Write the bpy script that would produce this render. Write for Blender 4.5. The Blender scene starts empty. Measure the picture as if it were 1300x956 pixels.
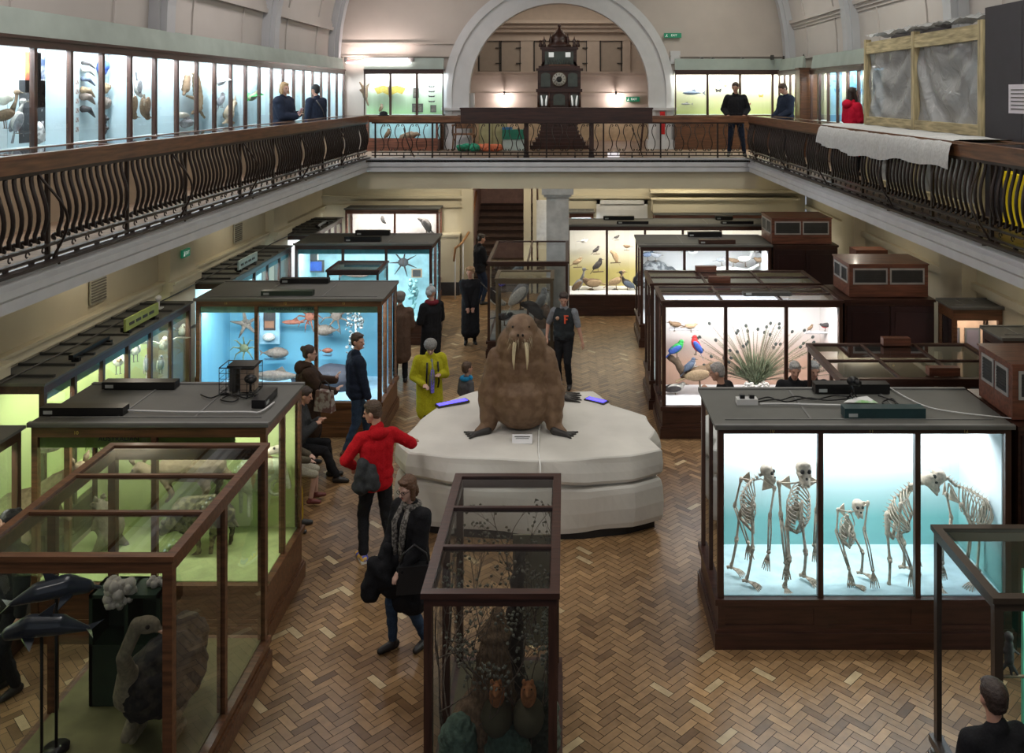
import bpy, math, random
import numpy as np
from mathutils import Vector, Matrix, Euler, Quaternion
R = math.radians
PI = math.pi
random.seed(7)
SC = bpy.context.scene
COL = SC.collection
# camera calibration: eye 5.5 m above the ground floor, looking along +Y
F, CX, HY, EZ = 1150.0, 718.0, 118.0, 5.5
def W(px, py, Y):
    return Vector(((px-CX)*Y/F, Y, EZ-(py-HY)*Y/F))
def V(*a): return Vector(a)

# ------------------------------------------------------------------ mesh builder
class MB:
    def __init__(s): s.v = []; s.f = []; s.m = []; s.sm = []
    def add(s, vs, fs, mi=0, smooth=False):
        o = len(s.v); s.v.extend([tuple(v) for v in vs])
        for f in fs:
            s.f.append(tuple(i+o for i in f)); s.m.append(mi); s.sm.append(smooth)
        return s
    def box(s, x0, x1, y0, y1, z0, z1, mi=0):
        return s.add([(x0,y0,z0),(x1,y0,z0),(x1,y1,z0),(x0,y1,z0),(x0,y0,z1),(x1,y0,z1),(x1,y1,z1),(x0,y1,z1)],
            [(0,3,2,1),(4,5,6,7),(0,1,5,4),(1,2,6,5),(2,3,7,6),(3,0,4,7)], mi)
    def obox(s, c, size, rot=(0,0,0), mi=0):
        m = Euler(rot).to_matrix(); c = Vector(c); a,b,d = [k/2 for k in size]
        vs = [c + m @ Vector((x,y,z)) for z in (-d,d) for x,y in ((-a,-b),(a,-b),(a,b),(-a,b))]
        return s.add(vs, [(0,3,2,1),(4,5,6,7),(0,1,5,4),(1,2,6,5),(2,3,7,6),(3,0,4,7)], mi)
    def quad(s, a, b, c, d, mi=0): return s.add([a,b,c,d], [(0,1,2,3)], mi)
    def tube(s, pts, r, n=6, mi=0, caps=True, smooth=True, flat=1.0):
        pts = [Vector(p) for p in pts]
        rs = r if isinstance(r, (list,tuple)) else [r]*len(pts)
        vs = []; fs = []; N = len(pts); up = None
        for i,p in enumerate(pts):
            t = (pts[min(i+1,N-1)]-pts[max(i-1,0)])
            if t.length < 1e-9: t = Vector((0,0,1))
            t.normalize()
            if up is None:
                up = Vector((0,0,1)) if abs(t.z) < .9 else Vector((1,0,0))
            b = t.cross(up)
            if b.length < 1e-6: b = t.orthogonal()
            b.normalize(); up = b.cross(t).normalized()
            for k in range(n):
                a = 2*PI*k/n
                vs.append(p + b*math.cos(a)*rs[i]*flat + up*math.sin(a)*rs[i])
        for i in range(N-1):
            for k in range(n):
                k2 = (k+1)%n
                fs.append((i*n+k, i*n+k2, (i+1)*n+k2, (i+1)*n+k))
        if caps:
            fs.append(tuple(range(n-1,-1,-1))); fs.append(tuple((N-1)*n+k for k in range(n)))
        return s.add(vs, fs, mi, smooth)
    def cyl(s, p0, p1, r0, r1=None, n=10, mi=0, smooth=True):
        return s.tube([p0,p1], [r0, r0 if r1 is None else r1], n, mi, True, smooth)
    def cap(s, p0, p1, r0, r1=None, mi=0, n=10, k=4):
        r1 = r0 if r1 is None else r1
        p0 = Vector(p0); p1 = Vector(p1); d = p1-p0
        if d.length < 1e-5: d = Vector((0,0,1e-4))
        t = d.normalized(); pts = []; rs = []
        for i in range(k):
            a = PI/2*(i+.12)/k; pts.append(p0 - t*r0*math.cos(a)); rs.append(r0*math.sin(a))
        pts.append(p0); rs.append(r0); pts.append(p1); rs.append(r1)
        for i in range(k-1,-1,-1):
            a = PI/2*(i+.12)/k; pts.append(p1 + t*r1*math.cos(a)); rs.append(r1*math.sin(a))
        b = t.orthogonal().normalized(); u = t.cross(b)
        vs = []; fs = []
        for p,r in zip(pts,rs):
            for j in range(n):
                a = 2*PI*j/n; vs.append(p + b*math.cos(a)*r + u*math.sin(a)*r)
        for i in range(len(pts)-1):
            for j in range(n):
                j2=(j+1)%n; fs.append((i*n+j, i*n+j2, (i+1)*n+j2, (i+1)*n+j))
        fs.append(tuple(range(n-1,-1,-1))); fs.append(tuple((len(pts)-1)*n+j for j in range(n)))
        return s.add(vs, fs, mi, True)
    def ell(s, c, r, rot=(0,0,0), mi=0, seg=12, rings=8):
        m = rot if isinstance(rot, Matrix) else Euler(rot).to_matrix()
        c = Vector(c); r = (r,r,r) if isinstance(r,(int,float)) else r
        vs = [c + m @ Vector((0,0,r[2]))]; fs = []
        for i in range(1,rings):
            a = PI*i/rings
            for j in range(seg):
                b = 2*PI*j/seg
                vs.append(c + m @ Vector((r[0]*math.sin(a)*math.cos(b), r[1]*math.sin(a)*math.sin(b), r[2]*math.cos(a))))
        vs.append(c + m @ Vector((0,0,-r[2])))
        for j in range(seg): fs.append((0, 1+j, 1+(j+1)%seg))
        for i in range(rings-2):
            for j in range(seg):
                a=1+i*seg+j; b=1+i*seg+(j+1)%seg
                fs.append((a, a+seg, b+seg, b))
        L = len(vs)-1; o = 1+(rings-2)*seg
        for j in range(seg): fs.append((L, o+(j+1)%seg, o+j))
        return s.add(vs, fs, mi, True)
    def lathe(s, prof, c=(0,0,0), n=16, mi=0, smooth=True):
        vs=[]; fs=[]; N=len(prof)
        for r,z in prof:
            for j in range(n):
                a=2*PI*j/n; vs.append((c[0]+r*math.cos(a), c[1]+r*math.sin(a), c[2]+z))
        for i in range(N-1):
            for j in range(n):
                j2=(j+1)%n; fs.append((i*n+j,i*n+j2,(i+1)*n+j2,(i+1)*n+j))
        fs.append(tuple(range(n-1,-1,-1))); fs.append(tuple((N-1)*n+j for j in range(n)))
        return s.add(vs,fs,mi,smooth)
    def prism(s, poly, z0, z1, mi=0, taper=1.0):
        n=len(poly); cx=sum(p[0] for p in poly)/n; cy=sum(p[1] for p in poly)/n
        vs=[(x,y,z0) for x,y in poly]+[(cx+(x-cx)*taper,cy+(y-cy)*taper,z1) for x,y in poly]
        fs=[tuple(range(n-1,-1,-1)), tuple(range(n,2*n))]+[(i,(i+1)%n,n+(i+1)%n,n+i) for i in range(n)]
        return s.add(vs,fs,mi)
    def xsec(s, prof, x0, x1, mi=0):
        # closed profile in (y,z), extruded along x
        n=len(prof)
        vs=[(x0,y,z) for y,z in prof]+[(x1,y,z) for y,z in prof]
        fs=[tuple(range(n-1,-1,-1)), tuple(range(n,2*n))]+[(i,(i+1)%n,n+(i+1)%n,n+i) for i in range(n)]
        return s.add(vs,fs,mi)
    def mesh(s, name, mats):
        me = bpy.data.meshes.new(name); me.from_pydata(s.v, [], s.f)
        for m in (mats if isinstance(mats,(list,tuple)) else [mats]): me.materials.append(m)
        me.polygons.foreach_set('material_index', s.m); me.polygons.foreach_set('use_smooth', s.sm)
        me.update(); return me

def obj(name, mb, mats, parent=None, loc=None):
    me = mb.mesh(name, mats) if isinstance(mb, MB) else mb
    o = bpy.data.objects.new(name, me); COL.objects.link(o)
    if parent is not None: o.parent = parent
    if loc is not None: o.location = loc
    return o
def tag(o, label=None, cat=None, group=None, kind=None):
    if label: o['label'] = label
    if cat: o['category'] = cat
    if group: o['group'] = group
    if kind: o['kind'] = kind
    return o
def thing(name, label, cat, loc=(0,0,0), rotz=0, group=None):
    o = bpy.data.objects.new(name, None); COL.objects.link(o); o.empty_display_size = .1
    o.location = loc; o.rotation_euler = (0,0,rotz)
    return tag(o, label, cat, group)
def single(name, label, cat, mb, mats, loc=(0,0,0), rotz=0, group=None):
    o = obj(name, mb, mats, None, loc); o.rotation_euler = (0,0,rotz)
    return tag(o, label, cat, group)
def struct(name, mb, mats): return tag(obj(name, mb, mats), kind='structure')
def dup(root, loc, rotz=0, label=None, group=None, scale=None):
    r = root.copy(); COL.objects.link(r); r.location = loc; r.rotation_euler = (0,0,rotz)
    if label: r['label'] = label
    if group: r['group'] = group
    if scale: r.scale = (scale,)*3
    for ch in list(root.children):
        c = ch.copy(); COL.objects.link(c); c.parent = r
        for g in list(ch.children):
            d = g.copy(); COL.objects.link(d); d.parent = c
    return r

# ------------------------------------------------------------------ voxel skin: one continuous surface from capsules and ellipsoids
TMP = bpy.data.scenes.new('builder')
def blob(name, prims, mats, voxel=.012, smooth=3, parent=None, loc=None, bump=None):
    mb = MB()
    for p in prims:
        if p[0] == 'c': mb.cap(p[1], p[2], p[3], p[4], n=12)
        else: mb.ell(p[1], p[2], p[3], seg=16, rings=10)
    me = mb.mesh('t', []) if False else bpy.data.meshes.new('t')
    me.from_pydata(mb.v, [], mb.f)
    o = bpy.data.objects.new('t', me); TMP.collection.objects.link(o)
    m = o.modifiers.new('r', 'REMESH'); m.mode = 'VOXEL'; m.voxel_size = voxel
    if smooth:
        q = o.modifiers.new('s', 'SMOOTH'); q.factor = .5; q.iterations = smooth
    vl = TMP.view_layers[0]; vl.update(); dg = vl.depsgraph
    ev = o.evaluated_get(dg)
    me2 = bpy.data.meshes.new_from_object(ev)
    TMP.collection.objects.unlink(o); bpy.data.objects.remove(o); bpy.data.meshes.remove(me)
    me2.name = name; me2.materials.clear()
    mats = mats if isinstance(mats,(list,tuple)) else [mats]
    for k in mats: me2.materials.append(k)
    n = len(me2.polygons)
    me2.polygons.foreach_set('use_smooth', [True]*n)
    if bump:
        nv=len(me2.vertices); a=np.empty(nv*3); me2.vertices.foreach_get('co',a); a=a.reshape(-1,3)
        b=np.empty(nv*3); me2.vertices.foreach_get('normal',b); b=b.reshape(-1,3)
        amp,fr=bump
        d=(np.sin(a[:,0]*fr+np.sin(a[:,2]*fr*1.3)*2)*np.sin(a[:,1]*fr*1.1+1)*.5+np.sin(a[:,2]*fr*1.7+np.sin(a[:,0]*fr*2.1))*.5)*amp
        a=a+b*d[:,None]; me2.vertices.foreach_set('co',a.ravel()); me2.update()
    if len(mats) > 1 and n:
        c = np.empty(n*3); me2.polygons.foreach_get('center', c); c = c.reshape(-1,3)
        best = np.full(n, 1e9); idx = np.zeros(n, dtype=np.int32)
        for p in prims:
            mi = p[5] if p[0]=='c' and len(p) > 5 else (p[4] if p[0]=='e' and len(p) > 4 else 0)
            if p[0] == 'c':
                a = np.array(p[1], dtype=float); b = np.array(p[2], dtype=float); ab = b-a
                L = max(ab.dot(ab), 1e-9); t = np.clip(((c-a)@ab)/L, 0, 1)
                d = np.linalg.norm(c-(a+t[:,None]*ab), axis=1) - (p[3]+(p[4]-p[3])*t)
            else:
                mm = np.array(p[3] if isinstance(p[3], Matrix) else Euler(p[3]).to_matrix())
                r = np.array(p[2] if not isinstance(p[2],(int,float)) else (p[2],)*3, dtype=float)
                q = (c-np.array(p[1], dtype=float))@mm
                k = np.linalg.norm(q/r, axis=1); d = (k-1)*r.min()
            s_ = d < best; best[s_] = d[s_]; idx[s_] = mi
        me2.polygons.foreach_set('material_index', idx)
    me2.update()
    return obj(name, me2, None, parent, loc)
def C_(a, b, r0, r1=None, mi=0): return ('c', tuple(a), tuple(b), r0, r0 if r1 is None else r1, mi)
def E_(c, r, rot=(0,0,0), mi=0): return ('e', tuple(c), r, rot, mi)

# ------------------------------------------------------------------ materials
MATS = {}
def _base(name):
    m = bpy.data.materials.new(name); m.use_nodes = True
    nt = m.node_tree; b = nt.nodes['Principled BSDF']; return m, nt, b
def mat(name, col, rough=.6, metal=0, var=.15, scale=6, bump=0, stretch=None, emit=0, coat=0, spec=.5, sheen=0, alpha=1):
    if name in MATS: return MATS[name]
    m, nt, b = _base(name); N = nt.nodes; L = nt.links
    tc = N.new('ShaderNodeTexCoord'); mp = N.new('ShaderNodeMapping'); L.new(tc.outputs['Object'], mp.inputs[0])
    if stretch: mp.inputs['Scale'].default_value = stretch
    nz = N.new('ShaderNodeTexNoise'); nz.inputs['Scale'].default_value = scale; nz.inputs['Detail'].default_value = 4
    L.new(mp.outputs[0], nz.inputs['Vector'])
    cr = N.new('ShaderNodeValToRGB'); c = Vector(col)
    cr.color_ramp.elements[0].position = .3; cr.color_ramp.elements[1].position = .72
    cr.color_ramp.elements[0].color = (*(c*(1-var)), 1); cr.color_ramp.elements[1].color = (*[min(1, x*(1+var)) for x in c], 1)
    L.new(nz.outputs['Fac'], cr.inputs['Fac']); L.new(cr.outputs['Color'], b.inputs['Base Color'])
    b.inputs['Roughness'].default_value = rough; b.inputs['Metallic'].default_value = metal
    b.inputs['Specular IOR Level'].default_value = spec
    if coat: b.inputs['Coat Weight'].default_value = coat; b.inputs['Coat Roughness'].default_value = .15
    if sheen: b.inputs['Sheen Weight'].default_value = sheen
    if emit:
        b.inputs['Emission Color'].default_value = (*col, 1); b.inputs['Emission Strength'].default_value = emit
    if alpha < 1: b.inputs['Alpha'].default_value = alpha
    if bump:
        bp = N.new('ShaderNodeBump'); bp.inputs['Strength'].default_value = bump; bp.inputs['Distance'].default_value = .02
        L.new(nz.outputs['Fac'], bp.inputs['Height']); L.new(bp.outputs[0], b.inputs['Normal'])
    MATS[name] = m; return m
def wood(name, col, rough=.35, axis=0, coat=.15):
    st = [9,9,9]; st[axis] = .8
    return mat(name, col, rough, var=.45, scale=3, stretch=tuple(st), bump=.06, coat=coat)
def spotted(name, a, b_, scale=20, rough=.8, thr=.5, bump=.3):
    if name in MATS: return MATS[name]
    m, nt, b = _base(name); N=nt.nodes; L=nt.links
    tc=N.new('ShaderNodeTexCoord'); nz=N.new('ShaderNodeTexNoise'); nz.inputs['Scale'].default_value=scale; nz.inputs['Detail'].default_value=3
    L.new(tc.outputs['Object'],nz.inputs['Vector'])
    cr=N.new('ShaderNodeValToRGB'); cr.color_ramp.elements[0].position=thr-.06; cr.color_ramp.elements[1].position=thr+.06
    cr.color_ramp.elements[0].color=(*a,1); cr.color_ramp.elements[1].color=(*b_,1)
    L.new(nz.outputs['Fac'],cr.inputs['Fac']); L.new(cr.outputs['Color'],b.inputs['Base Color']); b.inputs['Roughness'].default_value=rough
    bp=N.new('ShaderNodeBump'); bp.inputs['Strength'].default_value=bump; bp.inputs['Distance'].default_value=.02
    L.new(nz.outputs['Fac'],bp.inputs['Height']); L.new(bp.outputs[0],b.inputs['Normal'])
    MATS[name]=m; return m
def glass(name, tint=(.96,.975,.97), refl=1.0):
    if name in MATS: return MATS[name]
    m = bpy.data.materials.new(name); m.use_nodes=True; nt=m.node_tree; N=nt.nodes; L=nt.links
    N.remove(N['Principled BSDF']); out=N['Material Output']
    t=N.new('ShaderNodeBsdfTransparent'); t.inputs[0].default_value=(*tint,1)
    g=N.new('ShaderNodeBsdfGlossy'); g.inputs['Roughness'].default_value=.02; g.inputs[0].default_value=(.9,.95,1,1)
    fr=N.new('ShaderNodeFresnel'); fr.inputs[0].default_value=1.5
    geo=N.new('ShaderNodeNewGeometry')
    ml=N.new('ShaderNodeMath'); ml.operation='MULTIPLY'; ml.inputs[1].default_value=refl; ml.use_clamp=True
    # the same reflectance from either face of the sheet
    lw=N.new('ShaderNodeLayerWeight'); lw.inputs[0].default_value=.38
    L.new(lw.outputs['Fresnel'], ml.inputs[0]); N.remove(fr); N.remove(geo)
    nz=N.new('ShaderNodeTexNoise'); nz.inputs['Scale'].default_value=.8
    bp=N.new('ShaderNodeBump'); bp.inputs['Strength'].default_value=.02; bp.inputs['Distance'].default_value=.01
    L.new(nz.outputs['Fac'],bp.inputs['Height']); L.new(bp.outputs[0],g.inputs['Normal'])
    mx=N.new('ShaderNodeMixShader'); L.new(ml.outputs[0],mx.inputs[0]); L.new(t.outputs[0],mx.inputs[1]); L.new(g.outputs[0],mx.inputs[2])
    L.new(mx.outputs[0],out.inputs[0]); MATS[name]=m; return m
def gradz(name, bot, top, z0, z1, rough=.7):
    # case back panel: base colour graded with height between two tones
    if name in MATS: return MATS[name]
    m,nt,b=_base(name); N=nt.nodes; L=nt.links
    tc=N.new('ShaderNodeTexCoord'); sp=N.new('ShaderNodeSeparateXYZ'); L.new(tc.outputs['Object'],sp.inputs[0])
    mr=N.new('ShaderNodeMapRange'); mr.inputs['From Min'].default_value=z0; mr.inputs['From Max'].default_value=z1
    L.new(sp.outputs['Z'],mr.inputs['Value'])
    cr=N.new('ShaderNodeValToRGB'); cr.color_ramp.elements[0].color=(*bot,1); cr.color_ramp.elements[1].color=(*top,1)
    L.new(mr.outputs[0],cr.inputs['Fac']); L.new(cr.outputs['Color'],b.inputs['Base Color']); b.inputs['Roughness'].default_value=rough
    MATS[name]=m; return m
def light(name, kind, loc, power, col=(1,1,1), size=None, target=None, parent=None, radius=.05, spread=None):
    l = bpy.data.lights.new(name, kind); l.energy = power; l.color = col
    if kind == 'AREA':
        l.shape = 'RECTANGLE'; l.size, l.size_y = size
        if spread: l.spread = spread
    else: l.shadow_soft_size = radius
    o = bpy.data.objects.new(name, l); COL.objects.link(o); o.location = loc
    if target is not None:
        d = Vector(target)-Vector(loc); o.rotation_euler = d.to_track_quat('-Z','Y').to_euler()
    if parent is not None: o.parent = parent
    return o
def text(name, s, size, parent, loc, rot, m, align='CENTER'):
    c = bpy.data.curves.new(name, 'FONT'); c.body = s; c.size = size; c.align_x = align; c.align_y='CENTER'; c.extrude=.0008
    o = bpy.data.objects.new(name, c); TMP.collection.objects.link(o)
    vl = TMP.view_layers[0]; vl.update(); me = bpy.data.meshes.new_from_object(o.evaluated_get(vl.depsgraph))
    TMP.collection.objects.unlink(o); bpy.data.objects.remove(o)
    me.materials.clear(); me.materials.append(m); o = bpy.data.objects.new(name, me); COL.objects.link(o)
    o.parent = parent; o.location = loc; o.rotation_euler = rot; return o

# palette
M_mahog = wood('mahogany', (.045,.016,.010), .4)
M_mahogv = wood('mahogany_upright', (.05,.02,.012), .4, axis=2)
M_brown = wood('brown_wood', (.115,.048,.02), .42)
M_rail = wood('rail_wood', (.17,.072,.032), .3, axis=0, coat=.3)
M_red = wood('red_brown_wood', (.16,.055,.03), .5)
M_greyroof = mat('grey_case_roof', (.11,.11,.10), .65, var=.12, scale=2)
M_darkgrey = mat('dark_grey_trim', (.05,.048,.045), .5)
M_black = mat('black_metal', (.012,.012,.013), .35, metal=.3)
M_iron = mat('wrought_iron', (.035,.024,.020), .35, metal=.5)
M_wallup = mat('upper_wall_plaster', (.52,.46,.41), .85, var=.05, scale=1.5, bump=.03)
M_wallr = mat('right_wall_plaster', (.50,.48,.42), .85, var=.05, scale=1.5, bump=.03)
M_cream = mat('cream_wall_plaster', (.60,.54,.40), .85, var=.05, scale=1.5, bump=.03)
M_white = mat('white_painted_plaster', (.62,.62,.62), .6, var=.05, scale=3)
M_fascia = mat('balcony_fascia_paint', (.60,.60,.62), .55, var=.06, scale=4)
M_vault = mat('vault_plaster', (.54,.50,.47), .85, var=.04, scale=1)
M_rib = mat('rib_paint', (.50,.51,.53), .6, var=.04, scale=2)
M_glass = glass('case_glass')
M_glasstop = glass('case_top_glass', (.95,.97,.96), 2.0)
M_bone = mat('bone', (.72,.66,.55), .6, var=.15, scale=30)
M_paper = mat('white_paper', (.8,.8,.82), .8, var=.03)
M_ink = mat('dark_lettering', (.02,.02,.02), .7)
M_gold = mat('gold_lettering', (.6,.42,.12), .4, metal=.5)
# ================================================================== setting
BZ = 3.95            # balcony floor
XL, XR, YB = -4.74, 4.38, 21.6
# --- herringbone floor: every block a face with its own shade
def herringbone():
    w = .078; Lb = 3; s = math.sqrt(.5); vs=[]; fs=[]; cols=[]
    rnd = random.Random(3)
    def P(u, v):                     # 45 degree rotation: columns run towards the back wall
        return ((u-v)*s*w, (u+v)*s*w + 6.2)
    n = 420
    def put(u0,v0,u1,v1):
        cx,cy = P((u0+u1)/2,(v0+v1)/2)
        if not (-5.6 < cx < 5.6 and 6.8 < cy < 25.0): return
        g = .035; o=len(vs)
        for u,v in ((u0+g,v0+g),(u1-g,v0+g),(u1-g,v1-g),(u0+g,v1-g)):
            x,y = P(u,v); vs.append((x,y,0))
        fs.append((o,o+1,o+2,o+3))
        k = rnd.gauss(.5,.2); k = min(1.3,max(0,k))
        big = .12*math.sin(cx*1.3+cy*.7)+.1*math.sin(cy*1.9-cx)
        k = min(1.3,max(0,k+big)); 
        a = Vector((.15,.080,.036)); b = Vector((.47,.285,.135)); c = a.lerp(b,k)
        if rnd.random()<.025: c = Vector((.58,.44,.25))
        cols.append((*c,1))
    for x in range(-n,n):
        for y in range(-n,n):
            cx,cy = P(x,y)
            if not (-6<cx<6 and 6.5<cy<25.3): continue
            m = (x-y)%(2*Lb)
            if m==0: put(x,y,x+Lb,y+1)
            elif m==2*Lb-1: put(x,y,x+1,y+Lb)
    me = bpy.data.meshes.new('floor'); me.from_pydata(vs,[],fs)
    ca = me.color_attributes.new('shade','FLOAT_COLOR','CORNER')
    arr = np.repeat(np.array(cols,dtype=np.float32),4,axis=0); ca.data.foreach_set('color',arr.ravel())
    m,nt,b=_base('parquet_blocks'); N=nt.nodes; L=nt.links
    at=N.new('ShaderNodeAttribute'); at.attribute_name='shade'
    tc=N.new('ShaderNodeTexCoord'); nz=N.new('ShaderNodeTexNoise'); nz.inputs['Scale'].default_value=9; nz.inputs['Detail'].default_value=2
    L.new(tc.outputs['Object'],nz.inputs['Vector'])
    mx=N.new('ShaderNodeMix'); mx.data_type='RGBA'; mx.blend_type='MULTIPLY'; mx.inputs[0].default_value=.5
    L.new(at.outputs['Color'],mx.inputs[6]); L.new(nz.outputs['Fac'],mx.inputs[7])
    L.new(mx.outputs[2],b.inputs['Base Color'])
    mr=N.new('ShaderNodeMapRange'); mr.inputs['To Min'].default_value=.29; mr.inputs['To Max'].default_value=.36
    L.new(nz.outputs['Fac'],mr.inputs['Value']); L.new(mr.outputs[0],b.inputs['Roughness'])
    nz2=N.new('ShaderNodeTexNoise'); nz2.inputs['Scale'].default_value=3
    L.new(tc.outputs['Object'],nz2.inputs['Vector'])
    bp=N.new('ShaderNodeBump'); bp.inputs['Strength'].default_value=.10; bp.inputs['Distance'].default_value=.02
    L.new(nz2.outputs['Fac'],bp.inputs['Height']); L.new(bp.outputs[0],b.inputs['Normal'])
    me.materials.append(m)
    struct('floor', me, None)
herringbone()
struct('floor_base', MB().box(-7,7,-4,31,-.15,-.004), mat('floor_joint',(.035,.02,.012),.6))

def wall_with_cornice():
    # lower side walls
    m = MB().box(-6.9,-6.7,-4,25.2,0,3.62)
    for y in (4.6,9.9,15.4,20.7): m.box(-6.7,-6.5,y-.5,y+.5,0,3.62)
    struct('wall_left', m, M_cream)
    c = MB()
    c.box(-6.7,-6.62,-4,25.0,2.24,2.36); c.box(-6.7,-6.58,-4,25,2.36,2.40)
    for y in (9.9,15.4,20.7): c.box(-6.5,-6.42,y-.58,y+.58,2.24,2.36); c.box(-6.5,-6.38,y-.6,y+.6,2.36,2.40)
    c.box(-6.7,-6.6,-4,25,3.5,3.62)
    struct('trim_1', c, M_cream)
    m = MB().box(6.7,6.9,-4,25.2,0,3.62)
    for y in (4.6,9.9,15.2,20.7): m.box(6.45,6.7,y-.45,y+.45,0,3.62)
    struct('wall_right', m, M_cream)
    struct('trim_2', MB().box(6.6,6.7,-4,25,2.3,2.42).box(6.6,6.7,-4,25,3.5,3.62), M_cream)
wall_with_cornice()
# balcony slabs with moulded white fascias
prof = [(0,0),(.10,0),(.10,.10),(.13,.13),(.13,.20),(.08,.23),(.08,.27),(.16,.30),(.16,.33),(0,.33)]
def fascia(axis, sgn):
    m = MB()
    if axis=='y':
        vs=[]; n=len(prof); x=XL if sgn>0 else XR
        for y in (-4, YB): vs += [(x-.10*sgn+a*sgn, y, 3.62+b) for a,b in prof]
    else:
        vs=[]; n=len(prof)
        for x in (XL-.0, XR+.0): vs += [(x, YB+.10-a, 3.62+b) for a,b in prof]
    m.add(vs,[tuple(range(n-1,-1,-1)),tuple(range(n,2*n))]+[(i,(i+1)%n,n+(i+1)%n,n+i) for i in range(n)])
    return m
M_deck = wood('balcony_boards',(.19,.12,.07),.6)
struct('balcony_slab_left', MB().box(-6.9,XL-.1,-4,YB,3.64,BZ), [M_deck])
struct('balcony_slab_right', MB().box(XR+.1,6.9,-4,YB,3.64,BZ), [M_deck])
struct('balcony_slab_back', MB().box(-6.9,6.6,YB+.02,30,3.64,BZ), [M_deck])
struct('trim_3', fascia('y',1), M_fascia)
struct('trim_4', fascia('y',-1), M_fascia)
struct('trim_5', fascia('x',1), M_fascia)
struct('ceiling_lower', MB().box(-6.9,-4.9,-4,YB,3.60,3.635).box(4.5,6.9,-4,YB,3.60,3.635).box(-6.9,6.6,YB+.3,25.1,3.60,3.635), M_cream)
# beam below the far balcony
struct('trim_6', MB().box(-5.0,4.6,YB+.15,YB+.55,3.2,3.63), M_cream)

# --- vault with ribs and mouldings
vc, vr = (-.1,6.4), 6.35
def vault():
    n=40; vs=[]; fs=[]
    for i in range(n+1):
        a=PI*i/n; x=vc[0]+vr*math.cos(a); z=vc[1]+vr*math.sin(a)
        vs += [(x,-4,z),(x,25.2,z)]
    for i in range(n): fs.append((2*i,2*i+1,2*i+3,2*i+2))
    struct('ceiling', MB().add(vs,fs,0,True), M_vault)
    def arcbar(m, y0,y1, r0, r1, a0=0, a1=PI, n=40):
        vs=[]; 
        for i in range(n+1):
            a=a0+(a1-a0)*i/n
            for r,y in ((r0,y0),(r0,y1),(r1,y1),(r1,y0)):
                vs.append((vc[0]+r*math.cos(a),y,vc[1]+r*math.sin(a)))
        fs=[]
        for i in range(n):
            for k in range(4):
                fs.append((4*i+k,4*i+(k+1)%4,4*i+4+(k+1)%4,4*i+4+k))
        fs += [(0,1,2,3),(4*n+3,4*n+2,4*n+1,4*n)]
        m.add(vs,fs,0,False)
    m=MB()
    for y in (-1.2,4.0,9.1,14.2,19.4,24.8):
        arcbar(m,y-.22,y+.22,vr+.02,vr-.16); arcbar(m,y-.15,y+.15,vr-.15,vr-.26)
    struct('trim_7', m, M_rib)
    m=MB()
    for sg in (0,1):
        for a in (R(8.5),R(24),R(40),R(58),R(75)):
            aa = a if sg else PI-a
            for da,rr in ((0,.06),(.014,.1),(-.012,.03)):
                x=vc[0]+(vr-rr/2)*math.cos(aa+da); z=vc[1]+(vr-rr/2)*math.sin(aa+da)
                m.obox((x,10.6,z),(rr,29.2,.09),(0,-(aa+da),0))
    # fine panel fillets
    for y in (0.2,2.6,5.4,7.8,10.5,12.9,15.6,18.0,20.8,23.3):
        arcbar(m,y-.02,y+.02,vr,vr-.03)
    struct('trim_8', m, M_vault)
vault()
struct('wall_upper_left', MB().box(-6.75,-6.52,-4,25.2,3.9,6.5), M_wallup)
struct('wall_upper_right', MB().box(6.3,6.6,-4,25.2,3.9,6.5), M_wallr)
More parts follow.
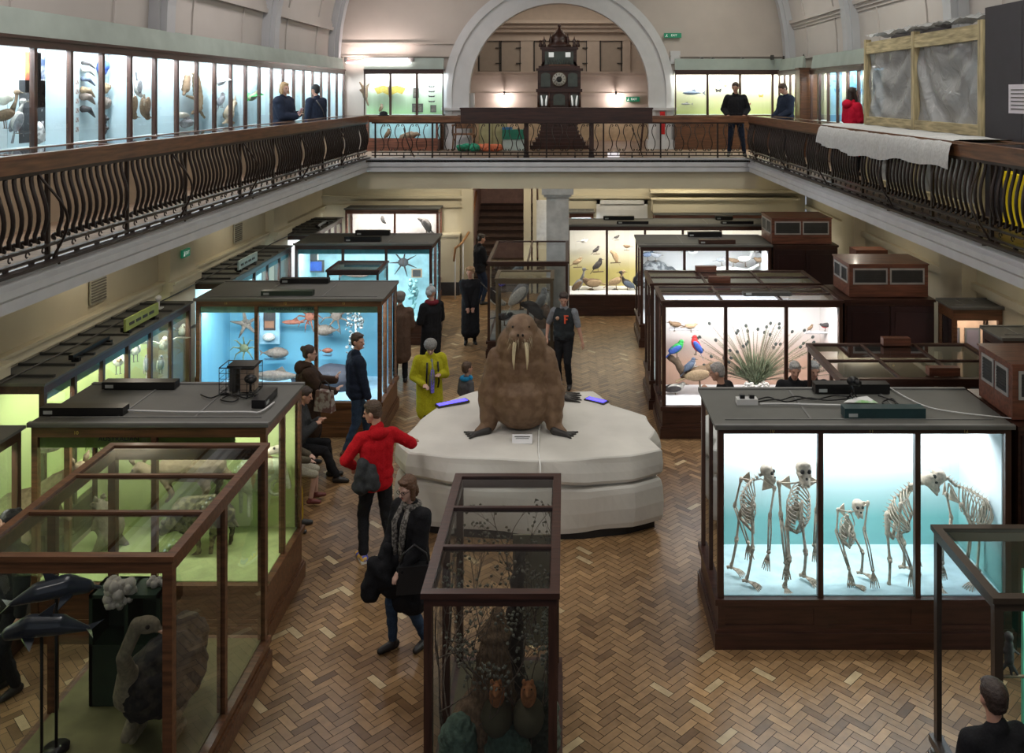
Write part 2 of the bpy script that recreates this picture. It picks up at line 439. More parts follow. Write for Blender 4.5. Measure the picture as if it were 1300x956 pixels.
# --- end wall with the big arch
AC = Vector((-.18,5.5)); AR=2.5
def end_wall():
    m=MB(); y0=25.2; n=48; vs=[]; fs=[]
    for i in range(n+1):
        a=PI*i/n; c,s=math.cos(a),math.sin(a)
        for r in (AR, 8.3):
            for y in (y0,y0+.35): vs.append((AC.x+r*c,y,AC.y+r*s))
    for i in range(n):
        b=4*i
        fs += [(b,b+2,b+6,b+4),(b+1,b+5,b+7,b+3),(b,b+4,b+5,b+1)]
    m.add(vs,fs)
    m.box(-8.5,AC.x-AR,y0,y0+.35,BZ,5.5); m.box(AC.x+AR,8.1,y0,y0+.35,BZ,5.5)
    struct('wall_back', m, M_wallup)
    # moulded archivolt and piers
    m=MB()
    for r0,r1,d in ((AR-.02,AR+.16,.22),(AR+.14,AR+.5,.14),(AR+.46,AR+.6,.2),(AR+.58,AR+.7,.1)):
        vs=[]; fs=[]
        for i in range(n+1):
            a=PI*i/n; c,s=math.cos(a),math.sin(a)
            for r,y in ((r0,y0-d),(r1,y0-d),(r1,y0+.02),(r0,y0+.02)): vs.append((AC.x+r*c,y,AC.y+r*s))
        for i in range(n):
            for k in range(4): fs.append((4*i+k,4*i+4+k,4*i+4+(k+1)%4,4*i+(k+1)%4))
        m.add(vs,fs)
        for sg in (-1,1):
            xa,xb=sorted((AC.x+sg*r0,AC.x+sg*r1)); m.box(xa,xb,y0-d,y0+.02,BZ,5.5)
    for sg in (-1,1):
        xa,xb=sorted((AC.x+sg*(AR-.06),AC.x+sg*(AR+.74))); m.box(xa,xb,y0-.28,y0+.37,5.02,5.1); m.box(xa,xb,y0-.26,y0+.37,BZ,4.2)
    m.box(AC.x-AR-.05,AC.x-AR+.12,y0,y0+.4,BZ,5.5); 
    struct('trim_9', m, M_white)
    struct('trim_10', MB().box(-6.3,-2.9,25.14,25.2,6.86,6.9).box(-6.3,-2.9,25.12,25.2,6.5,6.54).box(2.6,6.0,25.14,25.2,6.5,6.54), M_wallup)
    # ---- room beyond the arch
    yb=29.6
    room=mat('far_room_plaster',(.60,.52,.45),.8,var=.04)
    mm=MB().box(-4.2,4.0,yb,yb+.2,BZ,9); mm.box(-4.4,-4.2,25.5,yb,BZ,9); mm.box(4.0,4.2,25.5,yb,BZ,9)
    struct('wall_far_room', mm, room)
    struct('ceiling_far_room', MB().box(-4.4,4.2,25.5,yb+.2,8.9,9.1), mat('far_ceiling',(.42,.33,.2),.9))
    t=MB()
    t.box(-4.2,4,yb-.25,yb,7.62,7.75).box(-4.2,4,yb-.38,yb,7.75,7.85).box(-4.2,4,yb-.15,yb,7.48,7.62).box(-4.2,4,yb-.12,yb,7.2,7.28)
    t.box(-4.2,4,yb-.14,yb,6.05,6.16).box(-4.2,4,yb-.2,yb,6.16,6.2)
    for px0,px1 in ((598,607),(661,677),(745,761),(790,800)):
        a=W(px0,0,yb).x; b=W(px1,0,yb).x; t.box(a,b,yb-.1,yb,6.2,7.2)
    t.box(-4.2,4,yb-.05,yb,5.44,5.5)
    struct('trim_11', t, room)
    pm=mat('panel_beige',(.46,.40,.34),.8,var=.04)
    for i,(a,b) in enumerate(((609,634),(637,660),(679,699),(722,744),(763,788))):
        a=W(a,0,yb).x; b=W(b,0,yb).x
        dd=MB().box(a,b,yb-.06,yb,6.22,7.16)
        o=struct('door_%d'%(i+1), dd, pm)
        f=MB().box(a-.03,a,yb-.09,yb-.0,6.2,7.2).box(b,b+.03,yb-.09,yb,6.2,7.2)
        f.box(b-.12,b+.05,yb-.11,yb-.06,6.95,6.98).box(b-.12,b+.05,yb-.11,yb-.06,6.45,6.48)
        obj('hinge', f, M_darkgrey, o)
    ch=MB().box(-4.2,4,yb-.03,yb,BZ,4.9)
    struct('baseboard_far_room', ch, mat('far_dado',(.62,.5,.33),.7))
end_wall()
# --- ground-floor end wall, with stair opening and door
def lower_end():
    y=24.95; m=MB()
    m.box(-6.9,-2.65,y,y+.2,0,3.62); m.box(-.75,6.6,y,y+.2,0,3.62); m.box(-2.65,-.75,y,y+.2,3.1,3.62)
    struct('wall_back_lower', m, M_cream)
    t=MB()
    t.box(-6.7,-2.85,y-.08,y,2.6,2.68).box(-6.7,-2.85,y-.04,y,2.35,2.42)
    t.box(-.2,6.4,y-.08,y,2.6,2.68)
    t.box(-2.85,-2.55,y-.1,y+.22,0,3.62)          # white pilaster by the stair
    t.box(-1.15,-.95,y-.1,y+.2,0,3.2).box(-.9,-.8,y-.1,y+.2,0,3.2)
    struct('trim_12', t, M_cream)
    struct('baseboard_back', MB().box(-6.7,-2.5,y-.05,y,0,.36), mat('dark_skirting',(.03,.03,.035),.5))
    struct('wall_back_low_pier', MB().box(-3.5,-2.9,y-.35,y,0.36,1.6).box(-3.52,-2.88,y-.37,y,1.6,1.66), M_cream)
    struct('baseboard_back_pier', MB().box(-3.52,-2.88,y-.37,y,0,.36), MATS['dark_skirting'])
    struct('wall_stairwell', MB().box(-2.9,-2.65,y+.2,28.4,0,3.9).box(-.75,-.6,y+.2,28.4,0,3.9).box(-2.9,-.6,28.4,28.6,0,3.9), mat('stairwell_pink',(.52,.40,.36),.8))
    # column under the beam
    cx=(708-CX)*22.0/F
    c=MB().box(cx-.27,cx+.27,21.75,22.2,0,3.0).box(cx-.33,cx+.33,21.7,22.25,3.0,3.06).box(cx-.38,cx+.38,21.65,22.3,3.06,3.2)
    struct('trim_13', c, mat('column_paint',(.46,.46,.44),.6))
    # white panelled door at the back right
    d=MB().box(.95,2.15,y-.05,y,0,2.45).box(.85,.95,y-.09,y,0,2.55).box(2.15,2.25,y-.09,y,0,2.55).box(.85,2.25,y-.09,y,2.45,2.55)
    for a,b in ((1.08,1.5),(1.6,2.02)):
        for c0,c1 in ((.2,1.0),(1.15,2.3)): d.box(a,b,y-.075,y-.05,c0,c1)
    struct('door_6', d, M_white)
    # arched bright window beside the column
    wx0,wx1=-.9,-.42
    struct('window_1', MB().box(wx0,wx1,y-.03,y,1.2,2.55), mat('lit_window',(.75,.76,.78),.4))
lower_end()
# stair
def stair():
    t=thing('staircase','dark wooden staircase climbing through the opening in the back wall','staircase',(-1.9,25.2,0))
    m=MB()
    for i in range(12):
        m.box(-.74,.94,i*.27,i*.27+.3,0,.17*(i+1)-.04)
    obj('risers',m,mat('stair_riser',(.16,.11,.085),.7),t)
    for i in range(12):
        obj('tread',MB().box(-.74,.94,i*.27-.03,i*.27+.3,.17*(i+1)-.04,.17*(i+1)),mat('stair_tread',(.05,.03,.022),.6),t)
    for sx,hx in ((-1,-2.95),):
        pts=[W(602,262,25.0),W(597,300,24.6),W(583,300,24.45),W(578,330,24.4)]
    r=MB().tube([Vector(p)-Vector((-1.9,25.2,0)) for p in ((-2.62,26.6,2.6),(-2.62,25.1,1.75),(-2.75,24.3,1.5),(-2.95,24.2,1.35),(-2.98,24.2,1.0))],.035,8)
    obj('handrail',r,wood('oak_handrail',(.32,.16,.06),.3,axis=2),t)
    p=MB()
    for q in ((-2.95,24.2,1.3),(-2.75,24.3,1.5)): p.cyl(Vector((q[0],q[1],0))-Vector((-1.9,25.2,0)),Vector(q)-Vector((-1.9,25.2,0)),.02)
    obj('handrail_post',p,M_white,t)
stair()
# ================================================================== balustrades
def scroll_pts(cx,cz,r,a0,turn,n=9):
    return [Vector((cx+r*(1-.55*i/n)*math.cos(a0+turn*i/n),0,cz+r*(1-.55*i/n)*math.sin(a0+turn*i/n))) for i in range(n+1)]
def baluster_mb(sg=1, thick=.011, H=.72):
    # wrought-iron S bar: scroll at the foot, swelling body, scroll at the head
    m=MB(); pts=[]
    top=scroll_pts(.035*sg,H-.05,.035,(PI if sg>0 else 0),-1.6*PI*sg)
    bot=scroll_pts(-.035*sg,.05,.035,(0 if sg>0 else PI),-1.6*PI*sg)
    body=[]
    for i in range(1,10):
        t=i/10; z=.05+(H-.1)*t; body.append(Vector((-.04*sg*math.sin(2*PI*t)*-1, -.05*math.sin(PI*t)*(1 if True else 0), z)))
    pts=list(reversed(bot))+body+top
    m.tube(pts,thick,5,0)
    return m
B_R=baluster_mb(1).mesh('baluster',M_iron); B_L=baluster_mb(-1).mesh('baluster',M_iron)
B_TR=baluster_mb(1,.017).mesh('baluster',M_iron); B_TL=baluster_mb(-1,.017).mesh('baluster',M_iron)
def balustrade(label, loc, rotz, length, sp=.17, fine=False, top=4.80, skip=()):
    t=thing('balustrade',label,'railing',loc,rotz,'gallery balustrades')
    L=length; z0=BZ
    r=MB().box(0,L,-.03,.03,4.075-z0,4.10-z0).box(0,L,-.02,.02,4.0-z0,4.022-z0).box(0,L,-.025,.025,top-.03-z0,top-z0)
    obj('iron_rail',r,M_iron,t)
    n=int(L/sp); k=0
    for i in range(n):
        x=(i+.5)*sp
        if i%8==0:
            obj('baluster_post',MB().box(x-.018,x+.018,-.018,.018,0,top-z0),M_iron,t); continue
        a,b=(B_R,B_L) if fine else (B_TR,B_TL)
        o=obj('baluster',(a if i%2 else b),None,t); o.location=(x,0,4.10-z0)
        o.scale=(1,1,(top-.03-4.10)/.72)
    s=MB()
    for i in range(int(L/(sp*1.0))):
        x=(i+.5)*sp; s.cyl((x,0,4.02-z0),(x,0,4.08-z0),.012,n=5)
        if i%4==0: s.box(x-.02,x+.02,-.02,.02,0,4.0-z0)
    tag(obj('foot_stud',s,M_iron,t),kind='stuff')
    # big outward curling stays
    for i in range(0,n,16):
        x=(i+4.5)*sp
        pts=[Vector((x+.25*q,-.02-.16*math.sin(PI*q),.03+.68*(1-q))) for q in [j/10 for j in range(11)]]
        obj('stay',MB().tube(pts,.014,5),M_iron,t)
    return t
def side_bar(th=.0185,H=.67):
    m=MB(); pts=list(reversed(scroll_pts(-.0,.045,.032,PI*1.0,-1.5*PI)))
    pts=[Vector((p.y*0,p.x-.0,p.z)) for p in pts]     # foot scroll curls towards the hall
    for i in range(1,11):
        t=i/10; pts.append(Vector((.012*math.sin(2*PI*t),-.075*math.sin(PI*min(1,t*1.15))*(1-t*.45),.05+(H-.05)*t)))
    m.tube(pts,th,5,flat=1.25); return m
B_S=side_bar().mesh('baluster',M_iron)
def side_rail(label,loc,rotz,L,sp=.125,top=4.80):
    t=thing('balustrade',label,'railing',loc,rotz,'gallery balustrades'); z0=BZ
    obj('bottom_rail',MB().box(0,L,-.03,.03,4.10-z0,4.125-z0),M_iron,t)
    obj('lower_rail',MB().box(0,L,-.03,.03,4.0-z0,4.025-z0),M_iron,t)
    obj('kerb_rail',MB().box(0,L,-.11,-.02,0.0,.03),M_iron,t)
    obj('top_rail',MB().box(0,L,-.03,.03,top-.035-z0,top-z0),M_iron,t)
    n=int(L/sp)
    for i in range(n):
        x=(i+.5)*sp
        if i%12==5:
            obj('baluster_post',MB().box(x-.018,x+.018,-.018,.018,0,top-z0),M_iron,t); continue
        o=obj('baluster',B_S,None,t,(x,0,4.12-z0))
        if i%2==0: obj('scroll',B_SC,None,o,(sp*.5,0,-.055))
        if i%3==0: obj('foot_stud',B_FT,None,t,(x,0,0))
    for i in range(6,n,22):
        x=i*sp; pts=[Vector((x+.22*math.sin(q*PI*.5),-.03-.17*math.sin(PI*q)**1.3,.02+.8*(1-q))) for q in [j/12 for j in range(13)]]
        pts+=[Vector((x+.26,-.06,-.0)),Vector((x+.2,-.1,-.01))]
        obj('stay',MB().tube(pts,.013,5),M_iron,t)
    return t
B_SC=MB().tube(scroll_pts(0,0,.035,0,1.7*PI,12),.008,4).mesh('scroll',M_iron)
B_FT=MB().box(-.018,.018,-.018,.018,0,.05).mesh('foot_stud',M_iron)
side_rail('near length of the left gallery balustrade, closest to the camera',(XL,4.6,BZ),R(90),7.9)
side_rail('far length of the left gallery balustrade, below the two visitors',(XL,12.5,BZ),R(90),YB-.06-12.5)
side_rail('far length of the right gallery balustrade, up to the corner',(XR,YB-.06,BZ),R(-90),YB-.06-13.0)
side_rail('near length of the right gallery balustrade, below the white cloth',(XR,13.0,BZ),R(-90),8.0)
tb=balustrade('delicate scrolled iron balustrade across the far gallery',(XL+.12,YB,BZ),0,XR-XL-.24,fine=True)
# wooden rail-top display desks
def desk(label, loc, rotz, L, depth=.52, glassed=True):
    t=thing('rail_desk',label,'display desk',loc,rotz,'rail desks')
    m=MB().box(0,L,-.04,0,4.80,4.955).box(0,L,-.07,0.0,4.93,4.965)
    obj('front_board',m,M_rail,t)
    obj('tray',MB().box(0,L,0,depth,4.80,4.90),M_brown,t)
    f=MB().box(0,L,depth-.05,depth,4.80,4.965).box(0,L,0,.05,4.9,4.96)
    k=int(L/1.55)
    for i in range(k+1):
        x=i*L/k; f.box(max(0,x-.03),min(L,x+.03),0,depth,4.9,4.962)
    obj('desk_frame',f,M_brown,t)
    for i in range(k):
        a=i*L/k+.03; b=(i+1)*L/k-.03
        obj('desk_glass',MB().quad((a,.05,4.958),(b,.05,4.958),(b,depth-.05,4.958),(a,depth-.05,4.958)),M_glass,t)
    obj('specimen_tray',MB().box(.03,L-.03,.05,depth-.05,4.9,4.91),mat('pale_tray',(.45,.5,.52),.8),t)
    return t
desk('long wooden glass-topped display desk along the left gallery rail',(XL,4.5,0),R(90),YB-.08-4.5)
desk('wooden glass-topped display desk along the right gallery rail',(XR,YB-.08,0),R(-90),YB-.08-4.5)
# far rail: plain board with a raised middle length
t=thing('handrail_board','brown wooden handrail across the far gallery with a raised middle length','handrail',(0,YB,0))
obj('side_board',MB().box(XL+.05,-2.5,-.05,.2,4.80,4.955),M_rail,t)
obj('side_board',MB().box(2.07,XR-.05,-.05,.2,4.80,4.955),M_rail,t)
x0=W(585,0,YB).x; x1=W(828,0,YB).x
obj('raised_board',MB().box(x0,x1,-.06,.24,4.86,5.14).box(x0-.02,x1+.02,-.08,.26,5.11,5.15),M_mahog,t)
obj('lower_board',MB().box(x0,x1,-.04,.1,4.79,4.87),M_mahog,t)
# thick dark posts in the middle of the far rail
for px in (668,751):
    x=W(px,0,YB).x
    single('rail_post','dark square post under the raised far handrail, %s of the clock'%('left' if px<700 else 'right'),'post',MB().box(x-.055,x+.055,YB+.06,YB+.15,BZ,4.79).box(x-.07,x+.07,YB+.05,YB+.17,BZ,BZ+.06),M_mahogv)
# ================================================================== display cases
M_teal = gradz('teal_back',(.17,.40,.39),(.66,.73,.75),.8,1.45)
M_bluebk = mat('blue_back',(.17,.45,.60),.7,var=.03,scale=1)
M_greenbk = mat('lime_back',(.50,.60,.25),.7,var=.04,scale=1)
M_whitebk = mat('white_back',(.70,.68,.66),.8,var=.03,scale=1)
M_olive = mat('olive_strip',(.16,.24,.04),.7)
M_pale = mat('pale_plinth',(.58,.66,.66),.8,var=.06,scale=3)
COOL=(.88,.95,1.0); WARM=(1,.93,.82)
def vitrine(label, x0,x1,y0,y1, zb=.52, zt=2.12, H=2.2, fx=None, nside=1, back=None, flo=None, wd=None, bw=None,
            power=0, lcol=COOL, roof='solid', header=None, rotz=None, post=.06, solid_left=False, solid_right=False,
            backside=False, group='glazed display cases', lips=True, roofm=None, name='display_case', ltilt=1, z0=0.0, loc=None, left=True, right=True, lowpow=0, ly=None):
    wd = wd or M_mahog; bw = bw or wd; wv = M_mahogv if wd is M_mahog else wd; roofm = roofm or M_greyroof
    if rotz is None:
        c=((x0+x1)/2,(y0+y1)/2,z0); w=(x1-x0); d=(y1-y0); t=thing(name,label,'display case',c,0,group)
        loc0=(x0+x1)/2
    else:   # x0,x1 = length, y0,y1 = depth in the case's own frame
        w=x1-x0; d=y1-y0; t=thing(name,label,'display case',loc,rotz,group); loc0=(x0+x1)/2
    hx=w/2; hy=d/2
    fx=[v-loc0 for v in (fx or [])]
    # base
    b=MB()
    if zb>.2:
        b.box(-hx-.035,hx+.035,-hy-.035,hy+.035,0,.16); b.box(-hx-.02,hx+.02,-hy-.02,hy+.02,.16,.19)
        b.box(-hx,hx,-hy,hy,.19,zb-.06)
        xs=[-hx]+fx+[hx]
        for a,c in zip(xs,xs[1:]):    # raised frame of the panelling
            b.box(a,a+.07,-hy-.012,-hy,.19,zb-.06); b.box(c-.07,c,-hy-.012,-hy,.19,zb-.06)
            b.box(a+.07,c-.07,-hy-.012,-hy,.19,.23); b.box(a+.07,c-.07,-hy-.012,-hy,zb-.10,zb-.06)
        b.box(-hx-.03,hx+.03,-hy-.03,hy+.03,zb-.06,zb)
    else:
        b.box(-hx,hx,-hy,hy,0,zb)
    obj('base',b,bw,t)
    obj('display_floor',MB().box(-hx+.04,hx-.04,-hy+.04,hy-.04,zb,zb+.012),flo or M_pale,t)
    # posts
    ys=[-hy,hy]
    for sx in (-1,1):
        for sy in (-1,1):
            cx=sx*(hx-post/2); cy=sy*(hy-post/2)
            obj('corner_post',MB().box(cx-post/2,cx+post/2,cy-post/2,cy+post/2,zb,zt),wv,t)
    for x in fx:
        obj('mullion',MB().box(x-post*.45,x+post*.45,-hy,-hy+post,zb,zt),wv,t)
        if backside: obj('mullion',MB().box(x-post*.45,x+post*.45,hy-post,hy,zb,zt),wv,t)
    for sx,on in ((-1,left),(1,right)):
        if not on: continue
        for k in range(1,nside):
            y=-hy+d*k/nside; cx=sx*(hx-post/2)
            obj('side_mullion',MB().box(cx-post/2,cx+post/2,y-post*.4,y+post*.4,zb,zt),wv,t)
    # top frame
    f=MB()
    f.box(-hx,hx,-hy,-hy+post,zt,H-.03); f.box(-hx,hx,hy-post,hy,zt,H-.03)
    f.box(-hx,-hx+post,-hy+post,hy-post,zt,H-.03); f.box(hx-post,hx,-hy+post,hy-post,zt,H-.03)
    obj('top_frame',f,wd,t)
    if roof=='solid':
        r=MB().box(-hx-.03,hx+.03,-hy-.03,hy+.03,H-.03,H)
        obj('roof',r,roofm,t)
        if lips:
            l=MB(); e=.03
            l.box(-hx-.03,hx+.03,-hy-.03,-hy+.02,H,H+.015); l.box(-hx-.03,hx+.03,hy-.02,hy+.03,H,H+.015)
            l.box(-hx+.1,hx-.1,-hy+.16,-hy+.175,H,H+.01); 
            for k in range(1,3): x=-hx+w*k/3; l.box(x-.01,x+.01,-hy+.17,hy-.05,H,H+.008)
            obj('roof_trim',l,mat('roof_seam',(.16,.16,.155),.6),t)
    else:
        r=MB(); e=.05
        r.box(-hx-.02,hx+.02,-hy-.02,-hy+e,H-.04,H).box(-hx-.02,hx+.02,hy-e,hy+.02,H-.04,H).box(-hx-.02,-hx+e,-hy+e,hy-e,H-.04,H).box(hx-e,hx+.02,-hy+e,hy-e,H-.04,H)
        nx,ny=roof
        for k in range(1,nx): x=-hx+w*k/nx; r.box(x-.02,x+.02,-hy+e,hy-e,H-.04,H)
        for k in range(1,ny): y=-hy+d*k/ny; r.box(-hx+e,hx-e,y-.018,y+.018,H-.04,H)
        obj('roof_frame',r,wd,t)
        for i in range(nx):
            for j in range(ny):
                a=-hx+w*i/nx; c=-hx+w*(i+1)/nx; p=-hy+d*j/ny; q=-hy+d*(j+1)/ny
                obj('roof_glass',MB().quad((a,p,H-.015),(c,p,H-.015),(c,q,H-.015),(a,q,H-.015)),M_glasstop,t)
    # glazing
    xs=[-hx+post]+fx+[hx-post]
    for a,c in zip(xs,xs[1:]):
        obj('glass_pane',MB().quad((a,-hy+.02,zb),(c,-hy+.02,zb),(c,-hy+.02,zt),(a,-hy+.02,zt)),M_glass,t)
        if not back:
            obj('glass_pane',MB().quad((a,hy-.02,zb),(c,hy-.02,zb),(c,hy-.02,zt),(a,hy-.02,zt)),M_glass,t)
    for sx,on,sol in ((-1,left,solid_left),(1,right,solid_right)):
        x=sx*(hx-.02)
        if sol:
            e=obj('end_panel',MB().box(min(x,x-.02*sx),max(x,x-.02*sx),-hy+post*.5,hy-.03,zb,zt),wd,t); obj('lining',MB().box(min(x-.02*sx,x-.05*sx),max(x-.02*sx,x-.05*sx),-hy+post,hy-.06,zb+.012,zt),back or wd,e); continue
        for k in range(nside):
            p=-hy+d*k/nside; q=-hy+d*(k+1)/nside
            obj('glass_pane',MB().quad((x,p+.03,zb),(x,q-.03,zb),(x,q-.03,zt),(x,p+.03,zt)),M_glass,t)
    if back:
        obj('back_panel',MB().box(-hx+.03,hx-.03,hy-.06,hy-.03,zb,zt+.02),back,t)
    if header:
        obj('header_strip',MB().box(-hx+.05,hx-.05,-hy+.05,-hy+.06,zt-.11,zt),header,t)
    if power:
        y=-hy+(d*ly if ly else .17); z=zt-.04
        lo=light('case_lamp','AREA',(0,y,z),power,lcol,(w-.2,.12),(0,y+(.25*ltilt),z-1),t)
        obj('lamp_tube',MB().cyl((-hx+.1,y+.0,z+.03),(hx-.1,y,z+.03),.012,n=8),mat('lamp_tube',(.9,.95,1),.4,emit=3),t)
    t['hx']=hx
    return t
def fitting(label, px0,px1,y,z,dep=.14,h=.09,m=None,group='black light fittings on the case roofs'):
    a=W(px0,0,y).x; b=W(px1,0,y).x; c=(a+b)/2; w=(b-a)/2
    t=thing('light_fitting',label,'light fitting',(c,y,z),0,group)
    obj('housing',MB().box(-w,w,-dep/2,dep/2,0.01,h).box(-w+.02,w-.02,-dep/2+.02,dep/2-.02,0,.012),m or M_black,t)
    obj('end_label',MB().box(-w+.04,-w+.13,-dep/2-.003,-dep/2,.025,.06),mat('label_grey',(.35,.38,.38),.6),t)
    return t
def sx(px,Y): return (px-CX)*Y/F
# --- left peninsulas
L1y=9.07
vitrine('large lime-backed mammal case in the left foreground with grey roof',-5.35,-3.0,9.07,10.30,.58,2.05,2.19,
   fx=[sx(195,L1y)], nside=2, ly=.5, back=M_greenbk, flo=mat('lime_floor',(.42,.50,.2),.8), power=24, lcol=(.98,1,.88), header=None, wd=M_brown, bw=M_brown)
L1=bpy.context.scene.objects['display_case']
obj('header_strip',MB().box(-1.13,.85,-.57,-.56,1.93,2.05),M_olive,L1)
text('lettering','AUSTRALIAN\nLAND',.07,L1,(-.32,-.575,1.985),(R(90),0,0),M_ink)
text('case_number','10',.05,L1,(-.72,-.628,2.1),(R(90),0,0),M_gold)
L2y=14.5
L2=vitrine('blue-lit sea life case standing behind the lime case on the left',-5.92,-2.95,14.5,15.85,.55,2.08,2.2,
   fx=[sx(325,L2y),sx(401,L2y)], nside=3, solid_left=True, back=M_bluebk, flo=mat('sky_floor',(.40,.62,.75),.8), power=60, lcol=(.85,.95,1), header=mat('green_header',(.12,.22,.14),.7), wd=M_brown, bw=M_brown)
text('lettering','BACKBONELESS ANIMALS',.07,L2,(.06,-.632,2.025),(R(90),0,0),M_ink)
for i,px in enumerate((287,362,436)): text('case_number',str(11+i),.05,L2,(sx(px,L2y)+4.435,-.68,2.13),(R(90),0,0),M_gold)
L3y=19.8
L3=vitrine('blue and white lit case further back on the left, beyond the sea life case',-5.92,-2.92,19.8,21.2,.5,2.08,2.2,
   fx=[sx(435,L3y),sx(490,L3y)], nside=2, solid_left=True, back=mat('pale_cyan_back',(.40,.66,.70),.7), flo=mat('cyan_floor',(.35,.62,.65),.8), power=75, lcol=COOL, header=mat('teal_header',(.05,.2,.22),.7))
L4=vitrine('white-backed case against the back wall on the far left with a dark bird',-5.9,-3.4,24.25,24.9,.5,2.26,2.4,
   fx=[sx(501,24.25)], back=mat('grey_scene_back',(.52,.50,.50),.8), power=45, lcol=WARM, wd=M_red)
# wall cases along the left wall (frame turned a quarter turn: front faces the hall)
def wallcase(label,ya,yb,xf,xw,n,back,power,lcol,flo=None,header=None,zt=2.05,H=2.18):
    L=yb-ya; t=vitrine(label,-L/2,L/2,-(xf-xw)/2,(xf-xw)/2,.5,zt,H,fx=[-L/2+L*k/n for k in range(1,n)],back=back,flo=flo,
        power=power,lcol=lcol,rotz=R(90),loc=((xf+xw)/2,(ya+yb)/2,0),header=header,left=False,right=False,lips=False,group='wall cases along the left wall')
    for k in range(int(L/.45)):
        x=-L/2+.2+k*.45; obj('roof_batten',MB().box(x,x+.035,-(xf-xw)/2,(xf-xw)/2,H,H+.03),mat('batten',(.045,.045,.042),.6),t)
    return t
wallcase('lime-lit wall case at the left edge beside the mammal case',6.6,9.02,-5.42,-6.66,2,M_greenbk,26,(.97,1,.85),MATS['lime_floor'])
wallcase('lime-lit bird wall case between the lime and blue peninsula cases',10.37,14.43,-5.97,-6.66,6,M_greenbk,45,(.97,1,.85),MATS['lime_floor'],header=MATS['green_header'])
wallcase('blue-lit wall case between the two blue peninsula cases',15.92,19.73,-5.97,-6.66,5,mat('pale_cyan_back',(.4,.66,.7)),60,COOL,header=MATS['teal_header'])
wallcase('white-lit wall case in the far left corner',21.25,24.2,-5.97,-6.66,5,M_whitebk,45,COOL)
# --- right peninsulas
R1y=8.98
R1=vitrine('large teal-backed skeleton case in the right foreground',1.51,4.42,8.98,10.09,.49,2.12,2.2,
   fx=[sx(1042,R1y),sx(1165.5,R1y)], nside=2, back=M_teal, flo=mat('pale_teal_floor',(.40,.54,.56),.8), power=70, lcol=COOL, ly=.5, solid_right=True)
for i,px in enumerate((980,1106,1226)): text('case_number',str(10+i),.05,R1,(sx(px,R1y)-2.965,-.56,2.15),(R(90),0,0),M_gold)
R2y=14.44
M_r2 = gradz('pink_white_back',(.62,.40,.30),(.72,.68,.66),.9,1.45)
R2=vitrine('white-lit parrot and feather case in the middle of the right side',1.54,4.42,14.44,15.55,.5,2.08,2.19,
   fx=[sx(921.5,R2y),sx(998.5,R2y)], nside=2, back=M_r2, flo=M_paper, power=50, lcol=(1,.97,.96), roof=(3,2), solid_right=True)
m=MB().box(-1.38,.9,-.36,-.1,2.08,2.10).box(-1.38,.55,-.02,.25,2.08,2.10)
obj('ceiling_lamp',m,mat('light_panel',(.9,.93,1),.4,emit=2.2),R2)
R2b=vitrine('dim glass-roofed case directly behind the parrot case',1.48,4.42,15.75,16.9,.5,2.08,2.19,
   fx=[2.5,3.5], nside=2, back=M_whitebk, power=10, roof=(3,2))
R3=vitrine('white-lit seabird case behind the glass-roofed case on the right',1.62,4.45,19.6,21.0,.5,2.08,2.2,
   fx=[sx(869,19.6),sx(923.5,19.6)], nside=2, back=M_whitebk, flo=M_paper, power=62, lcol=COOL, solid_right=True)
R4=vitrine('yellow-green backed game bird case at the far end right of the column',.04,5.3,22.4,23.5,.5,2.1,2.23,
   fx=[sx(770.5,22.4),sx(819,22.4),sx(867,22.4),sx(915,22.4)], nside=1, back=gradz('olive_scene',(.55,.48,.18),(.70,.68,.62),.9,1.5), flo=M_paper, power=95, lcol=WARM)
# far right case against the back wall with cream pelmet
t=vitrine('low wall case against the back wall below the long cream pelmet',2.4,6.0,24.3,24.9,.5,2.12,2.25,fx=[3.6,4.8],back=M_whitebk,power=30,lcol=COOL,wd=M_red)
single('pelmet','long cream boxed pelmet above the far right wall case','pelmet',MB().box(2.35,6.2,24.35,24.93,2.28,2.62).box(2.3,6.3,24.3,24.94,2.62,2.67).box(2.3,6.3,24.4,24.93,2.8,2.86),M_cream)
vitrine('small case squeezed between the column and the white door',.1,.75,24.3,24.9,.5,2.16,2.3,back=M_whitebk,power=14,lcol=COOL,wd=M_red)
# --- dark cabinets closing the right-hand ends
def cabinet(label,x0,x1,y0,y1,H=2.195):
    t=thing('cabinet',label,'cabinet',((x0+x1)/2,(y0+y1)/2,0),0,'dark end cabinets on the right'); w=(x1-x0)/2; d=(y1-y0)/2
    obj('carcass',MB().box(-w,w,-d,d,.12,H-.04).box(-w-.02,w+.02,-d-.02,d+.02,0,.12).box(-w-.02,w+.02,-d-.03,d+.02,H-.04,H),M_mahog,t)
    for s in (-1,1):
        a,b=(-w+.03,-.01) if s<0 else (.01,w-.03)
        dr=obj('door',MB().box(a,b,-d-.02,-d,.16,H-.1).box(a+.08,b-.08,-d-.028,-d-.02,.26,H-.2),mat('dark_door',(.028,.012,.012),.35,coat=.3),t)
        obj('knob',MB().ell((-.05*s*-1 if s<0 else .05,-d-.04,1.15),.018),M_gold,dr)
    return t
cabinet('near-black double-door cabinet right of the parrot case',4.47,5.9,14.5,15.6)
cabinet('near-black cabinet right of the seabird case',4.5,5.9,19.65,21.0)
cabinet('dark cabinet at the right edge beside the skeleton case',4.5,5.9,9.0,10.1)
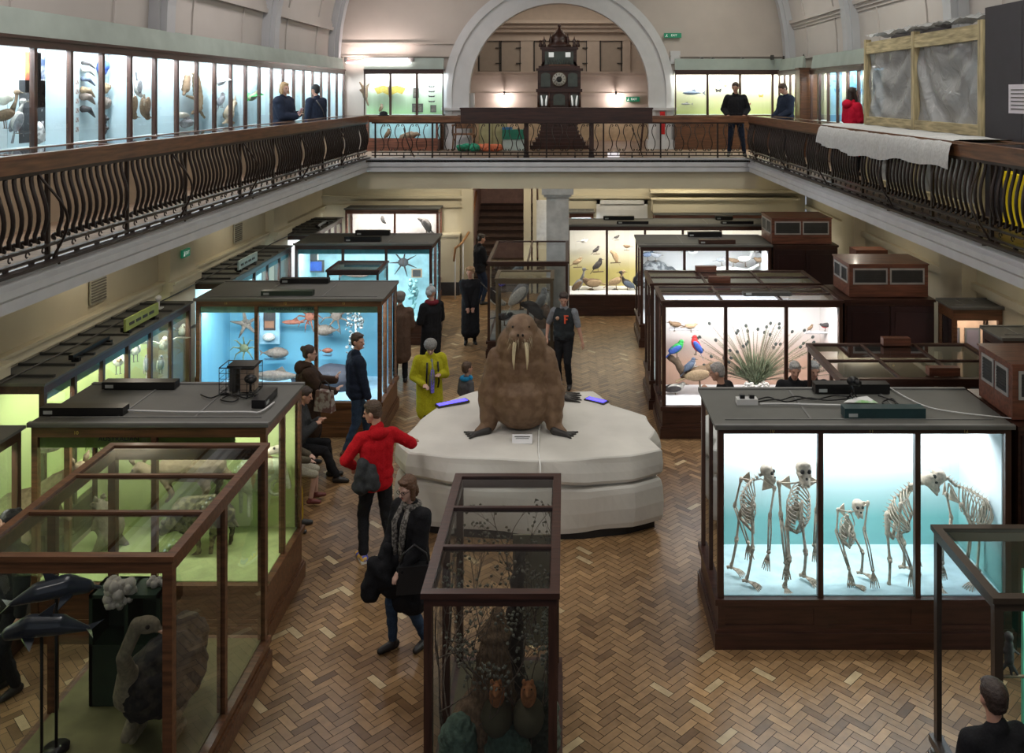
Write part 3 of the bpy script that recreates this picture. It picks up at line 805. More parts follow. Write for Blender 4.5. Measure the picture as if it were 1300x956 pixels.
def ventbox(label,x0,x1,y0,y1,z,h):
    t=thing('ventilation_unit',label,'ventilation unit',((x0+x1)/2,(y0+y1)/2,z),0,'brown ventilation boxes'); w=(x1-x0)/2; d=(y1-y0)/2
    obj('casing',MB().box(-w,w,-d,d,.0,h).box(-w-.015,w+.015,-d-.015,d+.015,h-.01,h+.012),M_red,t)
    fr=mat('grille_frame',(.38,.37,.36),.5); sl=mat('grille_slats',(.035,.035,.035),.5)
    for a,b in ((-w+.06,-.02),(.02,w-.06)):
        g=obj('grille',MB().box(a,b,-d-.012,-d,.2,.23).box(a,b,-d-.012,-d,h-.09,h-.06).box(a,a+.025,-d-.012,-d,.23,h-.09).box(b-.025,b,-d-.012,-d,.23,h-.09),fr,t)
        m=MB().box(a+.02,b-.02,-d-.003,-d,.22,h-.08)
        for k in range(7): z0=.235+k*(h-.33)/7; m.box(a+.02,b-.02,-d-.01,-d,z0,z0+.012)
        obj('slats',m,sl,g)
    for a,b in ((-d+.08,-.02),(.02,d-.08)):
        g=obj('side_grille',MB().box(-w-.012,-w,a,b,.2,.23).box(-w-.012,-w,a,b,h-.09,h-.06).box(-w-.012,-w,a,a+.025,.23,h-.09).box(-w-.012,-w,b-.025,b,.23,h-.09),fr,t)
        m=MB().box(-w-.003,-w,a+.02,b-.02,.22,h-.08)
        for k in range(7): z0=.235+k*(h-.33)/7; m.box(-w-.01,-w,a+.02,b-.02,z0,z0+.012)
        obj('slats',m,sl,g)
ventbox('red-brown ventilation box with twin grilles above the cabinet by the parrot case',4.58,5.85,14.62,15.5,2.21,.52)
ventbox('red-brown ventilation box furthest back, above the seabird cabinet',4.5,5.8,19.75,20.8,2.21,.55)
ventbox('red-brown ventilation box on the roof at the right edge by the skeleton case',4.5,5.9,9.12,9.86,2.21,.55)
single('ventilation_duct','small red-brown box between the two further ventilation boxes','duct box',MB().box(-.3,.3,-.2,.2,0,.35),M_red,(5.75,17.2,2.2))
single('duct_support','tall thin brown cabinet carrying the small red-brown box','cabinet',MB().box(-.35,.35,-.25,.25,.1,2.2).box(-.37,.37,-.27,.27,0,.1).box(-.25,.25,-.262,-.25,.3,2.0),M_mahog,(5.75,17.2,0))
# wall case with two dark pictures beyond the cabinet
W1=vitrine('wooden wall case with two dark pictures beyond the dark cabinet',5.93,6.68,13.85,14.42,.5,2.02,2.22,back=mat('peach_back',(.45,.28,.18),.8),power=7,lcol=WARM,wd=M_brown)
for i,px in enumerate((1217,1241)):
    single('dark_portrait','%s dark portrait-shaped panel in the wooden wall case'%('left' if i==0 else 'right'),'picture',MB().box(-.12,.12,-.01,.01,0,.38).box(-.09,.09,-.014,-.01,.03,.35,1),[M_darkgrey,mat('dim_print',(.08,.06,.07),.6)],(6.12+.32*i,14.34,1.40))
vitrine('pink-lit wall case at the right edge behind the ventilation box',5.80,6.66,12.0,12.6,.5,2.1,2.25,fx=[6.05],back=mat('pink_back',(.62,.36,.40),.8),power=14,lcol=(1,.85,.88),left=True)
# --- free-standing all-glass cases
LN=vitrine('tall all-glass case in the left foreground holding an ostrich',-4.34,-2.85,6.56,8.66,.3,2.02,2.15,back=None,roof=(1,3),wd=M_brown,post=.07,nside=2,
   flo=mat('olive_floor',(.16,.15,.06),.8),group='free-standing all-glass cases')
CCa=vitrine('narrow all-glass case in the centre foreground filled with twigs',-.995,-.06,6.35,8.32,.3,1.9,2.0,roof=(1,3),post=.06,nside=2,flo=mat('dark_moss',(.09,.08,.045),.9),wd=M_mahog,group='free-standing all-glass cases')
RN=vitrine('low all-glass case with green partition at the bottom right corner',2.98,4.6,6.29,7.33,.3,1.9,2.0,roof=(1,1),post=.06,flo=mat('green_floor2',(.12,.32,.22),.8),wd=mat('dark_bronze_wood',(.05,.035,.025),.35),group='free-standing all-glass cases')
RM=vitrine('wide low all-glass case between the parrot and skeleton cases',3.38,5.6,11.1,12.66,.3,1.9,2.0,roof=(3,2),post=.05,flo=mat('moss_floor',(.08,.13,.04),.9),group='free-standing all-glass cases')
BW=vitrine('tall glass bird case behind the walrus, nearer the column',-1.62,.05,18.8,21.45,.35,1.9,2.0,roof=(2,1),post=.05,fx=[-.78],nside=1,flo=mat('grey_floor',(.18,.18,.17),.8),group='free-standing all-glass cases')
BF=vitrine('smaller glass bird case just behind the walrus',-1.32,-.24,17.1,17.9,.35,1.9,2.0,roof=(1,1),post=.05,flo=mat('brown_floor',(.22,.13,.1),.8),wd=mat('olive_bronze_wood',(.09,.065,.035),.4),group='free-standing all-glass cases')
SG=vitrine('small glass case with cyan back between the two blue cases',-4.72,-3.7,17.9,18.9,.5,1.9,2.0,roof=(1,1),post=.04,back=mat('cyan_back',(.16,.42,.46),.7),power=12,lcol=COOL,group='free-standing all-glass cases')
obj('partition',MB().box(-.3,.75,.1,.13,.3,1.86),mat('green_partition',(.10,.42,.28),.6),RN)
light('case_lamp','AREA',(.1,-.3,1.85),9,(.8,1,.9),(1,.1),(.1,.2,1.0),RN)
obj('label_board',MB().box(.05,.42,.86,.88,.5,1.5),mat('beige_board',(.34,.31,.22),.8),CCa)

# --- upper gallery wall cases
def upper(label,L,loc,rotz,n,power,backs,dep=.34,z0=4.85,z1=6.02,lcol=COOL,group='upper gallery wall cases',hdr=True):
    t=thing('gallery_case',label,'display case',loc,rotz,group); h=L/2
    m=MB().box(-h,h,0,dep,0,z0-BZ-.04)
    m.box(-h-.0,h,-.04,dep,z0-BZ-.06,z0-BZ)
    obj('base',m,M_tan if L>10 else M_brown,t)
    obj('top_frame',MB().box(-h,h,-.03,.05,z1-BZ,z1-BZ+.12).box(-h,h,-.05,.03,z1-BZ+.09,z1-BZ+.13).box(-h,h,.0,dep,z1-BZ+.1,z1-BZ+.13),M_mahog,t)
    if hdr: obj('header_board',MB().xsec([(0,z1-BZ+.13),(.05,z1-BZ+.44),(.08,z1-BZ+.44),(.1,z1-BZ+.13)],-h,h),mat('green_grey_header',(.36,.42,.38),.7,var=.12,scale=2),t)
    a=z0-BZ; b=z1-BZ
    for k in range(n+1):
        x=-h+L*k/n; obj('mullion',MB().box(max(-h,x-.03),min(h,x+.03),-.02,.04,a,b),M_mahogv,t)
    for k in range(n):
        x=-h+L*k/n; y=x+L/n
        obj('glass_pane',MB().quad((x+.03,.0,a),(y-.03,.0,a),(y-.03,.0,b),(x+.03,.0,b)),M_glass,t)
        obj('back_panel',MB().box(x+.005,y-.005,dep-.03,dep,a,b+.05),backs[k%len(backs)],t)
        if k%2==1 and rotz: obj('divider',MB().box(y-.01,y+.01,.05,dep-.03,a,b),backs[k%len(backs)],t)
    obj('display_floor',MB().box(-h,h,.02,dep,a,a+.01),M_pale,t)
    nl=max(1,n//2)
    for k in range(nl):
        x=-h+L*(k+.5)/nl; light('case_lamp','AREA',(x,.12,b+.03),power/nl,lcol,(L/nl-.12,.1),(x,.2,0),t)
    obj('lamp_tube',MB().cyl((-h+.02,.10,b+.06),(h-.02,.1,b+.06),.012,n=6),MATS['lamp_tube'],t)
    return t
M_tan=mat('tan_panelling',(.40,.31,.21),.7,var=.12,scale=2)
M_ub1=mat('pale_blue_back',(.58,.68,.70),.8,var=.03); M_ub2=mat('pale_blue_back2',(.50,.64,.68),.8,var=.03)
UL=upper('long row of brightly lit gallery wall cases along the left wall',.77*24,(-6.14,25.1-.77*12,BZ),R(90),24,420,[M_ub1,M_ub2])
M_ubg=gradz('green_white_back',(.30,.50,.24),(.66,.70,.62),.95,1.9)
xa,xb=sx(462,24.85),sx(563,24.85)
UB=upper('three-pane green-tinted gallery case left of the big arch',xb-xa,((xa+xb)/2,24.85,BZ),0,3,60,[M_ubg],hdr=True,z0=4.9,z1=6.02)
xa,xb=sx(857,24.85),sx(1022,24.85)
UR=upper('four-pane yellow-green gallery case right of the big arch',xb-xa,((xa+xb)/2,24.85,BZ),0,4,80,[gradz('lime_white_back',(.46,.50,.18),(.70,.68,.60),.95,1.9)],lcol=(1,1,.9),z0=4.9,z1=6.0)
UW=upper('lit gallery wall cases along the right wall beyond the plastic sheeting',4.2,(5.88,19.6,BZ),R(-90),6,70,[mat('yellowish_back',(.60,.60,.45),.8),mat('blue_poster_back',(.12,.32,.5),.7)],lcol=(1,1,.95),z0=4.85,z1=5.95)
UX=upper('lit gallery case in the far right corner, right of the arch case',2.4,(5.82,23.5,BZ),R(-90),4,40,[MATS['lime_white_back']],lcol=(1,1,.9),z0=4.85,z1=5.97)
single('cupboard','dark brown upright cupboard at the far right corner of the gallery','cupboard',MB().box(-.3,.12,-.25,.1,0,2.12).box(-.33,.15,-.27,.12,2.12,2.16).box(-.27,-.02,-.262,-.25,.1,2.0),M_brown,(5.95,22.1,BZ))
# low case below the left arch case
xa,xb=sx(465,24.3),sx(556,24.3)
t=thing('low_display_case','low glazed animal case with brown plinth under the left far gallery case','display case',((xa+xb)/2,24.45,BZ),0)
w=(xb-xa)/2
obj('base',MB().box(-w,w,-.2,.3,0,.3),M_red,t)
obj('frame',MB().box(-w,w,-.2,-.15,.3,.34).box(-w,w,-.2,-.15,.85,.9).box(-w,-w+.05,-.2,-.15,.34,.85).box(w-.05,w,-.2,-.15,.34,.85).box(-w,w,-.15,.3,.87,.9),M_red,t)
obj('back_panel',MB().box(-w,w,.27,.3,.3,.87),mat('teal_low_back',(.3,.5,.52),.8),t)
obj('glass_pane',MB().quad((-w,-.18,.34),(w,-.18,.34),(w,-.18,.85),(-w,-.18,.85)),M_glass,t)
light('case_lamp','AREA',(0,-.05,.86),9,COOL,(1.7,.08),(0,.1,0),t)
# ================================================================== people
def ik(a, b, l1, l2, pole):
    d=b-a; L=min(d.length, (l1+l2)*.999); t=d.normalized(); b=a+t*L
    x=(l1*l1-l2*l2+L*L)/(2*L); h=math.sqrt(max(0,l1*l1-x*x))
    p=Vector(pole); p=p-t*p.dot(t)
    if p.length<1e-4: p=t.orthogonal()
    return a+t*x+p.normalized()*h, b
SKIN=mat('skin',(.50,.27,.19),.55,var=.08,scale=12); SKIN2=mat('skin_pale',(.60,.38,.30),.55,var=.08,scale=12)
M_eye=mat('eye',(.02,.015,.012),.2); M_lip=mat('lip',(.35,.10,.09),.5)
def cloth(name,col,rough=.85,var=.2): return mat('cloth_'+name,col,rough,var=var,scale=70,bump=.2,spec=.15)
BLK=cloth('black',(.014,.014,.016)); NAVY=cloth('navy',(.018,.025,.045)); CHAR=cloth('charcoal',(.04,.042,.045)); JEAN=cloth('denim',(.03,.05,.085))
BRN=cloth('brown',(.06,.035,.022)); DKB=cloth('dark_brown',(.045,.028,.02)); REDC=cloth('red',(.45,.008,.014)); MUST=cloth('mustard',(.42,.27,.03))
def person(label,x,y,z=0,rot=0,H=1.72,build=1.0,hands=None,feet=None,pelvis=(0,0,.95),lean=(0,0),yaw=0,pitch=0,roll=0,skin=None,
           hair=('short',(.05,.03,.02)),top=('jacket',BLK),legs=('trousers',BLK),shoe=None,vox=.012,pole_arm=None,knee=(0,1,0),child=False,extra=None,glasses=False,group=None,handdir=None):
    s=H/1.75; t=thing('person',label,'person',(x,y,z),R(rot),group)
    skin=skin or SKIN; hs=1.0 if not child else 1.22
    hands=hands or ((-.27,.05,.80),(.27,.05,.80)); feet=feet or ((-.10,0,0),(.10,.03,0))
    b=build; P=Vector(pelvis); ch=P+Vector((lean[0],lean[1],.34)); nk=P+Vector((lean[0]*1.4,lean[1]*1.4,.53))
    HM=Euler((R(-pitch),R(roll),R(yaw))).to_matrix()
    hb=nk+Vector((0,.01,.06)); hc=hb+HM@Vector((0,.02,.135*hs))
    def h(*v): return (hc+HM@(Vector(v)*hs))*s
    pr=[]
    def c(a,bb,r0,r1=None,mi=0,L=None): (pr if L is None else L).append(C_(Vector(a)*s,Vector(bb)*s,r0*s,(r0 if r1 is None else r1)*s,mi))
    # trunk
    c(P+Vector((-.06,0,0)),P+Vector((.06,0,0)),.11*b); c(P,ch,.10*b,.12*b); c(ch+Vector((-.07,0,0)),ch+Vector((.07,0,0)),.11*b)
    c(ch+Vector((-.13,0,.1)),ch+Vector((.13,0,.1)),.06,.06); c(ch+Vector((0,0,.1)),nk,.08,.055); c(nk,hb+Vector((0,.01,.05)),.052,.05)
    pr.append(E_(h(0,-.012,.012),(.078*s*hs,.095*s*hs,.098*s*hs),HM)); pr.append(E_(h(0,.022,-.035),(.062*s*hs,.07*s*hs,.09*s*hs),HM))
    pr.append(E_(h(0,.055,-.10),(.032*s*hs,.03*s*hs,.028*s*hs),HM))
    pr.append(C_(h(0,.088,-.005),h(0,.108,-.042),.009*s*hs,.014*s*hs)); 
    for q in (-1,1):
        pr.append(E_(h(q*.08,-.005,-.02),(.014*s*hs,.022*s*hs,.033*s*hs),HM)); pr.append(C_(h(q*.018,.080,.012),h(q*.05,.072,.012),.010*s,.008*s))
    # arms
    sh=[];el=[];wr=[]
    for i,q in enumerate((-1,1)):
        S=ch+Vector((q*.175*min(1.1,b),0,.11)); Hd=Vector(hands[i]); pl=(pole_arm[i] if pole_arm else (q*.6,-.8,-.4))
        E,Wr=ik(S,Hd,.29,.26,pl); sh.append(S);el.append(E);wr.append(Wr)
        c(S,E,.055*b,.042); c(E,Wr,.041,.028)
        d=(Wr-E).normalized()
        if handdir and handdir[i] is not None: d=Vector(handdir[i]).normalized()
        side=d.cross(Vector((0,0,1)));
        if side.length<.2: side=Vector((0,1,0))
        side.normalize(); up=side.cross(d)
        pal=Wr+d*.05; c(Wr+d*.02,pal+side*.012,.026,.028); c(Wr+d*.02,pal-side*.016,.026,.026)
        for k,(o,l) in enumerate(((.033,.062),(.012,.075),(-.010,.070),(-.031,.055))):
            a0=Wr+d*.075+side*o; a1=a0+d*l*.55-up*.006; a2=a1+d*l*.4-up*.022
            c(a0,a1,.0105,.010); c(a1,a2,.010,.009)
        c(Wr+d*.035+side*.028,Wr+d*.075+side*.058-up*.012,.013,.011)
    hip=[];kn=[];an=[]
    for i,q in enumerate((-1,1)):
        Hp=P+Vector((q*.085,0,-.05)); ft=Vector(feet[i]); A=ft+Vector((0,0,.085)); kd=knee[i] if isinstance(knee[0],tuple) else knee
        K,A2=ik(Hp,A,.435,.42,kd); hip.append(Hp);kn.append(K);an.append(A)
        c(Hp,K,.080*b,.052); c(K,A,.052,.038); c(A-Vector((0,0,.045)),A+Vector((q*.02,.13,-.055)),.034,.026)
    body=blob('body',pr,[skin],voxel=vox*.85,smooth=2,parent=t)
    # face
    for q in (-1,1):
        obj('eye',MB().ell(h(q*.030,.083,-.008),(.011*s*hs,.007*s*hs,.007*s*hs),HM,seg=8,rings=6),M_eye,t)
    obj('mouth',MB().ell(h(0,.085,-.074),(.022*s*hs,.010*s*hs,.006*s*hs),HM,seg=8,rings=6),M_lip,t)
    if glasses:
        g=MB()
        for q in (-1,1):
            pts=[h(q*.032+.024*math.cos(a),.098,-.010+.017*math.sin(a)) for a in [2*PI*j/12 for j in range(13)]]
            g.tube(pts,.0028*s,5); g.tube([h(q*.056,.096,-.006),h(q*.08,.0,-.008)],.0025*s,5)
        g.tube([h(-.01,.1,-.008),h(.01,.1,-.008)],.0025*s,5); obj('glasses',g,M_black,t)
    # hair / headwear
    st,hcol=hair[0],hair[1]; hm=mat('hair_%02d%02d%02d'%tuple(int(99*v) for v in hcol),hcol,.55,var=.35,scale=60,bump=.3)
    hp=[]
    def e(v,r,mi=0): hp.append(E_(h(*v),tuple(k*s*hs for k in r),HM,mi))
    if st in('short','bob','long','bun','curly','wavy'):
        e((0,-.022,.030),(.088,.098,.095))
    if st=='short':
        e((0,.035,.075),(.062,.045,.028))
        e((0,-.05,-.02),(.078,.06,.075))
    if st=='bald': e((0,-.04,-.005),(.085,.075,.06))
    if st in('bob','wavy'):
        for q in (-1,1): hp.append(C_(h(q*.075,-.01,.02),h(q*.082,.015,-.10),.028*s*hs,.026*s*hs))
        e((0,-.06,-.05),(.09,.05,.095)); e((0,.045,.078),(.065,.04,.025))
    if st=='long':
        for q in (-1,1): hp.append(C_(h(q*.072,-.01,.02),h(q*.085,.01,-.17),.028*s,.03*s))
        hp.append(C_(h(0,-.06,-.02),h(0,-.07,-.2),.07*s,.065*s)); e((0,.04,.08),(.06,.04,.022))
    if st=='bun': e((0,-.11,.06),(.045,.04,.045)); e((0,-.05,-.02),(.08,.06,.07))
    if st=='curly':
        rr=random.Random(int(x*100))
        for k in range(26):
            a=rr.uniform(0,2*PI); u=rr.uniform(-.6,1); v=Vector((math.cos(a)*.09*math.sqrt(1-u*u*.6),math.sin(a)*.085-.03,.02+u*.085))
            if v.y>.045 and v.z<.06: continue
            e(v,(.03,.03,.03))
    if st=='beanie': e((0,-.01,.045),(.094,.105,.082)); hp.append(C_(h(-.05,.0,.0),h(.05,.0,.0),.075*s*hs,.075*s*hs)); e((0,-.012,.145),(.033,.033,.03))
    if st=='cap': e((0,-.012,.035),(.09,.102,.088)); e((0,-.06,-.03),(.07,.05,.07))
    if st=='furhat': e((0,-.01,.05),(.115,.12,.085)); e((0,-.05,-.0),(.105,.08,.09))
    if st=='hood':
        e((0,-.03,.02),(.105,.11,.115)); e((0,-.06,-.09),(.11,.09,.09))
    nm={'cap':'cap','beanie':'knitted_hat','furhat':'fur_hat','hood':'hood'}.get(st,'hair')
    if hp: blob(nm,hp,[hm],voxel=vox*.8,smooth=1,parent=t,bump=(.003*s,140))
    if st in ('furhat','hood','cap') :  # hair is hidden
        pass
    # upper clothing
    kind,tm=top[0],top[1]; g=top[2] if len(top)>2 else 0
    cp=[]; add=.018 if kind in('shirt','vest','jumper') else .032
    if kind=='puffer' : add=.05
    c(P+Vector((-.065,0,.04)),P+Vector((.065,0,.04)),(.11+add)*b,None,0,cp); [c(P+Vector((q*.055,0,.0)),ch+Vector((q*.07,0,.02)),(.098+add)*b,(.108+add)*b,0,cp) for q in (-1,1)]; c(P,ch,(.112+add)*b,(.125+add)*b,0,cp)
    c(ch+Vector((-.07,0,0)),ch+Vector((.07,0,0)),(.11+add)*b,None,0,cp)
    c(ch+Vector((-.14,0,.10)),ch+Vector((.14,0,.10)),.062+add,None,0,cp); c(ch+Vector((0,0,.1)),nk+Vector((0,0,-.03)),.085+add,.062+add*.4,0,cp)
    if kind in('jacket','coat','puffer','jumper'): c(nk+Vector((-.02,-.01,-.01)),nk+Vector((.02,-.01,.015)),.065,None,0,cp)
    if kind in('coat','longcoat'):
        ln=.42 if kind=='coat' else .66
        for i,q in enumerate((-1,1)):
            dvec=(kn[i]-hip[i]).normalized(); 
            if pelvis[2]>.7: dvec=(dvec+Vector((0,0,-2))).normalized()
            e0=P+Vector((q*.06,0,0))+dvec*min(ln,.42 if pelvis[2]<.7 else ln); c(P+Vector((q*.06,0,0)),e0,(.115+add)*b,(.135+add*.6)*b,0,cp)
        if pelvis[2]>.7: c(P,P+Vector((0,0,-ln)),(.12+add)*b,(.15)*b,0,cp)
    elif kind!='vest': c(P+Vector((-.06,0,-.05)),P+Vector((.06,0,-.05)),(.108+add)*b,None,0,cp)
    if kind!='vest':
        for i in (0,1):
            c(sh[i],el[i],(.057+add)*b,.050+add*.8,0,cp); 
            w1=el[i].lerp(wr[i],.97); c(el[i],w1,.050+add*.8,.036+add*.7,0,cp)
    up=blob('top' if kind in('shirt','jumper') else ('coat' if 'coat' in kind else kind),cp,[tm],voxel=vox,smooth=2,parent=t,bump=(.004*s,30))
    if kind=='vest' and len(top)>2:
        vp=[]
        for i in (0,1): c(sh[i],sh[i].lerp(el[i],.85),.072*b,.060,0,vp)
        c(nk+Vector((-.02,0,-.02)),nk+Vector((.02,0,.0)),.064,None,0,vp)
        blob('shirt',vp,[top[2]],voxel=vox,smooth=2,parent=t,bump=(.004*s,40))
    # legs
    lk,lm=legs[0],legs[1]; lp=[]
    c(P+Vector((-.06,0,-.02)),P+Vector((.06,0,-.02)),.122*b,None,0,lp)
    for i in (0,1):
        c(hip[i],kn[i],.095*b,.070,0,lp)
        if lk=='shorts': continue
        c(kn[i],kn[i].lerp(an[i],.95),.068,.056 if lk=='trousers' else .046,0,lp)
    blob('shorts' if lk=='shorts' else lk,lp,[lm],voxel=vox,smooth=2,parent=t,bump=(.005*s,30))
    sm=shoe or mat('shoe_black',(.015,.013,.012),.45)
    for i,q in enumerate((-1,1)):
        A=an[i]; sp=[]
        c(A+Vector((0,-.03,-.045)),A+Vector((q*.01,.06,-.045)),.045,.043,0,sp); c(A+Vector((q*.01,.06,-.045)),A+Vector((q*.025,.15,-.055)),.043,.032,0,sp); c(A,A+Vector((0,0,-.03)),.044,.046,0,sp)
        if isinstance(sm,tuple):
            o=blob('shoe',sp,[sm[0]],voxel=vox*.8,smooth=1,parent=t); 
            so=MB().prism([((A.x+dx)*s,(A.y+dy)*s) for dx,dy in ((-.045,-.07),(.045,-.07),(.052,.08),(.03+q*.02,.185),(-.02+q*.02,.185),(-.045,.08))],(A.z-.085)*s,(A.z-.06)*s)
            obj('sole',so,sm[1],o)
        else: blob('shoe',sp,[sm],voxel=vox*.8,smooth=1,parent=t)
    info=dict(s=s,sh=[v*s for v in sh],el=[v*s for v in el],wr=[v*s for v in wr],nk=nk*s,ch=ch*s,P=P*s,h=h,kn=[v*s for v in kn],an=[v*s for v in an])
    if extra: extra(t,info)
    return t
def gx(px,y): return sx(px,y)
def scarf_part(t,I,m,name='scarf',thick=.035):
    n=I['nk']; s=I['s']; b=MB()
    pts=[n+Vector((.085*math.cos(a),.075*math.sin(a),-.01))*s for a in [2*PI*k/14 for k in range(15)]]
    b.tube(pts,thick*s,8,caps=False)
    for q in (-1,1): b.tube([n+Vector((q*.05,.08,-.02))*s,n+Vector((q*.07,.16,-.15))*s,n+Vector((q*.05,.17,-.38))*s,n+Vector((q*.06,.17,-.6))*s],[.03*s,.034*s,.034*s,.03*s],8)
    return obj(name,b,m,t)
# --- woman with scarf in the middle foreground
def ex_scarf(t,I):
    scarf_part(t,I,spotted('patterned_scarf',(.05,.045,.04),(.22,.20,.18),45))
person('woman with brown bob and glasses in black cardigan and patterned scarf, nearest the camera',gx(522,9.0),9.0,0,140,1.68,1.05,
    hands=((-.16,.26,.95),(.12,.28,.98)),feet=((-.1,-.10,0),(.12,.14,0)),yaw=4,pitch=12,skin=SKIN2,hair=('bob',(.10,.045,.02)),top=('coat',BLK),legs=('jeans',JEAN),vox=.010,extra=ex_scarf,glasses=True)
bag=[C_((0,0,.0),(.02,.0,-.34),.05,.11),C_((-.12,0,-.12),(-.16,.02,-.4),.07,.10),C_((.1,0,-.1),(.14,0,-.36),.06,.10),C_((-.05,0,-.2),(.05,0,-.36),.12,.12)]
o=blob('folded_coat',bag,[BLK],voxel=.014,loc=(gx(492,8.9),8.88,1.03),bump=(.012,22)); o.rotation_euler=(0,0,R(20))
tag(o,'black coat carried over the arm of the woman with the scarf','coat')
t=thing('handbag','black handbag hanging below the carried coat of the woman with the scarf','bag',(gx(526,8.72),8.72,.70),R(8))
obj('bag_body',MB().prism([(-.17,-.05),(.17,-.05),(.18,0),(.17,.06),(-.17,.06),(-.18,0)],0,.26,taper=.86),mat('bag_leather',(.012,.012,.013),.4,bump=.1),t)
obj('bag_strap',MB().tube([(-.13,0,.24),(-.11,.0,.36),(0,.02,.44),(.11,0,.36),(.13,0,.24)],.012,6),mat('bag_leather',(.012,.012,.013),.4),t)
# --- youth in red hoodie
def ex_red(t,I):
    obj('hood',MB().ell(I['nk']+Vector((0,-.09,-.03)),(.12,.07,.07)),REDC,t)
person('young man with short brown hair in red hooded top leaning towards the iceberg plinth',gx(478,10.65),10.65,0,28,1.84,1.0,
    hands=((-.20,.22,1.02),(.49,.25,1.16)),feet=((-.13,.06,0),(.15,-.16,0)),yaw=55,pitch=12,hair=('short',(.07,.04,.022)),top=('jumper',REDC),legs=('trousers',BLK),
    shoe=(spotted('bright_trainer',(.02,.06,.45),(.70,.42,.05),14,.5),mat('pale_sole',(.6,.55,.5),.6)),vox=.010,extra=ex_red,pole_arm=((-1,-.5,-.1),(.5,-.6,-.3)),
    handdir=((.3,.6,-.7),(.6,.8,-.1)))
bg=[C_((0,0,0),(-.02,.04,-.26),.07,.11),C_((.1,0,-.05),(.12,0,-.22),.06,.09)]
o=blob('folded_jacket',bg,[CHAR],voxel=.014,loc=(gx(462,10.55),10.48,1.20),bump=(.012,24)); tag(o,'dark jacket bundled under the arm of the young man in red','jacket')
# --- man in jeans looking back
person('man in dark jacket and blue jeans walking past the blue case, looking back',gx(452,13.9),13.9,0,-62,1.78,1.0,
    hands=((-.24,.10,.88),(.22,.12,.86)),feet=((-.14,.22,0),(.12,-.20,0)),yaw=-50,pitch=2,hair=('short',(.05,.03,.02)),top=('jacket',NAVY),legs=('jeans',JEAN),shoe=mat('shoe_brown',(.10,.035,.02),.5),vox=.011)
# --- woman in brown hooded coat, hands raised
def ex_hood(t,I): obj('hood',MB().ell(I['nk']+Vector((0,-.10,-.02)),(.14,.09,.10)).ell(I['nk']+Vector((0,-.04,.02)),(.13,.11,.05)),DKB,t)
person('woman in dark brown hooded coat with raised hands in front of the blue case',gx(390,13.5),13.5,0,-70,1.70,1.15,
    hands=((.02,.42,1.22),(.14,.40,1.08)),yaw=-8,pitch=4,skin=SKIN2,hair=('bun',(.035,.02,.015)),top=('coat',DKB),legs=('trousers',BLK),vox=.012,extra=ex_hood,glasses=True,handdir=((0,.4,1),(0,.7,.7)))
t=thing('tote_bag','pale patterned tote bag on the arm of the woman in the brown coat','bag',(gx(414,13.3),13.22,.86),R(-20))
obj('bag_body',MB().prism([(-.15,-.06),(.15,-.06),(.15,.06),(-.15,.06)],0,.30,taper=.8),spotted('tote_print',(.30,.27,.24),(.12,.06,.05),12),t)
obj('bag_strap',MB().tube([(-.1,0,.29),(-.07,0,.4),(0,0,.44),(.07,0,.4),(.1,0,.29)],.01,6),M_black,t)
# --- seated woman in dark coat on a bench with a child beside
t=thing('bench','low ochre-sided bench hidden behind the lime mammal case','bench',(-3.86,12.1,0),0)
obj('seat',MB().box(-.26,.22,-1.1,1.15,.36,.42),wood('bench_ochre',(.45,.28,.05),.6,axis=1),t)
for sgn in (-1,1): obj('leg_panel',MB().box(-.24,.2,sgn*.9-.03,sgn*.9+.03,0,.36),MATS['bench_ochre'],t)
person('seated person in dark grey coat and black trousers behind the lime case corner',-3.84,12.85,0,-84,1.7,1.05,pelvis=(0,0,.54),
    hands=((-.02,.34,.86),(.12,.30,.84)),feet=((-.1,.50,0),(.12,.62,0)),lean=(0,.06),pitch=18,hair=('short',(.04,.025,.02)),top=('jacket',CHAR),legs=('trousers',BLK),knee=((0,.5,1),(0,.5,1)),vox=.012)
person('seated child in pale shorts beside the person in the dark grey coat',-3.68,12.1,0,-80,1.35,1.0,pelvis=(0,0,.70),
    hands=((-.12,.30,.8),(.14,.32,.8)),feet=((-.1,.42,.05),(.14,.36,.05)),pitch=15,skin=SKIN2,hair=('short',(.12,.07,.03)),top=('jacket',cloth('khaki_dark',(.10,.085,.06))),legs=('shorts',cloth('pale_khaki',(.42,.40,.32))),knee=((0,.5,1),(0,.5,1)),child=True,
    shoe=mat('shoe_red_brown',(.16,.04,.035),.5),vox=.011)
person('seated person in mustard trousers and dark top, nearest the lime case corner',-3.80,11.42,0,-88,1.6,1.0,pelvis=(0,0,.58),
    hands=((-.1,.32,.86),(.12,.32,.86)),feet=((-.1,.46,0),(.12,.44,0)),hair=('short',(.05,.03,.02)),top=('jacket',BLK),legs=('trousers',MUST),knee=((0,.5,1),(0,.5,1)),vox=.013,shoe=mat('shoe_dark',(.03,.03,.03),.5))
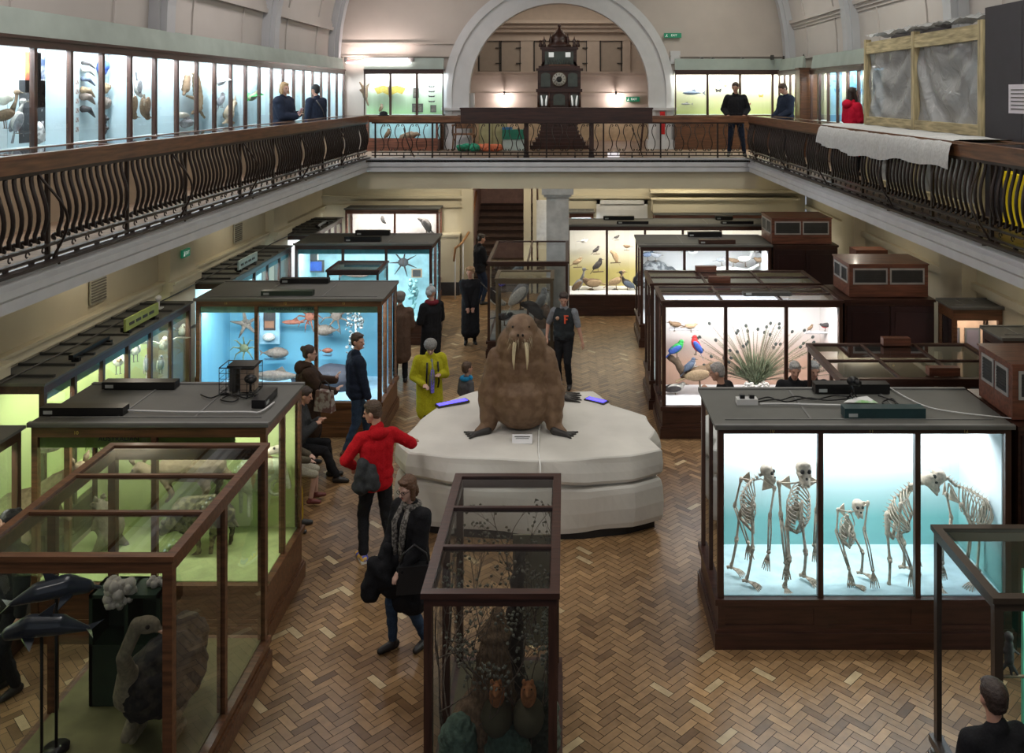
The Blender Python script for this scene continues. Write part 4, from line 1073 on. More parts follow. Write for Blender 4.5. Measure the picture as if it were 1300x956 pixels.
# --- pair in the far left aisle
person('person with grey fur hood and brown coat, back turned, by the far blue case',gx(511,17.2)-.05,17.2,0,8,1.68,1.05,hair=('furhat',(.16,.14,.13)),top=('coat',cloth('taupe',(.115,.07,.05))),legs=('trousers',BLK),vox=.014,
    hands=((-.16,.22,.95),(.16,.24,.95)))
def ex_s2(t,I): obj('scarf',MB().tube([I['nk']+Vector((.1*math.cos(a),.09*math.sin(a),.0)) for a in [2*PI*k/12 for k in range(13)]],.045,8,caps=False),cloth('wine',(.16,.02,.03)),t)
person('woman in white bobble hat, wine scarf and long black coat in the far left aisle',gx(548,17.6),17.6,0,42,1.70,1.05,hair=('beanie',(.42,.45,.47)),top=('longcoat',BLK),legs=('trousers',BLK),vox=.014,
    hands=((-.14,.24,1.1),(.16,.24,1.0)),yaw=20,extra=ex_s2,shoe=spotted('patterned_shoe',(.02,.02,.02),(.5,.5,.5),60))
# --- woman, curly fair hair, black coat
person('woman with curly fair hair in a knee-length black coat near the stair rail',gx(597,19.9),19.9,0,-172,1.66,1.0,hair=('curly',(.30,.18,.09)),top=('longcoat',BLK),legs=('stockings',BLK),vox=.014,
    hands=((-.06,.22,.86),(.06,.22,.84)),pitch=8,yaw=-20)
person('man in black jacket and dark jeans by the staircase, seen behind the curly-haired woman',gx(609,23.6),23.6,0,-62,1.80,1.0,hair=('short',(.03,.02,.015)),top=('jacket',BLK),legs=('jeans',NAVY),vox=.015,
    hands=((-.12,.30,1.12),(.14,.26,.95)),pitch=10)
# --- museum guide in vest
def ex_vest(t,I):
    c=I['ch']; s=I['s']
    obj('badge',MB().cyl(c+Vector((.085,.150,.02)),c+Vector((.085,.166,.02)),.035,n=14),mat('badge_tan',(.5,.3,.2),.6),t)
    m=MB(); z=c.z; y=c.y+.158; x=c.x-.075
    m.box(x-.05,x+.035,y,y+.014,z+.06,z+.085).box(x,x+.03,y,y+.014,z-.07,z+.06).box(x-.035,x,y,y+.014,z,z+.02)
    obj('emblem',m,mat('orange_emblem',(.75,.10,.04),.6),t)
person('museum guide in dark vest with orange emblem and grey sleeves right of the walrus',gx(716,16.95),16.95,0,166,1.76,1.08,hair=('short',(.04,.02,.015)),top=('vest',cloth('vest_grey',(.03,.035,.038)),cloth('shirt_grey',(.22,.23,.25))),legs=('trousers',BLK),vox=.012,
    hands=((-.36,.02,.84),(.30,.12,.95)),yaw=12,pitch=20,extra=ex_vest,feet=((-.12,.06,0),(.1,-.04,0)))
# --- yellow raincoat visitor looking at a glowing tablet
def ex_yel(t,I):
    z=I['nk'].z
    m=MB()
    for q in (-1,1): m.tube([I['ch']+Vector((q*.085,.16,.1)),I['ch']+Vector((q*.10,.175,-.2)),I['P']+Vector((q*.10,.165,.0))],.014,6)
    obj('rucksack_strap',m,M_black,t)
    obj('blue_scarf',MB().obox(I['ch']+Vector((.0,.155,-.2)),(.05,.02,.36)),spotted('blue_glow_print',(.10,.08,.75),(.35,.30,.9),60),t)
    obj('inner_fleece',MB().ell(I['ch']+Vector((.0,.09,-.14)),(.055,.085,.28)),cloth('grey_fleece',(.25,.27,.25)),t)
person('visitor in yellow-green raincoat with fur-trimmed hat bending over the plinth back',gx(545,14.35),14.35,0,-158,1.62,1.12,hair=('furhat',(.20,.20,.19)),top=('coat',cloth('yellow_green',(.42,.40,.02))),legs=('trousers',CHAR),vox=.012,
    hands=((-.12,.26,1.18),(.16,.24,1.05)),pitch=30,yaw=-15,lean=(0,.06),extra=ex_yel,skin=SKIN2)
person('small child in grey top with bright blue collar left of the walrus',gx(592,14.2),14.2,0,-50,1.22,1.0,hair=('short',(.07,.04,.03)),top=('jumper',cloth('grey_top',(.09,.09,.10))),legs=('trousers',CHAR),vox=.012,child=True,
    hands=((-.2,.12,.9),(.2,.12,.9)),extra=lambda t,I: obj('collar',MB().tube([I['nk']+Vector((.075*math.cos(a),.07*math.sin(a),.0)) for a in [2*PI*k/12 for k in range(13)]],.035,8,caps=False),cloth('bright_blue',(.02,.22,.45)),t))
# --- two grey-haired men behind the skeleton case
person('grey-haired man in dark coat leaning at the left back corner of the skeleton case',2.2,12.4,0,62,1.76,1.1,hair=('short',(.33,.31,.30)),top=('longcoat',BLK),legs=('trousers',BLK),vox=.012,
    hands=((-.10,.26,1.35),(.16,.30,.98)),yaw=12,pitch=14,lean=(0,.05))
person('grey-haired man with ruddy face standing behind the middle of the skeleton case',3.27,12.95,0,172,1.64,1.05,hair=('short',(.36,.35,.34)),top=('jacket',BLK),legs=('trousers',BLK),vox=.012,
    hands=((-.1,.24,1.2),(.12,.26,1.25)),yaw=5,pitch=12)
# --- dark head at the left and the one at the bottom right
person('person with dark hair bun in black top at the far left, beside the ostrich case',gx(13,8.35),8.35,0,150,1.62,1.0,hair=('bun',(.012,.012,.012)),top=('jacket',BLK),legs=('trousers',BLK),vox=.013)
person('person with dark brown hair whose head just shows at the bottom right corner',2.77,5.84,0,10,1.67,1.0,hair=('short',(.04,.022,.015)),top=('jacket',BLK),legs=('trousers',BLK),vox=.013)
# --- gallery visitors
def ex_leaf(t,I):
    w=(I['wr'][0]+I['wr'][1])/2+Vector((0,.05,.05))
    obj('leaflet',MB().obox(w,(.16,.015,.2),(R(-25),0,R(10))),mat('pink_leaflet',(.55,.40,.48),.6,var=.3,scale=20),t)
person('blonde woman in navy puffer coat smiling and holding a leaflet on the left gallery',-5.45,17.5,BZ,-100,1.72,1.12,hair=('bob',(.55,.38,.20)),top=('puffer',NAVY),legs=('trousers',BLK),vox=.012,
    hands=((-.05,.30,1.16),(.06,.30,1.12)),yaw=-22,pitch=2,skin=SKIN2,extra=ex_leaf,handdir=((.4,.5,.5),(-.4,.5,.4)))
def ex_strap(t,I): obj('strap',MB().tube([I['ch']+Vector((-.12,-.13,.14)),I['ch']+Vector((0,-.175,-.05)),I['P']+Vector((.12,-.13,.1))],.013,6),M_darkgrey,t)
person('person in dark cap and jacket with a shoulder strap, back turned, on the left gallery',-5.45,19.8,BZ,60,1.70,1.15,hair=('cap',(.015,.02,.022)),top=('jacket',NAVY),legs=('trousers',BLK),vox=.013,extra=ex_strap)
single('flat_hat','small dark flat hat resting on the far handrail below the left arch cases','hat',MB().lathe([(.13,0),(.135,.01),(.10,.02),(.095,.07),(.06,.10),(.01,.11)],n=16),cloth('hat_black',(.012,.012,.015)),(gx(487,21.68),21.68,4.955))
person('man in black jacket and dark jeans standing at the far rail right of the arch',gx(934,22.15),22.15,BZ,172,1.78,1.05,hair=('short',(.05,.03,.02)),top=('jacket',BLK),legs=('jeans',cloth('dark_jean',(.02,.028,.05))),vox=.012,
    hands=((-.2,.16,1.0),(.2,.16,1.0)),feet=((-.2,.08,0),(.16,.0,0)),yaw=-12,pitch=14)
person('man in navy jacket looking down at the right gallery desk',5.15,21.15,BZ,110,1.76,1.08,hair=('short',(.07,.04,.03)),top=('jacket',NAVY),legs=('trousers',BLK),vox=.013,hands=((-.1,.25,1.0),(.14,.25,1.0)),pitch=30)
person('woman with long dark hair in a red hooded coat on the right gallery',5.38,17.0,BZ,-75,1.62,1.05,hair=('long',(.03,.02,.015)),top=('coat',cloth('raspberry',(.55,.012,.04))),legs=('trousers',BLK),vox=.013,pitch=-6,skin=SKIN2,
    extra=lambda t,I: obj('hood',MB().ell(I['nk']+Vector((0,-.11,-.03)),(.13,.08,.09)),MATS['cloth_raspberry'],t),hands=((-.12,.22,1.15),(.1,.24,1.2)))
# ================================================================== walrus and iceberg
def iceberg():
    top=[(605,497),(650,496),(700,497),(752,497),(776,514),(822,527),(830,545),(822,556),(838,570),(800,578),(745,583),(690,584),(630,583),(572,580),(522,574),(508,560),(532,532),(560,512)]
    T=[]
    for px,py in top:
        Y=4.5*F/(py-HY); T.append(Vector(((px-CX)*Y/F,Y,1.0)))
    cen=sum(T,Vector())/len(T); cen=Vector((cen.x,cen.y,0)); cen.y-=.15
    t=thing('iceberg_plinth','large white sculpted iceberg plinth in the middle of the hall under the walrus','plinth',cen)
    M_ice=mat('iceberg_paint',(.70,.68,.63),.7,var=.10,scale=1.6,bump=.5); M_ice.node_tree.nodes
    def layer(name,scale_t,scale_b,z0,z1,seed,topdome=True):
        rr=random.Random(seed); pts=[]
        # resample outline
        n=len(T); dense=[]
        for i in range(n):
            a=T[i];b=T[(i+1)%n]
            k=max(2,int((b-a).length/.09))
            for j in range(k): dense.append(a.lerp(b,j/k))
        N=len(dense); vs=[];fs=[]
        rows=[(0,scale_b),(.12,scale_b+.015),(.45,(scale_b+scale_t)/2+.02),(.8,scale_t+.012),(.95,scale_t+.005),(1,scale_t-.01)]
        for q,sc in rows:
            for i,p in enumerate(dense):
                d=Vector((p.x-cen.x,p.y-cen.y)); a=math.atan2(d.y,d.x)
                w=1+.018*math.sin(a*5+seed+q*2)+.012*math.sin(a*11+seed*2)*(1-q*.5)
                vs.append((d.x*sc*w, d.y*sc*w, z0+(z1-z0)*q+(.02*math.sin(a*4+seed) if q<.9 else 0)))
        R_=len(rows)
        for r in range(R_-1):
            for i in range(N): fs.append((r*N+i,r*N+(i+1)%N,(r+1)*N+(i+1)%N,(r+1)*N+i))
        # top surface rings
        rings=7
        base=(R_-1)*N
        for k in range(1,rings):
            f=1-k/rings
            for i,p in enumerate(dense):
                x,y,z=vs[(R_-1)*N+i]; 
                vs.append((x*f,y*f,z1+.012*math.sin(x*f*5+seed)*math.sin(y*f*4)+.008*(1-f)))
        for k in range(rings-1):
            o=base+k*N
            for i in range(N): fs.append((o+i,o+(i+1)%N,o+N+(i+1)%N,o+N+i))
        vs.append((0,0,z1+.008)); o=base+(rings-1)*N
        for i in range(N): fs.append((o+i,o+(i+1)%N,len(vs)-1))
        fs.append(tuple(range(N-1,-1,-1)))
        m=MB(); m.add(vs,fs,0,False); return obj(name,m,M_ice,t)
    layer('upper_tier',1.0,1.025,.70,1.0,1); layer('lower_tier',1.02,1.0,.10,.64,4)
    layer('waist',.94,.94,.60,.72,2)
    obj('seam',MB().tube([(.03,.55,1.012),(-.02,.0,1.012),(.0,-.75,1.014),(.02,-.99,1.0),(.03,-1.08,.97),(.03,-1.12,.72)],.011,5),mat('seam_white',(.85,.85,.82),.6),t)
    d=MB(); n=48; P_=[]
    for p in T: P_.append(((p.x-cen.x)*.955,(p.y-cen.y)*.955))
    obj('kick_base',MB().prism(P_,0,.12),mat('black_kick',(.015,.015,.016),.5),t)
    return cen
ICEC=iceberg()
p=W(663,562,4.5*F/(562-HY)); single('plaque','small white information plaque on the plinth in front of the walrus','sign',
    MB().obox((0,0,.045),(.26,.012,.13),(R(-50),0,0)).obox((0,.03,.02),(.2,.03,.03)),M_paper,(p.x,p.y,1.0))
pl=bpy.context.scene.objects['plaque']
for k in range(3): obj('printed_line',MB().obox((0,-.012-.0+.02*k*.6,.03+.022*k),(.2-.03*(k%2),.004,.008),(R(-50),0,0)),M_darkgrey,pl)
M_blue=mat('blue_screen',(.10,.08,1),.3,emit=2.0)
for lab,pa,pb in (('long glowing blue interactive strip on the back left of the plinth',(556,515),(592,508)),('blue glowing interactive screen on the back right of the plinth',(746,506),(768,511))):
    A=W(pa[0],pa[1],4.48*F/(pa[1]-HY)); B=W(pb[0],pb[1],4.48*F/(pb[1]-HY)); A.z=B.z=0; c=(A+B)/2; d=(B-A)
    t=thing('screen_strip',lab,'screen',(c.x,c.y,1.0),math.atan2(d.y,d.x),'blue interactive strips on the plinth')
    obj('surround',MB().box(-d.length/2-.02,d.length/2+.02,-.07,.07,0,.03),M_darkgrey,t)
    obj('screen',MB().box(-d.length/2,d.length/2,-.05,.05,.03,.034),M_blue,t)
def walrus():
    o=Vector(((662-CX)*12.1/F,12.15,1.0)); t=thing('walrus','huge brown stuffed walrus with tusks sitting upright on the iceberg plinth','walrus',o)
    pr=[E_((0,.10,.42),(.47,.50,.44)),E_((0,.10,.80),(.41,.40,.42)),E_((0,.04,1.08),(.35,.33,.34)),
        C_((0,.3,.42),(.15,1.0,.28),.40,.24),C_((.15,1.0,.28),(.32,1.25,.14),.24,.10),
        C_((0,0,1.12),(0,-.04,1.32),.27,.22),E_((0,-.06,1.38),(.20,.22,.17)),
        E_((-.07,-.24,1.29),(.095,.10,.09)),E_((.07,-.24,1.29),(.095,.10,.09)),E_((0,-.20,1.20),(.08,.08,.06)),
        C_((.30,1.2,.10),(.56,1.2,.05),.08,.05)]
    for q in (-1,1):
        pr+=[C_((q*.31,.02,.94),(q*.43,-.05,.5),.16,.145),C_((q*.44,-.05,.5),(q*.43,-.12,.12),.15,.115),C_((q*.43,-.12,.10),(q*.56,-.24,.045),.10,.05)]
    blob('body',pr,[spotted('walrus_hide',(.15,.085,.045),(.20,.12,.068),9,.62,.5,.6)],voxel=.02,smooth=4,parent=t,bump=(.006,22))
    fl=mat('flipper_black',(.03,.026,.024),.5)
    for q in (-1,1):
        f=[C_((q*.44,-.20,.05),(q*.60,-.30,.03),.06,.035)]+[C_((q*.56,-.26,.03),(q*(.66+.03*k),-.38+.07*k,.015),.03,.014) for k in range(4)]
        blob('front_flipper',f,[fl],voxel=.012,smooth=1,parent=t)
    f=[C_((.5,1.15,.05),(.62,1.1+.05*k,.03),.05,.03) for k in range(3)]+[C_((.60,1.08+.06*k,.03),(.80+.02*(k%2),.98+.10*k,.015),.03,.012) for k in range(5)]
    blob('hind_flipper',f,[fl],voxel=.012,smooth=1,parent=t)
    iv=mat('tusk_ivory',(.72,.62,.40),.35)
    for q in (-1,1):
        obj('tusk',MB().tube([(q*.075,-.30,1.24),(q*.085,-.33,1.12),(q*.09,-.33,1.0),(q*.085,-.30,.88)],[.026,.024,.018,.006],10),iv,t)
        obj('eye',MB().ell((q*.105,-.225,1.42),.017,seg=8,rings=6),M_eye,t)
        obj('nostril',MB().ell((q*.03,-.325,1.335),(.015,.01,.02),seg=8,rings=6),M_eye,t)
    w=MB(); rr=random.Random(5)
    for k in range(46):
        q=-1 if k%2 else 1; x=q*rr.uniform(.02,.14); z=1.22+rr.uniform(0,.1); w.cyl((x,-.30,z),(x*1.25,-.38,z-.07),.0018,.001,4)
    tag(obj('whiskers',w,mat('whisker',(.45,.38,.25),.6),t),kind='stuff')
walrus()
# ================================================================== specimens
def fm(n,c,r=.75): return mat('plumage_'+n,c,r,var=.25,scale=40,bump=.2)
F_BR=fm('brown',(.16,.10,.055)); F_DK=fm('dark',(.035,.03,.03)); F_WH=fm('white',(.62,.60,.55)); F_GR=fm('grey',(.25,.25,.26)); F_TN=fm('tan',(.34,.24,.14))
F_GN=fm('green',(.02,.30,.06)); F_RD=fm('red',(.50,.02,.02)); F_BL=fm('blue',(.03,.08,.32)); F_LG=fm('slate',(.10,.13,.19)); F_YL=fm('yellow',(.45,.35,.06))
M_leg=mat('bird_leg',(.14,.09,.05),.6); M_perch=mat('perch_wood',(.12,.08,.05),.8,var=.3,scale=12)
def bird(label,pos,L,body=F_BR,wing=None,belly=None,face=0,pitch=25,neck=0,tail=.45,legs=.28,beak=.14,spread=False,group='mounted birds',headm=None,name='mounted_bird',perch=False):
    wing=wing or body; t=thing(name,label,'bird',pos,R(face),group)
    a=R(pitch); d=Vector((math.cos(a),0,math.sin(a))); u=Vector((-math.sin(a),0,math.cos(a)))
    m=MB(); m.ell((0,0,0),(L*.34,L*.16,L*.18),(0,-a,0)); 
    hp=d*L*.34+u*L*.10
    if neck:
        n1=d*L*.30; n2=n1+Vector((L*.06,0,neck*.55)); hp=n1+Vector((L*.10,0,neck)); m.tube([n1*.7,n2,hp],[L*.10,L*.05,L*.05],8)
    else: m.ell(d*L*.25+u*L*.05,(L*.13,L*.11,L*.12))
    mats=[body,headm or body,belly or body]
    m.ell(hp,(L*.105,L*.085,L*.09),mi=1)
    if belly: m.ell(d*L*.03-u*L*.035,(L*.30,L*.145,L*.16),(0,-a,0),mi=2)
    obj('body',m,mats,t)
    obj('beak',MB().cyl(hp+Vector((L*.08,0,0)),hp+Vector((L*(.10+beak),0,-L*.03)),L*.03,L*.004,6),mat('beak',(.16,.11,.05),.4),t)
    obj('eye',MB().ell(hp+Vector((L*.05,-L*.078,L*.02)),L*.014,seg=6,rings=4),M_eye,t)
    e=-d; m=MB(); b0=e*L*.26; b1=e*L*(.28+tail)-u*L*.03
    w=L*.05; m.add([b0+Vector((0,-w,L*.03)),b0+Vector((0,w,L*.03)),b1+Vector((0,w*1.6,0)),b1+Vector((0,-w*1.6,0)),b0+Vector((0,-w,-L*.03)),b0+Vector((0,w,-L*.03)),b1+Vector((0,w*1.6,-L*.012)),b1+Vector((0,-w*1.6,-L*.012))],
        [(0,1,2,3),(7,6,5,4),(0,4,5,1),(1,5,6,2),(2,6,7,3),(3,7,4,0)]); obj('tail',m,wing,t)
    for q in (-1,1):
        m=MB()
        if spread:
            pts=[Vector((L*.12,q*L*.1,L*.05)),Vector((L*.1,q*L*.4,L*.22)),Vector((-L*.02,q*L*.85,L*.12)),Vector((-L*.2,q*L*.5,L*.05)),Vector((-L*.22,q*L*.12,L*.02))]
            m.add(pts+[p+Vector((0,0,-L*.02)) for p in pts],[(0,1,2,3,4),(9,8,7,6,5)]+[(i,(i+1)%5,5+(i+1)%5,5+i) for i in range(5)])
        else: m.ell(-d*L*.08+u*L*.02+Vector((0,q*L*.13,0)),(L*.32,L*.045,L*.13),(0,-a+.12,0))
        obj('wing',m,wing,t)
    if legs:
        for q in (-1,1):
            m=MB(); f=Vector((L*.02,q*L*.06,-L*(.14+legs))); m.cyl((0,q*L*.06,-L*.1),f,L*.018,L*.013,5)
            for k in (-1,0,1): m.cyl(f,f+Vector((L*.08,k*L*.04,0)),L*.010,L*.007,4)
            m.cyl(f,f+Vector((-L*.05,0,0)),L*.01,L*.007,4); obj('leg',m,M_leg,t)
    if perch: obj('perch',MB().tube([(-L*.3,0,-L*(.16+legs)),(0,.01,-L*(.15+legs)),(L*.35,0,-L*(.13+legs))],L*.035,6),M_perch,t)
    return t
def WP(px,py,Y): return W(px,py,Y)
# game birds R4
for lab,px,py,L,kw in (
 ('pale small bird with spread wings high in the left bay of the game bird case',741,306,.26,dict(body=F_WH,wing=F_GR,spread=True,legs=0,pitch=0)),
 ('small dark bird perched upper right in the left bay of the game bird case',757,317,.26,dict(body=F_DK,pitch=40,perch=True)),
 ('tan bird perched halfway up at the left of the game bird case',733,332,.34,dict(body=F_TN,pitch=30,perch=True)),
 ('slender dark long-tailed bird halfway up the game bird case',759,336,.42,dict(body=F_DK,pitch=48,perch=True)),
 ('small dark bird near the top of the second bay of the game bird case',783,301,.18,dict(body=F_DK,pitch=20,perch=True)),
 ('small bird under the top in the second bay, right side, of the game bird case',796,313,.22,dict(body=F_BR,pitch=0,face=180,perch=True)),
 ('brown long-tailed bird clinging upright in the second bay of the game bird case',781,325,.40,dict(body=F_TN,pitch=115,perch=True)),
 ('tall long-necked grey-brown bird standing at the bottom left of the game bird case',734,361,.52,dict(body=F_GR,wing=F_BR,neck=.26,pitch=50)),
 ('large mottled brown pheasant crouching beside the long-necked bird',752,359,.62,dict(body=F_BR,wing=F_TN,pitch=5,face=180,tail=.5)),
 ('small brown partridge on the case floor below the crouching pheasant',746,370,.26,dict(body=F_TN,tail=.15,legs=.15)),
 ('small brown quail on the case floor below the pheasant, further right',756,371,.24,dict(body=F_BR,face=180,tail=.15,legs=.15)),
 ('tan pheasant with raised neck in the second bay of the game bird case',782,357,.50,dict(body=F_TN,neck=.18,pitch=25)),
 ('dark spotted guineafowl with upright neck in the second bay of the game bird case',797,360,.50,dict(body=F_DK,wing=F_LG,neck=.2,pitch=35,face=180)),
 ('small dark partridge at the floor left in the second bay of the game bird case',777,370,.26,dict(body=F_GR,tail=.15,legs=.15))):
    bird(lab,WP(px,py,22.95),L,**kw)
# seabirds R3
for lab,px,py,L,kw in (
 ('dark grey seabird on the rock at the left of the seabird case',822,323,.32,dict(body=F_LG,pitch=10)),
 ('second grey seabird with lowered head on the rock in the seabird case',832,324,.32,dict(body=F_GR,pitch=-15)),
 ('white-winged bird high in the middle bay of the seabird case',879,319,.34,dict(body=F_WH,wing=F_GR,spread=True,legs=0,pitch=0)),
 ('small grey wader on the driftwood in the seabird case',916,330,.28,dict(body=F_GR,belly=F_WH,pitch=5)),
 ('brown wader right of the mullion in the seabird case',931,331,.32,dict(body=F_BR,belly=F_WH,pitch=10,face=180)),
 ('white long-necked bird in the right bay of the seabird case',946,329,.40,dict(body=F_WH,neck=.16,pitch=5)),
 ('small dark bird at the top right of the seabird case',968,320,.20,dict(body=F_DK,pitch=5)),
 ('brown duck at the right end of the seabird case',965,330,.34,dict(body=F_BR,pitch=0,face=180))):
    bird(lab,WP(px,py,20.3),L,**kw)
p=WP(831,352,20.5); o=blob('rock',[E_((0,0,0),(.36,.2,.3)),E_((.25,0,-.1),(.3,.2,.28)),E_((-.2,0,-.15),(.3,.2,.2))],[spotted('dark_rock',(.05,.055,.06),(.2,.2,.2),10)],voxel=.03,loc=(p.x,p.y,1.42),bump=(.02,14)); tag(o,'dark craggy rock with nesting seabirds in the left bay of the seabird case','rock')
p=WP(930,343,20.4); o=blob('driftwood',[C_((-.6,0,-.05),(-.1,0,.05),.07,.06),C_((-.1,0,.05),(.35,0,-.02),.06,.05),C_((.35,0,-.02),(.65,0,.16),.05,.03)],[F_WH],voxel=.02,loc=p,bump=(.008,30)); tag(o,'bleached driftwood branch in the seabird case','driftwood')
# parrots etc. R2
for lab,px,py,L,kw in (
 ('brown bird on the upper left shelf of the parrot case',857,412,.26,dict(body=F_BR,belly=F_WH,pitch=8,face=180)),
 ('pale brown bird second on the upper shelf of the parrot case',877,414,.24,dict(body=F_TN,belly=F_WH,pitch=5)),
 ('bright green parrot at the left of the parrot case',859,442,.38,dict(body=F_GN,wing=F_BL,pitch=38,beak=.06,headm=F_GN)),
 ('bright red and blue parrot perched upright in the parrot case',884,438,.38,dict(body=F_RD,wing=F_BL,pitch=62,face=180,beak=.06)),
 ('slate-blue pigeon with white neck beneath the red parrot',876,464,.34,dict(body=F_LG,belly=F_WH,pitch=45)),
 ('large brown speckled hawk with long tail low in the parrot case',888,474,.66,dict(body=F_BR,wing=F_TN,pitch=16,tail=.35,beak=.05)),
 ('black and white gull standing on a rock at the bottom left of the parrot case',857,493,.42,dict(body=F_WH,wing=F_DK,pitch=12)),
 ('tiny brown wren on the upper right shelf of the parrot case',1029,416,.15,dict(body=F_BR,pitch=45)),
 ('small black, white and red bird at the right of the parrot case',1048,413,.22,dict(body=F_DK,belly=F_RD,pitch=-5,face=180))):
    bird(lab,WP(px,py,15.0),L,**kw)
def shelf(label,px0,px1,py,Y,m=None,dep=.12):
    a=sx(px0,Y);b=sx(px1,Y);z=W(0,py,Y).z
    t=single('shelf',label,'shelf',MB().box(a,b,-dep/2,dep/2,-.012,0).box(a,b,dep/2-.01,dep/2,-.05,0),m or M_paper,(0,Y,z),group='small specimen shelves')
shelf('thin white upper shelf at the left of the parrot case',850,890,417,15.05); shelf('small white shelf under the bird at the top right of the parrot case',1022,1058,421,15.1)
shelf('narrow white shelf below the red parrot',872,905,466,15.1); 
p=WP(861,461,15.05); o=blob('branch_log',[C_((-.15,0,.1),(-.02,0,.02),.05,.06),C_((-.02,0,.02),(.1,0,-.2),.06,.07)],[M_perch],voxel=.014,loc=p,bump=(.008,30)); tag(o,'gnarled brown log below the green parrot','log')
p=WP(861,509,15.0); o=blob('rock',[E_((0,0,0),(.24,.14,.08)),E_((.08,0,.03),(.12,.1,.07))],[spotted('sand_rock',(.35,.28,.18),(.55,.48,.36),16)],voxel=.015,loc=p,bump=(.01,20)); tag(o,'sandy flat rock under the black and white gull','rock')
# peacock feather fan
def fan():
    c=WP(958,486,15.0); t=thing('peacock_tail_display','fanned peacock tail feathers bursting from the middle of the parrot case','peacock',c)
    rr=random.Random(11); fe=mat('dry_feather',(.20,.16,.11),.8,var=.4,scale=30); ey=mat('feather_eye',(.04,.045,.04),.5); gr=mat('feather_barb',(.14,.16,.09),.8,var=.4,scale=30)
    n=95
    for k in range(n):
        a=R(rr.uniform(-68,68)) if k>30 else R(-70+k*4.6); L=rr.uniform(.55,1.22)*(1 if abs(a)<1 else .8)
        y=rr.uniform(-.16,.14); bend=math.sin(a)*.12
        pts=[Vector((math.sin(a)*L*q+bend*q*q, y*q, math.cos(a)*L*q-.10*q*q*abs(math.sin(a)))) for q in (0,.3,.6,.85,1)]
        if pts[-1].x>.6 and False: continue
        pts=[Vector((max(-.95,min(1.12,p.x)),p.y,min(.95,max(-.3,p.z)))) for p in pts]
        m=MB().tube(pts,[.006,.006,.005,.004,.002],4)
        e=pts[-1]; 
        if k%2==0: m.ell(e,(.026,.008,.032),(0,a,0),mi=1,seg=8,rings=5)
        # barbs along the shaft
        for b in range(9):
            q=.35+b*.065; p0=pts[1].lerp(pts[4],min(1,q)); s=.05*(1-.4*q)
            d=(pts[4]-pts[1]).normalized(); pr=Vector((d.z,0,-d.x))
            m.cyl(p0,p0+d*s+pr*s*.6,.0025,.001,3); m.cyl(p0,p0+d*s-pr*s*.6,.0025,.001,3)
        obj('tail_feather',m,[fe if k%3 else gr,ey],t)
    b=[E_((0,0,.10),(.13,.10,.14))]
    blob('body',b,[mat('fan_base',(.10,.15,.09),.9,var=.5,scale=40,bump=.6)],voxel=.02,parent=t,bump=(.012,50))
    m=MB()
    for k in range(420):
        a=R(rr.uniform(-62,62)); L=rr.uniform(.12,.5)*(1-.3*abs(math.sin(a))); st=rr.uniform(.0,.22); y=rr.uniform(-.12,.02)
        p0=Vector((math.sin(a)*st*1.2,y,math.cos(a)*st+.02)); p1=p0+Vector((math.sin(a+rr.uniform(-.3,.3))*L,rr.uniform(-.04,.04),math.cos(a)*L))
        m.tube([p0,p0.lerp(p1,.6),p1],[.006,.005,.001],3)
    tag(obj('short_feathers',m,gr,t),kind='stuff')
    for q in (-1,1):
        m=MB(); r2=random.Random(q+4)
        for k in range(40):
            a=r2.uniform(0,6.28); u=r2.uniform(-.2,1); m.ell((q*.12+.09*math.cos(a)*math.sqrt(1-u*u*.9),-.14+.05*math.sin(a),-.04+.09*u),.02,seg=6,rings=4)
        obj('down_tuft',m,F_WH,t)
fan()
# ---- sea life case L2
Y2=15.45
def radial(label,name,cat,px,py,Y,R0,n,m,arm=.018,legs=False,tilt=0,group=None):
    t=thing(name,label,cat,WP(px,py,Y),0,group); b=MB().ell((0,0,0),(R0*.35,.03,R0*.3)); obj('body',b,m,t)
    for k in range(n):
        a=2*PI*k/n+tilt
        d=Vector((math.cos(a),0,math.sin(a)))
        if legs: pts=[d*R0*.3,d*R0*.7+Vector((0,-.05,R0*.12)),d*R0*1.0+Vector((0,-.02,-R0*.15))]; obj('leg',MB().tube(pts,[arm*.8,arm*.6,arm*.2],5),m,t)
        else: obj('arm',MB().tube([d*R0*.1,d*R0*.6,d*R0],[arm*1.5,arm,arm*.3],6),m,t)
    return t
F_OR=mat('orange_shell',(.30,.10,.06),.6,var=.3,scale=25,bump=.3); F_SH=mat('pale_shell',(.20,.155,.125),.6,var=.3,scale=25,bump=.3); F_OL=mat('olive_shell',(.16,.18,.10),.6,var=.3,scale=25,bump=.3)
radial('grey-brown starfish on the blue wall of the sea life case','starfish','starfish',312,411,Y2,.27,5,F_SH,.026,tilt=R(100))
radial('olive spiny crab in the left bay of the sea life case','crab','crab',310,442,Y2,.24,8,F_OL,.02,True)
radial('red spiny crab behind the second mullion of the sea life case','crab','crab',393,402,Y2,.24,10,F_OR,.02,True)
radial('large pale long-legged crab at the top right of the sea life case','crab','crab',427,401,Y2,.28,8,F_SH,.024,True,tilt=.3)
